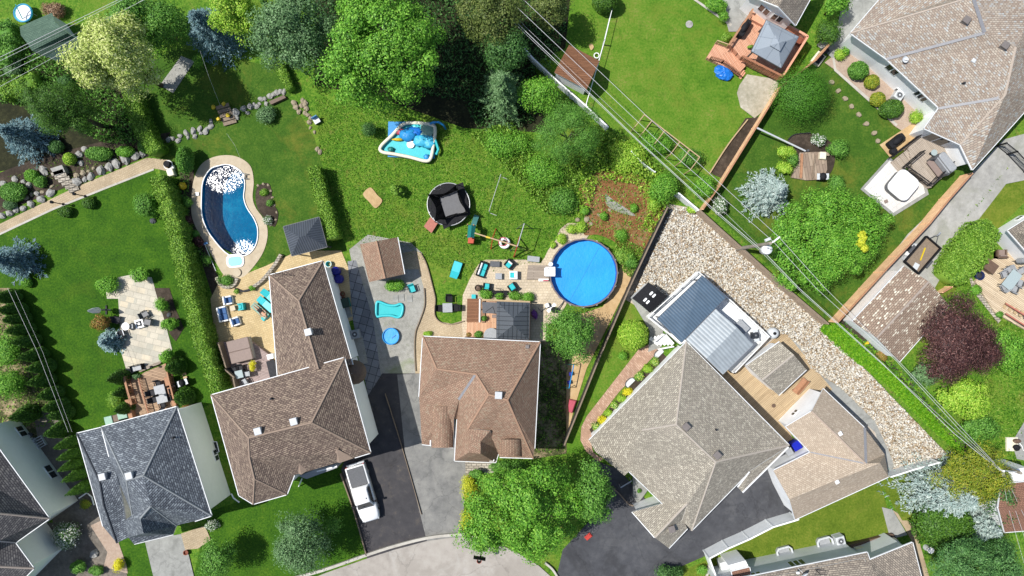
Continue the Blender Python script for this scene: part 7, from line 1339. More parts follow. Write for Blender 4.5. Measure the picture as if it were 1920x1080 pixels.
# ---------------------------------------------------------------- decks
flat('deck_white', (.74, .75, .74), .5, .06)
t = thing('terrace_deck', 'white railed terrace deck at the top of the grey roofed bungalow', 'deck', (0, 0, 0))
slab('platform', [(1310, 511), (1366, 563), (1440, 632), (1376, 700), (1287, 640), (1276, 646), (1216, 594)], 0, .9, 'deck_white', t, ref=.9)
R1 = [G(*p, 1.8)[:2] for p in ((1309, 510), (1215, 594))]; railing(t, R1, .9, .95, 'rail_white'); R2 = [G(*p, 1.8)[:2] for p in ((1310, 510), (1366, 560), (1442, 631), (1378, 698))]; railing(t, R2, .9, .95, 'rail_white')
R3 = [G(*p, 1.8)[:2] for p in ((1216, 595), (1254, 625))]; railing(t, R3, .9, .95, 'rail_white')
mb = MB()
for k in range(5): a, b = G(1262 - k * 6, 646 - k * 1 + k * 1.2, .9), G(1246 - k * 6, 628 + k * 1.6, .9); mb.beam((a.x, a.y, .82 - k * .17), (b.x, b.y, .82 - k * .17), .36, .1)
mb.build('stair', 'white', t); railing(t, [G(1263, 650, 1.2)[:2], G(1234, 655, 1.0)[:2]], .4, .8, 'rail_white'); railing(t, [G(1245, 627, 1.2)[:2], G(1226, 640, 1.0)[:2]], .4, .8, 'rail_white')
bbq(1418, 629, R(-80), 'blue grey barbecue in the far corner of the white terrace', 'metal_char', 1.1, .6, 1.1, False, z=.9); table(1392, 612, 1.3, .8, .75, R(-45), 'grey covered table beside the pale grey gazebo', 'grey', 'grey', 'covered_table', z=.9)
t = thing('rain_tank', 'pale grey round tank on the concrete beside the white terrace', 'tank', G(1451, 625, .8).xy.to_3d()); MB().lathe(0, 0, [(.5, 0), (.56, .3), (.52, .8), (.3, .98), (0, 1.0)], 20).build('body', 'grey_light', t, True); MB().cyl(.35, -.35, .3, .55, .14).build('valve', 'black', t); MB().cyl(0, 0, .98, 1.08, .15).build('lid', 'black', t)
for (u, v, l) in ((1236, 664, 'white window well on the long white wall, nearer the white stairs'), (1182, 718, 'white window well halfway along the long white wall')):
    p = G(u, v); t = thing('window_well', l, 'window well', p, R(45), 'window wells of the white bungalow'); MB().tube([(.6 * math.cos(R(a)), .45 * math.sin(R(a)), .18) for a in range(0, 181, 20)], .04).build('rim', 'charcoal', t); MB().box(0, .1, .02, 1.0, .45, .1).build('cover', 'grey_light', t)
bin_(1494, 836, R(30), 'bright blue wheelie bin between the grey bungalow and the taupe garage', 'blue_bin', 1.05, .75); bin_(1480, 847, R(30), 'grey wheelie bin left of the bright blue bin', 'grey', 1.05, .6); 
t = thing('garden_bench', 'weathered bench below the grey terrace shed', 'bench', G(1496, 722)); t.rotation_euler.z = R(50); MB().box(0, 0, .42, 1.7, .5, .06).build('seat', 'timber_brown', t); MB().box(0, -.3, .5, 1.7, .06, .4).build('backrest', 'timber_brown', t)
for i in (-1, 1): MB().box(i * .7, 0, 0, .08, .4, .42).build('leg', 'timber_brown', t)
o = MB().cyl(0, 0, .19, .24, .2, n=12).build('floor_drain', 'brown', loc=G(1449, 760)); tag(o, 'small brown drain plate in the middle of the tan terrace', 'drain')
# brown deck behind the cream house
t = thing('wooden_deck', 'brown wooden deck with tall railings behind the cream house', 'deck', (0, 0, 0))
slab('platform', [(256, 709), (271, 698), (309, 682), (330, 762), (276, 782), (252, 784), (235, 708)], 0, .5, 'deck_brown', t)
slab('step', [(262, 698), (300, 682), (304, 676), (258, 692)], 0, .25, 'deck_gray', t)
railing(t, [G(*p, 1.4)[:2] for p in ((233, 707), (240, 735), (247, 758))], .5, .95, 'timber_brown', step=.15, rail=.2); railing(t, [G(*p, 1.4)[:2] for p in ((256, 711), (266, 745), (276, 780))], .1, 1.0, 'timber_dark', step=.15); railing(t, [G(*p, 1.4)[:2] for p in ((310, 682), (316, 710), (326, 748))], .5, .95, 'timber_brown', step=.15, rail=.14)
for k, (u, v) in enumerate(((314, 715), (320, 734), (326, 752), (241, 757), (245, 776))):
    p = G(u, v, 1.0); o = MB().box(0, 0, .5, .42, .85, .65, 0, .03).build('planter_box', 'timber_brown', loc=(p.x, p.y, 0), rot=R(14)); tag(o, ('brown planter box on the right of the deck, topmost', 'brown planter box on the right of the deck, middle one', 'brown planter box on the right of the deck, by the roof', 'brown planter box on the left of the deck, upper one', 'brown planter box on the left of the deck, by the roof')[k], 'planter', 'planter boxes on the brown deck')
table(301, 739, 1.05, 1.75, .75, R(14), 'grey rectangular dining table on the brown deck', 'grey', 'black', 'dining_table', z=.5)
for u, v, r, l in ((286, 736, -76, 'dark dining chair upper left of the grey deck table'), (290, 749, -76, 'dark dining chair lower left of the grey deck table'), (297, 721, 194, 'dark dining chair at the top of the grey deck table'), (313, 735, 104, 'dark dining chair upper right of the grey deck table'), (316, 747, 104, 'dark dining chair lower right of the grey deck table'), (305, 758, 14, 'dark dining chair at the bottom of the grey deck table')): chair(u, v, R(r), l, 'black', 'dark', .55, z=.5, group='dining chairs on the brown deck', back=.95)
p = G(303, 741); t = thing('patio_umbrella', 'closed dark parasol standing in the grey deck table', 'umbrella', (p.x - 1.2, p.y + .05, .5)); t.location = (G(303, 739, 1.2).x, G(303, 739, 1.2).y, .5); MB().cyl(0, 0, 0, 2.4, .03, n=8).build('pole', 'black', t); MB().lathe(0, 0, [(.02, 2.45), (.1, 2.1), (.13, 1.4), (.03, 1.2)], 8).build('canopy', 'dark', t)
t = thing('garden_arch', 'dark metal bench frame at the lower left corner of the flagstone patio', 'bench', G(256, 690, .5).xy.to_3d(), R(14)); MB().box(0, 0, .4, 1.1, .5, .05).build('seat', 'grey', t); MB().box(0, .3, .4, 1.1, .05, .6).build('backrest', 'black', t)
for i in (-1, 1): MB().box(i * .55, 0, 0, .06, .6, .65).build('side_frame', 'black', t)
t = thing('deck_lamp', 'small black lamp on the right of the deck steps', 'lamp post', G(297, 685)); MB().cyl(0, 0, 0, 1.2, .04).build('post', 'black', t); MB().cyl(0, 0, 1.2, 1.4, .12).build('lantern', 'black', t)
bush(260, 705, 9, 5, .6, 'leaf_greygreen', 'green potted plant at the left corner of the brown deck steps', 500, .12, nl=8, base=.5)
bin_(229, 776, R(14), 'mint green bin lid nearest the brown deck railing', 'mint', 1.1, .85); bin_(204, 788, R(14), 'mint green bin at the left corner of the slate roof', 'mint', 1.1, .7); bin_(217, 784, R(14), 'dark green bin between the two mint green bins', 'brown', 1.0, .6)
bbq(341, 718, R(20), 'round black barbecue right of the brown deck', 'black', 1.0, .7, 1.1, False); t = thing('bistro_set', 'dark little garden stand left of the round black barbecue', 'garden stand', G(328, 722)); MB().cyl(0, 0, .6, .65, .35).build('tray', 'dark', t)
for k in range(3): MB().tube([(.25 * math.cos(k * 2.1), .25 * math.sin(k * 2.1), 0), (.1 * math.cos(k * 2.1), .1 * math.sin(k * 2.1), .62)], .025).build('leg', 'black', t)
t = thing('side_steps', 'slatted wooden side steps right of the brown deck', 'steps', (0, 0, 0)); 
for k in range(5): a, b = G(340 + k * 1.8, 696 + k * 6.2, .2), G(347 + k * 1.8, 694 + k * 6.2, .2); MB().beam((a.x, a.y, .2), (b.x, b.y, .2), .2, .05).build('tread', 'timber_tan', t)
# peach deck
t = thing('wooden_deck', 'peach coloured deck under the charcoal gazebo', 'deck', (0, 0, 0)); slab('platform', [(876, 603), (900, 602), (900, 563), (995, 567), (993, 640), (874, 632)], 0, .35, 'deck_peach', t)
slab('lower_platform', [(876, 560), (899, 560), (899, 604), (875, 604)], 0, .4, 'floor_dark', t); railing(t, [G(*p, 1.3)[:2] for p in ((899.5, 562), (899, 604))], .36, .9, 'rail_white', step=.12, rail=.12)
a, b = G(903, 562, 1.4), G(994, 566, 1.4); MB().beam((a.x, a.y, 1.35), (b.x, b.y, 1.35), .16, .06).build('top_rail', 'timber_tan', t)
fab = slab('fabric', [(904, 566), (932, 567), (931, 588), (905, 587)], 2.2, 2.26, 'charcoal'); t = thing('shade_canopy', 'flat dark grey fabric canopy left of the charcoal gazebo', 'canopy', (0, 0, 0)); fab.parent = t
for q in ((905, 567), (931, 568), (930, 587), (906, 586)): w = G(*q, 2.2); MB().box(w.x, w.y, .35, .08, .08, 1.85).build('post', 'black', t)
a, b = G(910, 585, 2.28), G(924, 575, 2.28); MB().beam(a, b, .03, .03).build('rib', 'black', t); a, b = G(924, 575, 2.28), G(928, 587, 2.28); MB().beam(a, b, .03, .03).build('rib', 'black', t)
bush(907, 597, 6, 7, .7, 'leaf_green', 'dark potted plant on the peach deck', 500, .12, nl=8, base=.35); o = MB().box(0, 0, .35, .45, .3, .4, 0, .03).build('wooden_box', 'brown_light', loc=G(927, 593, .6)); tag(o, 'small brown box beside the charcoal gazebo on the peach deck', 'box'); o.location.z = 0
t = thing('patio_heater', 'round dark grey drum at the lower left of the charcoal gazebo', 'drum', G(921, 629, .8).xy.to_3d()); MB().cyl(0, 0, .35, .85, .7, .72, 24).build('body', 'charcoal', t); MB().cyl(0, 0, .85, .9, .74, n=24).build('lid', 'grey', t)
t = thing('flower_basket', 'violet flowering basket in the shade right of the charcoal gazebo', 'flower basket', G(1001, 588)); MB().cyl(0, 0, 0, .45, .25, .35).build('pot', 'brown', t); V, F = clumps(np.random.default_rng(4), 8, 60, .5, .6, .35, .7, .25, .13); flat('violet_leaf', C(150, 84, 172), .7, .1); npmesh('flowers', V, F, 'violet', t)
o = slab('shade_terrace', [(995, 566), (1024, 570), (1024, 640), (994, 640)], 0, .12, 'paver_patio'); o['kind'] = 'structure'
sofa(904, 505, R(-110), 'turquoise cushioned black sofa on the upper left of the round patio', 1.55, .85, 'black', 'turquoise', 2, 'garden_sofa', 'sofa', 'white_fabric')
table(928, 495, .95, .55, .45, R(-2), 'dark grey coffee table beside the turquoise sofa', 'charcoal', 'black', 'coffee_table'); table(935, 518, .65, .6, .5, R(0), 'square grey stone table in the middle of the round patio', 'grey', 'grey', 'square_table')
sofa(955, 495, R(140), 'turquoise armchair at the top of the round patio', .82, .8, 'black', 'turquoise', pil='white_fabric', group='turquoise armchairs on the round patio'); sofa(963, 516, R(90), 'turquoise armchair with a white back facing the grey stone table', .8, .78, 'white', 'turquoise', pil='white_fabric', group='turquoise armchairs on the round patio')
sofa(913, 538, R(-5), 'turquoise armchair at the lower left of the round patio', .78, .75, 'black', 'turquoise', pil='turquoise', group='turquoise armchairs on the round patio'); sofa(961, 539, R(35), 'turquoise armchair at the lower right of the round patio', .82, .8, 'black', 'turquoise', pil='turquoise', group='turquoise armchairs on the round patio')
t = thing('planter', 'round black planter left of the lower turquoise armchair', 'planter', G(897, 540)); MB().lathe(0, 0, [(.22, 0), (.34, .5), (.28, .5), (.2, .3)], 16).build('pot', 'black', t); MB().ball((0, 0, .5), (.26, .26, .2), 5, 3, .2).build('soil', 'brown', t)
table(888, 556, .42, .42, .4, 0, 'small turquoise side table at the corner of the peach deck', 'turquoise', 'turquoise', 'side_table'); t = thing('metal_bench', 'black wrought iron bench among the plants above the peach deck', 'bench', G(938, 549), R(180))
MB().box(0, 0, .4, 1.4, .45, .04).build('seat', 'black', t); MB().tube([(-.7, .25, .4), (-.7, .3, .85), (0, .32, .95), (.7, .3, .85), (.7, .25, .4)], .03).build('backrest', 'black', t); MB().tube([(.3 + .45 * math.cos(a / 3), .45 * math.sin(a / 3), .6) for a in range(16)], .025).build('scroll', 'black', t)
for i in (-1, 1): MB().box(i * .65, 0, 0, .05, .4, .4).build('leg', 'black', t)
t = thing('deck_box', 'flat grey storage box on the lawn edge near the round pool', 'box', G(1000, 486), R(-6)); MB().box(0, 0, 0, 1.15, .5, .45, 0, .02).build('body', 'grey', t); MB().box(0, 0, .45, 1.2, .55, .06, 0, .02).build('lid', 'grey', t)
lounger(855, 506, R(72), 'broad turquoise lounger alone on the lawn left of the round patio', 'aqua', L=1.7, w=.85, up=.3); t = bpy.data.objects['side_rail'].parent
table(839, 577, .95, .9, .72, R(2), 'square grey table on the little lawn island', 'grey', 'black')
for u, v, r, l in ((842, 561, 180, 'black chair above the square grey table on the lawn island'), (826, 578, -90, 'black chair left of the square grey table on the lawn island'), (854, 577, 90, 'black chair right of the square grey table on the lawn island')): chair(u, v, R(r), l, 'black', 'black', .6, group='black chairs on the lawn island')
chair(773, 542, R(200), 'turquoise folding chair on the gravel below the brown shed', 'black', 'turquoise', .6)
for k, (u, v) in enumerate(((742, 560), (753, 558), (768, 560))): o = MB().box(0, 0, .02, .55, .7, .1, .1).build('paving_slab', 'concrete', loc=G(u, v)); tag(o, ('pale slab on the grey gravel, left of three', 'pale slab on the grey gravel, middle of three', 'pale slab on the grey gravel, right of three')[k], 'slab')
# raised pink deck
t = thing('raised_deck', 'raised pink brown wooden deck with railings and a walkway to the open lawn', 'deck', (0, 0, 0))
slab('platform', [(1414, 18), (1369, 84), (1391, 108), (1469, 145), (1513, 69), (1475, 48)], 0, 1.3, 'deck_pink', t); slab('walkway', [(1343, 79), (1325, 108), (1385, 138), (1398, 124), (1391, 108), (1369, 90)], 0, .55, 'deck_pink', t)
rp = lambda P, h: [G(*p, h)[:2] for p in P]
railing(t, rp(((1412, 17), (1367, 84)), 2.2), 1.3, .9, 'timber_brown', rail=.18); railing(t, rp(((1393, 105), (1468, 143)), 2.2), 1.3, .9, 'timber_dark', rail=.2); railing(t, rp(((1469, 141), (1515, 68), (1476, 46)), 2.2), 1.3, .9, 'timber_pink', rail=.2)
railing(t, rp(((1335, 106), (1358, 113), (1388, 136)), 1.4), .55, .85, 'timber_dark'); railing(t, rp(((1346, 76), (1368, 84)), 1.4), .55, .85, 'timber_tan')
mb = MB()
for k in range(4): a, b = G(1391 + k * 2.5, 123 + k * 3.2, .5), G(1382 + k * 2.5, 135 + k * 3.2, .5); mb.beam((a.x, a.y, .5 - k * .13), (b.x, b.y, .5 - k * .13), .28, .06)
mb.build('stair', 'timber_pink', t); slab('bench', [(1412, 28), (1438, 40), (1433, 49), (1409, 36)], 1.3, 1.75, 'timber_pink', t)
bbq(1397, 50, R(58), 'long black covered barbecue on the raised pink deck', 'black', 1.75, .7, 1.15, True, z=1.3)
t = thing('patio_chair', 'orange brown chair in the right corner of the raised pink deck', 'chair', G(1499, 75, 1.8).xy.to_3d()); t.location.z = 1.3; t.rotation_euler.z = R(60); MB().box(0, 0, .2, .7, .7, .2, 0, .03).build('seat', 'terracotta', t); MB().box(0, -.3, .3, .7, .14, .55).build('backrest', 'terracotta', t)
bush(1398, 97, 6, 4, .7, 'leaf_hedge', 'small potted plant on the corner of the raised pink deck', 400, .12, nl=8, base=1.3)
p = G(1357, 136, .3); t = MB().ball((0, 0, .25), (.95, .65, .38), 12, 8, .13).build('covered_heap', 'tarp_blue', loc=(p.x, p.y, 0), rot=R(-30)); tag(t, 'crumpled bright blue tarp over a heap beside the pink walkway', 'tarp')
o = MB().lathe(0, 0, [(.34, 0), (.36, .1), (.0, .2)], 20).build('manhole_stone', 'stone', loc=G(1292, 46)); tag(o, 'round pale stone disc in the open lawn', 'stone')
o = MB().torus(0, 0, .3, .25, .05, 16, 6).build('white_hoop', 'white', loc=G(1118, 106)); tag(o, 'small white hoop at the top corner of the brown ribbed shed', 'hoop')
t = thing('cold_frame', 'white tray with a black mat beside the dark rounded bush', 'tray', G(1532, 112), R(52)); MB().box(0, 0, 0, 1.25, .95, .35, 0, .03).build('frame', 'cream', t); MB().box(0, 0, .351, 1.0, .65, .05).build('mat', 'dark', t)
t = thing('side_bin', 'dark square box between the white tray and the dark rounded bush', 'box', G(1543, 97)); MB().box(0, 0, 0, .6, .6, .5, .5, .03).build('body', 'charcoal', t); MB().box(0, 0, .501, .64, .64, .05, .5).build('lid', 'dark', t)
t = thing('garden_hose_reel', 'small white tap and hose holder at the foot of the raised pink deck', 'hose reel', G(1462, 152)); MB().box(0, 0, 0, .5, .25, .4, .4).build('stand', 'dark', t); MB().torus(.3, -.1, .25, .22, .05, 14, 6).build('hose', 'white', t)
# ---------------------------------------------------------------- yard of the tan roofed bungalow
for k, (u, v) in enumerate(((1558, 155), (1571, 171), (1584, 185.5), (1595.5, 200), (1609, 215), (1623, 233), (1638, 250), (1645, 265))):
    rg = random.Random(k); mb = MB(); mb.prism([(.3 * math.cos(a) * rg.uniform(.75, 1.1), .24 * math.sin(a) * rg.uniform(.75, 1.1)) for a in [i * math.pi / 4 for i in range(8)]], 0, .22, .04); o = mb.build('stepping_stone', 'stone_warm', loc=G(u, v), rot=rg.uniform(0, 3)); tag(o, 'pale stepping stone in the row across the juniper lawn', 'stepping stone', 'stepping stones across the juniper lawn')
heat_pump(1687, 178, R(-35), 'white heat pump standing in the pink gravel bed', .85, .85, 'grey_light')
t = thing('roof_antenna', 'small satellite dish and bracket on the eave of the tan roof', 'satellite dish', G(1690, 116, 3.7)); MB().lathe(0, 0, [(.02, .5), (.2, .55), (.3, .65)], 14).build('dish', 'grey_light', t); MB().tube([(0, 0, -.3), (0, 0, .5)], .03).build('mast', 'dark', t); MB().tube([(0, 0, .5), (.3, -.2, .8)], .02).build('feed_arm', 'dark', t)
t = thing('garden_deck', 'beige composite deck with black railings at the corner of the tan roofed house', 'deck', (0, 0, 0)); slab('platform', [(1703, 275), (1733, 250), (1795, 290), (1784, 318), (1745, 352), (1712, 318)], 0, .8, 'composite', t)
mb = MB()
for k in range(5): a, b = G(1706 - k * 6.5, 277 + k * 5.6, .8), G(1722 - k * 6.5, 296 + k * 4.6 + 4, .8); mb.beam((a.x, a.y, .74 - k * .15), (b.x, b.y, .74 - k * .15), .5, .05)
mb.build('stair', 'composite', t); railing(t, rp(((1730, 252), (1675, 294)), 1.5), .45, .9, 'black', step=.12, w=.025); railing(t, rp(((1734, 282), (1700, 311), (1748, 346)), 1.6), .8, .9, 'black', step=.12, w=.025); railing(t, rp(((1748, 346), (1789, 303)), 1.6), .8, .9, 'black', step=.12, w=.025)
bbq(1684, 263, R(38), 'long black covered barbecue at the corner of the tan roofed house', 'black', 1.7, .75, 1.1); o = MB().lathe(0, 0, [(.3, 0), (.36, .35), (.3, .6), (0, .65)], 16).build('fire_pit', 'black', loc=G(1671, 285)); tag(o, 'small round black cover below the long black barbecue', 'cover')
p = G(1763, 310, 1.4); t = thing('garden_swing', 'covered grey garden swing seat with a brown cushion on the beige deck', 'swing seat', (p.x, p.y, .8), R(38)); MB().box(0, .45, .35, 2.0, .6, .14, 0, .03).build('seat', 'brown_light', t); MB().box(0, .05, .45, 2.0, .15, .7, 0, .05).build('backrest', 'grey', t); mb = MB(); mb.rrect(0, -.35, 2.1, .75, .25, 1.2, 1.42, .1); mb.build('canopy', 'grey', t)
t.rotation_euler.z = R(128)
for i in (-1, 1): MB().box(i * 1.0, 0, 0, .08, .9, 1.3).build('side_frame', 'charcoal', t)
table(1752, 286, .6, .6, .6, 0, 'round glass table on the beige deck by the patio door', 'glass_table', 'black', 'bistro_table', True, z=.8)
p = G(1694, 347, .9); t = thing('hot_tub', 'white covered hot tub on the white paved corner patio', 'hot tub', (p.x, p.y, 0), R(-40)); mb = MB(); mb.rrect(0, 0, 2.3, 2.45, .55, 0, .82, .04); mb.build('shell', 'charcoal', t); mb = MB(); mb.rrect(0, 0, 2.42, 2.58, .6, .82, .98, .06); mb.build('cover', 'white_fabric', t)
mb = MB(); mb.beam((-.6, -1.05, .985), (.2, -.55, .985), .03, .012); mb.build('crease', 'grey', bpy.data.objects[t.children[-1].name])
o = MB().box(0, 0, .2, .35, .3, .06, .4).build('door_mat', 'brown_light', loc=G(1659, 378)); tag(o, 'small brown mat on the white paved corner patio', 'mat')
slab('old_boardwalk', [(1500, 286), (1549, 284), (1551, 318), (1545, 336), (1512, 338), (1484, 333)], 0, .28, 'weathered'); tag(bpy.data.objects['old_boardwalk'], 'old weathered board platform beside the lime shrubs', 'platform')
a, b = G(1504, 288, .4), G(1502, 334, .4); o = MB().beam((a.x, a.y, .36), (b.x, b.y, .36), .22, .12).build('timber_plank', 'timber_brown'); tag(o, 'loose brown plank on the left of the old board platform', 'plank'); a, b = G(1529, 290, .4), G(1524, 334, .4); o = MB().beam((a.x, a.y, .34), (b.x, b.y, .34), .14, .1).build('timber_plank', 'timber_gray'); tag(o, 'loose grey plank in the middle of the old board platform', 'plank')
t = thing('garden_stool', 'square white stool on the old board platform', 'stool', G(1538, 294), R(-5)); MB().box(0, 0, .28, .6, .7, .4, 0, .05).build('seat', 'cream', t); MB().box(.5, .2, .28, .3, .35, .3, 0, .03).build('side_block', 'stone_warm', t)
bbq(1543, 331, R(0), 'round black kettle barbecue on the old board platform', 'black', 1.1, .75, 1.0, False)
t = thing('flag_pole', 'long pale pole propped between the cedar fence and the old boards', 'pole', (0, 0, 0)); MB().tube([G(1420, 240, 1.7), G(1462, 260, 1.1), G(1510, 283, .5)], .09, 8).build('pole', 'grey_light', t); MB().box(*G(1511, 284)[:2], 0, .2, .2, .55).build('foot', 'charcoal', t)
# trailer
t = thing('utility_trailer', 'empty black utility trailer with a wooden floor on the gravel lane', 'trailer', G(1728, 478, .6).xy.to_3d(), ang((1706, 505), (1750, 454)))
MB().box(0, 0, .5, 3.2, 1.75, .08).build('floor', 'timber_gray', t)
for j in (-1, 1): MB().box(0, j * .9, .5, 3.3, .08, .42).build('side_panel', 'black', t)
for i in (-1, 1): MB().box(i * 1.62, 0, .5, .08, 1.8, .42).build('end_panel', 'black', t)
for j in (-1, 1): w = MB().tube([(-.2, j * 1.0, .32), (-.2, j * 1.2, .32)], .32, 16).build('wheel', 'rubber', t); MB().box(-.2, j * 1.1, .62, .9, .28, .05).build('mudguard', 'charcoal', t)
MB().tube([(1.6, .5, .5), (2.7, 0, .45), (1.6, -.5, .5)], .05).build('tongue', 'charcoal', t); MB().box(2.75, 0, .3, .35, .12, .25).build('hitch', 'steel', t); MB().cyl(2.4, .15, 0, .75, .05).build('jack_stand', 'steel', t)
o = MB().beam((-.5, -.25, .62), (.75, .2, .62), .12, .06).build('timber_plank', 'yellow', loc=t.location, rot=t.rotation_euler.z); tag(o, 'yellow plank lying in the black utility trailer', 'plank')
o = MB().box(-1.2, -.3, .585, .6, .5, .06, .2).build('steel_plate', 'grey_light', loc=t.location, rot=t.rotation_euler.z); tag(o, 'grey plate lying at the rear of the black utility trailer', 'plate')
t = thing('rubble_bag', 'grey and white bags piled along the cedar fence by the trailer', 'bags', G(1704, 474), R(50)); [MB().ball((i * .5 - .7, .1 * (i % 2), .2), (.34, .3, .26), 6, i, .15).build('bag', ('grey', 'white', 'charcoal', 'grey_light')[i], t) for i in range(4)]
# wooden patio on the right
t = thing('wooden_patio', 'pale wooden patio at the right edge below the clipped hedge', 'deck', (0, 0, 0)); slab('platform', [(1829, 528), (1852, 492), (1890, 470), (1930, 478), (1975, 520), (1960, 640), (1885, 597), (1865, 585)], 0, .3, 'deck_pale', t)
sofa(1879, 476, R(0), 'brown wicker armchair by the white house corner', .95, .85, 'brown', 'brown_light', z=.3); t = thing('storage_chest', 'dark brown wicker storage chest beside the broad hedge', 'chest', G(1855, 498, .9).xy.to_3d(), R(-35)); MB().box(0, 0, .3, 1.5, .95, .62, 0, .02).build('body', 'brown', t); MB().box(0, .0, .92, 1.56, 1.0, .07, 0, .02).build('lid', 'brown', t)
t = thing('planter', 'round dark blue planter at the tip of the broad hedge', 'planter', G(1831, 517)); MB().lathe(0, 0, [(.3, 0), (.45, .55), (.36, .55), (.28, .4), (0, .4)], 18).build('pot', 'navy', t); MB().ball((0, 0, .4), (.3, .3, .14), 5, 4, .2).build('soil', 'dark', t)
rz = R(-38); table(1898, 525, 1.1, 1.9, .74, rz, 'glass dining table on the pale wooden patio', 'glass_table', 'charcoal', 'dining_table', z=.3)
for u, v, r, l in ((1890, 506, 0, 'mesh chair at the top of the glass dining table, left one'), (1883, 515, 0, 'mesh chair upper left of the glass dining table'), (1882, 538, 1, 'mesh chair at the lower left end of the glass dining table'), (1902, 541, 2, 'mesh chair lower right of the glass dining table'), (1912, 530, 2, 'mesh chair right of the glass dining table'), (1914, 508, 3, 'mesh chair at the upper right end of the glass dining table')): chair(u, v, R((38 + 180 - 38, 200, 30, -20, -20, 120)[(0, 1, 2, 3, 4, 5)[('top of' in l and 0) or ('upper left' in l and 1) or ('lower left' in l and 2) or ('lower right' in l and 3) or (('right of' in l) and 4) or 5]]), l, 'charcoal', 'grey', .6, z=.3, group='mesh chairs on the pale wooden patio')
umbrella_closed(1893, 490, 2.8, 'closed grey parasol beside the brown wicker armchair', 'grey', .24); 
t = thing('garden_stairs', 'red brown wooden stairs with pale treads at the right edge', 'stairs', (0, 0, 0))
for k in range(5): a, b = G(1882 + k * 8, 578 + k * 5, .3), G(1888 + k * 8, 568 + k * 5, .3); MB().beam((a.x, a.y, .3 + .14 * k), (b.x, b.y, .3 + .14 * k), .3, .06).build('tread', 'timber_tan', t)
for dv in (-9, 10): a, b = G(1884, 578 + dv, .6), G(1926, 604 + dv, 1.2); MB().beam((a.x, a.y, .7), (b.x, b.y, 1.3), .12, .2).build('stringer', 'red_wood', t)
t = thing('hydrant_pad', 'square pale concrete pad with two dark pots at the right edge', 'pad', G(1895, 832)); MB().box(0, 0, 0, 1.1, 1.35, .24, 0, .02).build('slab', 'cream', t); MB().ball((.3, .35, .4), (.4, .22, .2), 6, 2, .15).build('pot', 'brown', t); MB().ball((.3, -.3, .4), (.36, .3, .22), 6, 4, .15).build('pot', 'black', t); MB().tube([(.6, .2, .3), (.9, -.2, .3), (1.0, -.6, .3), (1.5, -.3, .3)], .04).build('hose', 'white', t)
o = MB().box(0, 0, 0, .5, .28, .22, .6, .03).build('yellow_sack', 'yellow', loc=G(1623, 644)); tag(o, 'small yellow sack against the wall of the spotted garage', 'sack')
bush(1655, 668, 16, 10, .7, 'leaf_russet', 'rusty dry shrubs below the spotted garage', 900, .14, nl=12, rot=R(-45))
# ---------------------------------------------------------------- poles and wires
t = thing('utility_pole', 'wooden utility pole with a white transformer beside the brown fence', 'utility pole', G(1381, 467)); MB().tube([(0, 0, 0), (0, 0, 8.7)], [.19, .14], 12).build('pole', 'wood_pole', t); 
def rel(u, v, h, tt): return G(u, v, h) - Vector(tt.location)
q = rel(1437, 468, 6.9, t); tr = MB().lathe(q.x, q.y, [(.0, 6.2), (.4, 6.25), (.44, 7.1), (.4, 7.25), (0, 7.3)], 20).build('transformer', 'white', t, True)
MB().cyl(q.x - .1, q.y + .1, 7.25, 7.55, .07).build('bushing', 'steel', t); MB().cyl(q.x + .2, q.y, 7.25, 7.5, .06).build('bushing', 'grey', t); MB().beam((0, 0, 6.8), (q.x, q.y, 6.8), .1, .12).build('bracket', 'galv', t)
a, b = rel(1449, 454, 8.4, t), rel(1462, 444, 8.4, t); MB().beam((0, 0, 8.3), a, .1, .1).build('arm', 'white', t); MB().beam(a, b, .12, .12).build('crossarm', 'white', t); a, b = rel(1440, 449, 7.6, t), rel(1445, 451, 7.6, t); MB().box(a.x, a.y, 7.4, .5, .25, .3, .4, .04).build('fuse_box', 'grey_light', t)
t = thing('utility_pole', 'pale utility pole where the wires meet above the golden cedar', 'utility pole', G(1848, 863)); MB().tube([(0, 0, 0), (0, 0, 4.6)], [.2, .15], 12).build('pole', 'wood_pole', t); q = rel(1878, 882, 4.3, t); MB().beam((0, 0, 4.2), q, .12, .12).build('bracket', 'galv', t); MB().cyl(q.x, q.y, 4.1, 4.6, .1).build('insulator', 'white', t)
def wire(label, P, r=.03, sag=.0, group='overhead wires'):
    W = [G(*p) for p in P]; pts = []
    for a, b in zip(W, W[1:]):
        n = 10
        for i in range(n): s_ = i / n; p = a.lerp(b, s_); p.z -= sag * 4 * s_ * (1 - s_); pts.append(p)
    pts.append(W[-1]); o = MB().tube(pts, r * .48, 5).build('power_cable', 'cable'); return tag(o, label, 'power cable', group)
wire('top wire of the main line, passing the white crossarm end', [(940, -40, 8.6), (1210, 215, 8.5), (1461, 445, 8.5), (1547, 540, 8), (1685, 677, 7), (1810, 810, 5.6), (1878, 882, 4.5)], .035)
wire('second wire of the main line, passing above the pole head', [(915, -38, 8.6), (1241, 271, 8.5), (1450, 453, 8.5), (1530, 540, 8), (1681, 677, 7), (1802, 809, 5.6), (1877, 882, 4.5)], .035)
wire('thick lower cable of the main line below the transformer', [(880, -48, 6.8), (960, 34, 6.8), (1204, 270, 6.6), (1330, 385, 6.6), (1434, 474, 6.6), (1498, 540, 6.4), (1653, 680, 6), (1788, 812, 5), (1875, 882, 4.4)], .05)
wire('thin cable hanging just beside the thick lower cable', [(890, -30, 6.4), (966, 45, 6.4), (1206, 274, 6.2), (1333, 391, 6.2), (1425, 470, 6.2), (1502, 547, 6.2), (1658, 686, 5.6), (1876, 883, 4.3)], .03)
wire('faint thin wire above the thick lower cable', [(905, -40, 6.6), (985, 50, 6.6), (1208, 262, 6.6), (1338, 378, 6.6), (1420, 458, 6.6)], .022)
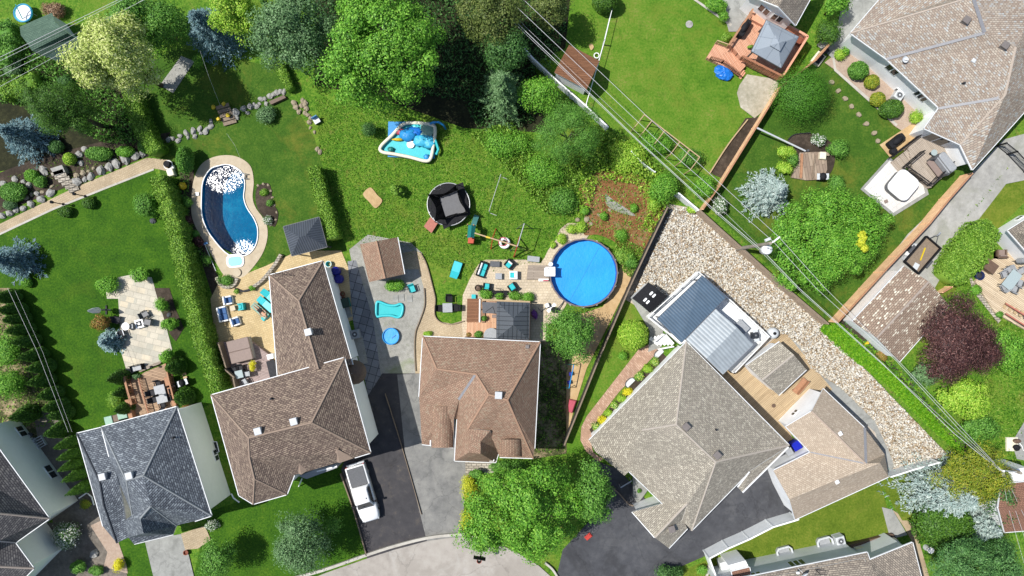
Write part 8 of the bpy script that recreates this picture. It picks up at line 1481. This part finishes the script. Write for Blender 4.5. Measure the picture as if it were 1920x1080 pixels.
wire('steep service wire dropping from the meeting pole to the bottom edge, left one', [(1878, 882, 4.4), (1890, 950, 4.6), (1930, 1090, 5)], .025); wire('steep service wire dropping from the meeting pole past the reddish roof, middle one', [(1879, 882, 4.4), (1905, 960, 4.6), (1945, 1080, 5)], .025); wire('steep service wire dropping from the meeting pole to the right edge', [(1880, 881, 4.4), (1912, 950, 4.6), (1960, 1050, 5)], .025)
for k, P in enumerate((((-20, 117, 8.5), (120, 49, 8.4), (252, -15, 8.5)), ((-20, 124, 8.5), (120, 55, 8.4), (255, -13, 8.5)), ((-20, 141, 7.4), (120, 74, 7.3), (290, -10, 7.4)), ((-20, 153, 6.8), (120, 83, 6.7), (300, -18, 6.8)), ((-20, 173, 5.6), (60, 130, 5.5), (140, 86, 5.5)))):
    wire(('topmost of the wires crossing the green shed', 'second wire crossing the green shed, close to the topmost', 'thin wire crossing the middle of the green shed', 'fourth wire from the top crossing the green shed', 'lowest of the wires crossing below the green shed')[k], P, (.04, .03, .022, .036, .03)[k], group='wires over the green shed')
wire('service wire from the blue spruce down to the wooden steps', [(375, 95, 6), (392, 145, 4), (413, 198, .9)], .022, group='thin service wires'); wire('thin double wire crossing the row of cedars', [(14, 540, 7), (70, 660, 7), (128, 810, 7)], .028, group='thin service wires'); wire('faint wire right of the one over the row of cedars', [(28, 545, 7), (80, 660, 7), (135, 810, 7)], .018, group='thin service wires')
wire('thin wire crossing the lawn above the kidney pool', [(425, 250, 3), (440, 272, 3), (452, 300, 2)], .016, group='thin service wires')
# ---------------------------------------------------------------- rocks and steps
def rock(u, v, r, mat, label, group, seed, asp=None):
    rg = random.Random(seed); a = r / S; b = a * (asp or rg.uniform(.62, .95)); mb = MB(); mb.ball((0, 0, b * .35), (a, b, b * .75), 5, seed, .2); o = mb.build('boulder', mat, loc=G(u, v), rot=rg.uniform(0, 3.1)); return tag(o, label, 'boulder', group)
k = 0
for u, v, r in ((5, 405, 8), (19, 400, 7), (31, 393, 8), (45, 391, 7), (60, 383, 8), (79, 374, 8), (96, 362, 10), (146, 341, 11), (160, 337, 6), (172, 331, 8), (190, 320, 10), (206, 314, 9), (220, 307, 10), (236, 299, 12), (255, 292, 9), (269, 288, 8)): k += 1; rock(u, v, r, 'stone', 'big grey boulder in the retaining row above the stone walk', 'boulders above the stone walk', k)
for u, v, r in ((8, 345, 7), (30, 337, 8), (45, 341, 5), (56, 347, 6), (84, 322, 11), (150, 290, 7), (160, 280, 6), (153, 306, 6), (70, 363, 6)): k += 1; rock(u, v, r, 'stone', 'grey rock inside the rock garden left of the bushes', 'rocks inside the rock garden', k)
for u, v, r in ((145, 330, 6), (157, 325, 6), (166, 321, 4), (176, 316, 4), (50, 371, 5), (80, 360, 5), (98, 350, 5), (207, 301, 4), (60, 365, 4)): k += 1; rock(u, v, r, 'stone_warm', 'small tan rock in the soil of the rock garden', 'tan rocks of the rock garden', k)
for u, v, r in ((66, 505, 9), (48, 512, 6), (288, 414, 6), (318, 590, 5)): k += 1; rock(u, v, r, 'stone_dark', 'dark lone rock at the edge of a planting on the left lawn', 'dark rocks on the left lawn', k)
for u, v, r in ((316, 262, 6), (324, 260, 5), (335, 264, 6), (338, 255, 5), (350, 250, 7), (353, 258, 4), (363, 246, 7), (366, 256, 5), (375, 242, 6), (377, 250, 4), (387, 246, 8), (396, 238, 6), (396, 228, 5), (443, 212, 8), (445, 221, 5), (457, 204, 6), (465, 212, 5), (470, 200, 6), (477, 197, 5), (482, 200, 6), (490, 186, 6), (497, 186, 5), (500, 195, 5), (507, 181, 6), (513, 178, 6), (519, 174, 6), (526, 172, 6), (533, 173, 6), (487, 195, 4)): k += 1; rock(u, v, r, 'stone', 'pale boulder in the row between the shady lawn and the pool lawn', 'boulders between the two lawns', k)
o = slab('timber_ledge', [(504, 190), (532, 178), (536, 183), (508, 196)], 0, .4, 'brown'); tag(o, 'brown flat stone ledge at the right end of the pale boulder row', 'ledge')
for u, v, r in ((552, 194, 6), (556, 202, 6), (561, 210, 5), (565, 198, 5), (568, 190, 7), (573, 195, 7), (575, 204, 5), (572, 212, 5), (577, 216, 5), (583, 222, 5), (580, 230, 5), (582, 240, 4), (590, 248, 4), (595, 280, 5), (600, 285, 6)): k += 1; rock(u, v, r, 'stone_warm', 'small stone in the heap along the hedge line above the pool lawn', 'heap of small stones', k)
for u, v, r in ((484, 348, 3), (494, 345, 3), (503, 347, 3), (508, 358, 3), (511, 370, 3), (514, 385, 3), (519, 398, 3), (517, 412, 3), (508, 422, 3), (498, 415, 4)): k += 1; rock(u, v, r, 'stone_warm', 'little border stone round the bed right of the kidney pool', 'border stones by the kidney pool', k)
for u, v, r in ((1082, 392, 4), (1083, 412, 5), (1100, 412, 6), (1108, 420, 5), (1122, 403, 4), (1143, 394, 4), (1060, 425, 4), (1115, 350, 3)): k += 1; rock(u, v, r, 'stone_warm', 'pale rock at the edge of the red mulch bed', 'rocks of the red mulch bed', k)
for u, v, r in ((178, 1037, 9), (62, 1000, 4)): k += 1; rock(u, v, r, 'stone', 'flat grey rock in the dark gravel beside the pebble bed', 'rocks in the dark gravel', k)
t = thing('stone_steps', 'flight of dark edged stone steps through the rock garden', 'steps', (0, 0, 0))
for i in range(6): a, b = G(104 + i * 5.2, 329 + i * 6, .1), G(126 + i * 4.4, 322 + i * 6, .1); MB().beam((a.x, a.y, .62 - i * .1), (b.x, b.y, .62 - i * .1), .36, .16).build('tread', 'stone_wall', t)
slab('landing', [(94, 316), (116, 309), (122, 322), (103, 330)], 0, .7, 'stone', t)
t = thing('timber_steps', 'grey timber steps with yellow flower pots between the two lawns', 'steps', (0, 0, 0))
for i in range(5): a, b = G(407 + i * 2.8, 204 + i * 7.2, .3), G(431 + i * 2.8, 197 + i * 7.2, .3); MB().beam((a.x, a.y, .5 - i * .08), (b.x, b.y, .5 - i * .08), .34, .1).build('tread', 'timber_gray', t)
for i, (u, v) in enumerate(((405, 204), (424, 198), (415, 226), (432, 219))): p = G(u, v); t = thing('flower_pot', 'small pot of yellow flowers on the grey timber steps', 'flower pot', (p.x, p.y, .25), 0, 'yellow flower pots on the timber steps'); MB().cyl(0, 0, 0, .3, .14, .18, 10).build('pot', 'terracotta', t); MB().ball((0, 0, .38), (.2, .2, .14), 5, i, .25).build('flowers', 'yellow', t)
t = thing('garden_chair', 'small blue white folding chair by the stone heap', 'chair', G(596, 228), R(30)); MB().box(0, 0, .4, .6, .55, .05).build('seat', 'grey_light', t); MB().box(0, .3, .45, .6, .05, .5).build('backrest', 'sky_blue', t)
for i in (-1, 1): MB().box(i * .28, 0, 0, .04, .5, .4).build('leg', 'galv', t)
# ---------------------------------------------------------------- street side
t = thing('pickup_truck', 'white double cab pickup with a dark bed cover on the dark driveway', 'pickup truck', G(682, 922, .5).xy.to_3d(), ang((666, 868), (697, 972)))
yl = 1.0   # half width; x forward
mb = MB(); prof = [(-2.75, .45), (-2.78, .95), (2.55, 1.0), (2.82, .85), (2.86, .5), (2.7, .38)]
def shell(mb, sec):
    """sections of (x, half width, z0, z1, shoulder)"""
    V = []; n = 6
    for x, w, z0, z1, s_ in sec: V += [(x, -w, z0), (x, -w, z1 - s_), (x, -w + s_ * .8, z1), (x, w - s_ * .8, z1), (x, w, z1 - s_), (x, w, z0)]
    F = [(i * n + j, i * n + (j + 1) % n, (i + 1) * n + (j + 1) % n, (i + 1) * n + j) for i in range(len(sec) - 1) for j in range(n)]; F += [tuple(range(n - 1, -1, -1)), tuple((len(sec) - 1) * n + j for j in range(n))]; mb.add(V, F)
shell(mb, [(-2.76, .9, .5, 1.08, .06), (-2.7, .97, .42, 1.14, .06), (-.75, .98, .4, 1.14, .06), (1.2, .98, .4, 1.14, .12), (1.3, .97, .4, 1.16, .16), (2.2, .95, .42, 1.08, .2), (2.7, .86, .45, .98, .22), (2.85, .66, .5, .8, .16)]); mb.build('body', 'truck_white', t, True)
mb = MB(); shell(mb, [(-.78, .9, 1.1, 1.3, .05), (-.62, .76, 1.1, 1.78, .1), (-.4, .72, 1.1, 1.86, .12), (.5, .72, 1.1, 1.86, .12), (.75, .71, 1.1, 1.8, .12), (1.4, .84, 1.1, 1.18, .05)]); cab = mb.build('cab', 'truck_white', t, True)
mb = MB(); mb.add([(.8, -.62, 1.79), (.8, .62, 1.79), (1.42, .78, 1.2), (1.42, -.78, 1.2), (1.08, 0, 1.545)], [(0, 3, 4), (3, 2, 4), (2, 1, 4), (1, 0, 4)]); mb.build('windshield', 'glass', t)
for j in (-1, 1):
    mb = MB(); mb.add([(-.5, j * .8, 1.72), (.68, j * .8, 1.72), (1.15, j * .915, 1.24), (-.62, j * .925, 1.24)], [(0, 1, 2, 3)]); mb.build('side_window', 'glass', t); MB().box(1.0, j * 1.12, 1.15, .18, .3, .22, 0, .04).build('mirror', 'black', t)
    for x in (-1.75, 1.75): w = MB().tube([(x, j * .72, .39), (x, j * .96, .39)], .39, 20).build('wheel', 'rubber', t); MB().tube([(x, j * .94, .39), (x, j * .975, .39)], .22, 14).build('rim', 'steel', w)
    MB().box(2.66, j * .68, .72, .22, .3, .16, 0, .03).build('headlight', 'grey_light', t); MB().box(-2.75, j * .86, .72, .1, .14, .34, 0, .02).build('tail_light', 'red', t); MB().box(0, j * 1.0, .95, .2, .04, .04).build('door_handle', 'steel', t)
MB().box(-1.72, 0, 1.13, 1.82, 1.66, .06, 0, .03).build('bed_cover', 'charcoal', t); MB().box(-.74, 0, 1.14, .12, 1.5, .08).build('cab_gap', 'black', t); MB().box(-2.86, 0, .45, .22, 1.85, .2, 0, .05).build('rear_bumper', 'steel', t); MB().box(.35, .45, 1.86, .14, .05, .08).build('antenna_fin', 'black', t); MB().box(2.8, 0, .42, .2, 1.5, .28, 0, .08).build('front_bumper', 'truck_white', t)
t = thing('basketball_hoop', 'portable basketball hoop with a black backboard at the kerb', 'basketball hoop', G(904, 1021)); MB().rrect(0, .35, .55, .85, .15, 0, .3, .1).build('base', 'charcoal', t); MB().tube([(0, .3, .25), (0, 0, 2.9)], .06, 8).build('pole', 'black', t)
q = rel(899, 1048, 3.3, t); MB().beam((0, 0, 2.7), (q.x, q.y + .1, 3.1), .06, .06).build('arm', 'black', t); MB().box(q.x, q.y, 2.75, 1.15, .06, .75, R(-10)).build('backboard', 'black', t); MB().torus(q.x - .05, q.y - .38, 2.9, .22, .018, 20, 5).build('rim', 'orange_red', t); MB().lathe(q.x - .05, q.y - .38, [(.22, 2.9), (.13, 2.5)], 12).build('net', 'net', t)
t = thing('kerb_reflector', 'low dark basket ball stand weight beside the hoop base', 'box', G(909, 1028)); MB().box(0, 0, 0, .5, .3, .3, .1, .05).build('body', 'charcoal', t); MB().box(0, 0, .3, .4, .25, .05, .1).build('lid', 'black', t); t['label'] = 'small dark box on the road beside the hoop base'
o = MB().box(0, 0, 0, .7, .45, .25, .7, .06).build('sled', 'red', loc=G(1103, 1005)); o.name = 'red_crate'; tag(o, 'red crate showing from under the darker green tree', 'crate')
t = thing('front_steps', 'dark front walk step with a pale canopy pole beside the grey bungalow', 'steps', (0, 0, 0)); slab('step', [(1187, 892), (1214, 920), (1196, 945), (1187, 930)], 0, .3, 'concrete', t); a, b = G(1164, 914, 1.2), G(1184, 902, 1.2); MB().beam((a.x, a.y, 1.2), (b.x, b.y, 1.2), .1, .06).build('hand_rail', 'galv', t)
for w in (a, b): MB().beam((w.x, w.y, 0), (w.x, w.y, 1.2), .06, .06).build('post', 'galv', t)
bush(1199, 920, 5, 5, .7, 'leaf_green', 'small potted green ball by the front step of the grey bungalow', 400, .1, nl=8)
kerb_line('walk_edging', [(1135, 905), (1160, 925), (1178, 945), (1188, 948)], .12, .22, 'timber_gray')
# house at the bottom edge
for (u, v, l) in ((1472, 1036, 'grey window well box against the white house, left one'), (1548, 1018, 'grey window well box against the white house, right one')):
    t = thing('window_well', l, 'window well', G(u, v, .5).xy.to_3d(), R(15)); MB().tube([(-.75, -.5, .45), (-.72, .2, .45), (-.5, .45, .45), (.5, .45, .45), (.72, .2, .45), (.75, -.5, .45)], .1).build('rim', 'grey_light', t); mb = MB(); mb.box(0, 0, .02, 1.2, .7, .1); mb.build('gravel_bottom', 'grey', t)
    mb = MB()
    for a, b in zip([(-.75, -.5), (-.72, .2), (-.5, .45), (.5, .45), (.72, .2)], [(-.72, .2), (-.5, .45), (.5, .45), (.72, .2), (.75, -.5)]): mb.beam((*a, .22), (*b, .22), .06, .44)
    mb.build('liner', 'galv', t)
heat_pump(1577, 1015, R(15), 'grey heat pump at the corner of the white house on the bottom edge', .85, .95)
t = thing('satellite_dish', 'white satellite dish on the roof edge at the bottom', 'satellite dish', G(1499, 1068, 4.6)); V = []; mb = MB(); mb.lathe(0, 0, [(.01, .5), (.25, .53), (.42, .65)], 18); d = mb.build('dish', 'grey_light', t); d.rotation_euler = (R(50), 0, R(35)); MB().tube([(0, 0, -.2), (0, 0, .6)], .03).build('mast', 'white', t); MB().box(-.35, -.1, .4, .25, .2, .12).build('receiver', 'white', t)
t = thing('roof_antenna', 'dark roof aerial beside the white satellite dish', 'aerial', G(1531, 1070, 4.7)); MB().cyl(0, 0, -.2, .8, .03).build('mast', 'black', t); [MB().tube([(-.5 + .2 * i, -.45, .8), (-.5 + .2 * i + .1, .45, .8)], .012, 4).build('element', 'dark', t) for i in range(5)]; MB().tube([(-.6, 0, .8), (.6, 0, .8)], .02).build('boom', 'dark', t)
t = thing('tv_antenna', 'flat dark aerial lying on the ridge end of the brown wing', 'aerial', G(531, 514, 5.2)); MB().tube([(-.9, .12, .3), (.9, -.12, .3)], .02).build('boom', 'black', t); [MB().tube([(-.8 + .2 * i, .35, .3), (-.8 + .2 * i + .05, -.35, .3)], .01, 4).build('element', 'dark', t) for i in range(9)]; MB().cyl(0, 0, -.3, .3, .025).build('mast', 'black', t)
slab('garden_box', [(1592, 1022), (1674, 1001), (1684, 1012), (1606, 1033)], 0, .5, 'brown'); tag(bpy.data.objects['garden_box'], 'dark brown timber bed along the wall of the white house', 'planting bed')
o = slab('ledge_wall', [(1606, 1030), (1682, 1011), (1690, 1020), (1612, 1040)], 0, 1.1, 'cream'); tag(o, 'cream wall ledge below the brown timber bed', 'wall')
t = thing('post_lamp', 'pale round post top on the dirt path at the bottom right', 'post', G(1736, 1026)); MB().cyl(0, 0, 0, .75, .3, .27, 16).build('post', 'grey_light', t); MB().cyl(0, 0, .75, .8, .32, n=16).build('cap', 'white', t)
t = thing('porch_steps', 'white porch landing and rail left of the brown shingled porch', 'porch', (0, 0, 0)); slab('landing', [(1350, 1056), (1372, 1050), (1380, 1076), (1356, 1085)], 0, 1.2, 'siding_gray', t); slab('roof_panel', [(1366, 1060), (1398, 1051), (1404, 1063), (1372, 1071)], 0, 2.7, 'white', t)
t = thing('eave_downpipe', 'white gutter corner pipe between the cream houses at the lower left', 'downpipe', (0, 0, 0)); MB().tube([G(148, 934, .4), G(163, 924, .3), G(172, 932, .2), (G(178, 946).x, G(178, 946).y, .15)], .07).build('pipe', 'white', t)
t = thing('eave_downpipe', 'white downpipe curling at the lower right corner of the cream house', 'downpipe', (0, 0, 0)); MB().tube([G(434, 926, .5), G(438, 934, .3), (G(450, 941).x, G(450, 941).y, .15)], .07).build('pipe', 'white', t)
t = thing('window_well', 'white window well on the cream wall of the slate roofed house', 'window well', G(406, 838, .3).xy.to_3d(), R(-76)); MB().tube([(-.6, -.3, .35), (-.5, .15, .35), (.5, .15, .35), (.6, -.3, .35)], .05).build('rim', 'white', t); MB().box(0, -.1, .02, 1.0, .35, .1).build('cover', 'dark', t)
t = thing('bay_window', 'grey bay window roof over the front lawn of the two storey house', 'bay window', (0, 0, 0)); slab('bay_roof', [(560, 893), (594, 879), (630, 871), (632, 877), (575, 898)], 0, 3.0, 'grey', t); a, b = G(594, 884, 3.05), G(632, 874, 3.05); MB().beam(a, b, .12, .08).build('sill', 'white', t)
t = thing('corner_downpipe', 'white downpipe leaning on the lawn by the two storey house front', 'downpipe', (0, 0, 0)); MB().tube([G(566, 898, 2.5), G(560, 912, .2)], .06).build('pipe', 'white', t)
for k, (u, v) in enumerate(((351, 1063), (118, 806), (104, 822))): o = MB().lathe(0, 0, [(.16, 0), (.26, .35), (.2, .35), (.15, .2), (0, .2)], 14).build('flower_pot', ('terracotta', 'charcoal', 'grey')[k], loc=G((351, 60, 68)[k], (1034, 815, 824)[k])); tag(o, ('terracotta pot at the end of the paved entry by the concrete drive', 'dark pot by the wall of the cream house at the left edge', 'grey pot by the wall of the cream house at the left edge')[k], 'flower pot')
t = thing('metal_stand', 'white slatted rack beside the cream house at the left edge', 'rack', G(78, 828), R(-60)); [MB().box(-.5 + i * .25, 0, .3, .06, .8, .05).build('slat', 'grey_light', t) for i in range(5)]; [MB().box(0, j * .4, 0, 1.1, .06, .32).build('rail', 'grey_light', t) for j in (-1, 1)]
# ---------------------------------------------------------------- the person on the lounger
def person(u, v, rot, z, label):
    p = G(u, v, z); bm = bmesh.new(); J = {}; lay = bm.verts.layers.skin.verify()
    def vt(k, x, y, zz, r): q = bm.verts.new((x, y, zz)); q[lay].radius = (r, r * .85); J[k] = q
    # x runs from feet (+) to head (-)
    for a in (('pelvis', 0, 0, .1, .15), ('waist', -.2, 0, .1, .13), ('chest', -.42, 0, .13, .16), ('neck', -.6, 0, .15, .06), ('head', -.72, 0, .18, .10), ('crown', -.82, 0, .19, .08)): vt(*a)
    for s_, n_ in ((1, 'l'), (-1, 'r')):
        for a in (('hip', .06, .1, .1, .09), ('knee', .5, .12, .14, .058), ('ankle', .92, .11, .07, .04), ('toe', 1.0, .13, .15, .03), ('sh', -.5, .19, .13, .06), ('elb', -.26, .3, .07, .04), ('wri', -.02, .25, .07, .03), ('hand', .08, .22, .07, .03)): vt(a[0] + n_, a[1], a[2] * s_, a[3], a[4])
    E = [('pelvis', 'waist'), ('waist', 'chest'), ('chest', 'neck'), ('neck', 'head'), ('head', 'crown')]
    for n_ in 'lr': E += [('pelvis', 'hip' + n_), ('hip' + n_, 'knee' + n_), ('knee' + n_, 'ankle' + n_), ('ankle' + n_, 'toe' + n_), ('chest', 'sh' + n_), ('sh' + n_, 'elb' + n_), ('elb' + n_, 'wri' + n_), ('wri' + n_, 'hand' + n_)]
    for a, b in E: bm.edges.new((J[a], J[b]))
    for q in bm.verts: q[lay].use_root = False
    J['pelvis'][lay].use_root = True; me = bpy.data.meshes.new('person'); bm.to_mesh(me); bm.free(); me.materials.append(MATS['skin']); o = link('person', me, None, (p.x, p.y, z), rot); o.modifiers.new('skin', 'SKIN'); o.modifiers.new('sub', 'SUBSURF').levels = 1; o.modifiers['sub'].render_levels = 2
    tag(o, label, 'person')
    MB().ball((-.8, 0, .2), (.11, .115, .12), 7, 2, .03).build('hair', 'brown', o, True)
    mb = MB(); mb.tube([(-.1, 0, .1), (.0, 0, .1)], [.17, .18], 12); [mb.tube([(.0, s_ * .09, .1), (.34, s_ * .115, .13)], [.12, .095], 10) for s_ in (1, -1)]; mb.build('shorts', 'dark', o, True); return o
person(490, 584, R(-42) + math.pi, .44, 'person in dark shorts lying on a lounger on the tan paving')
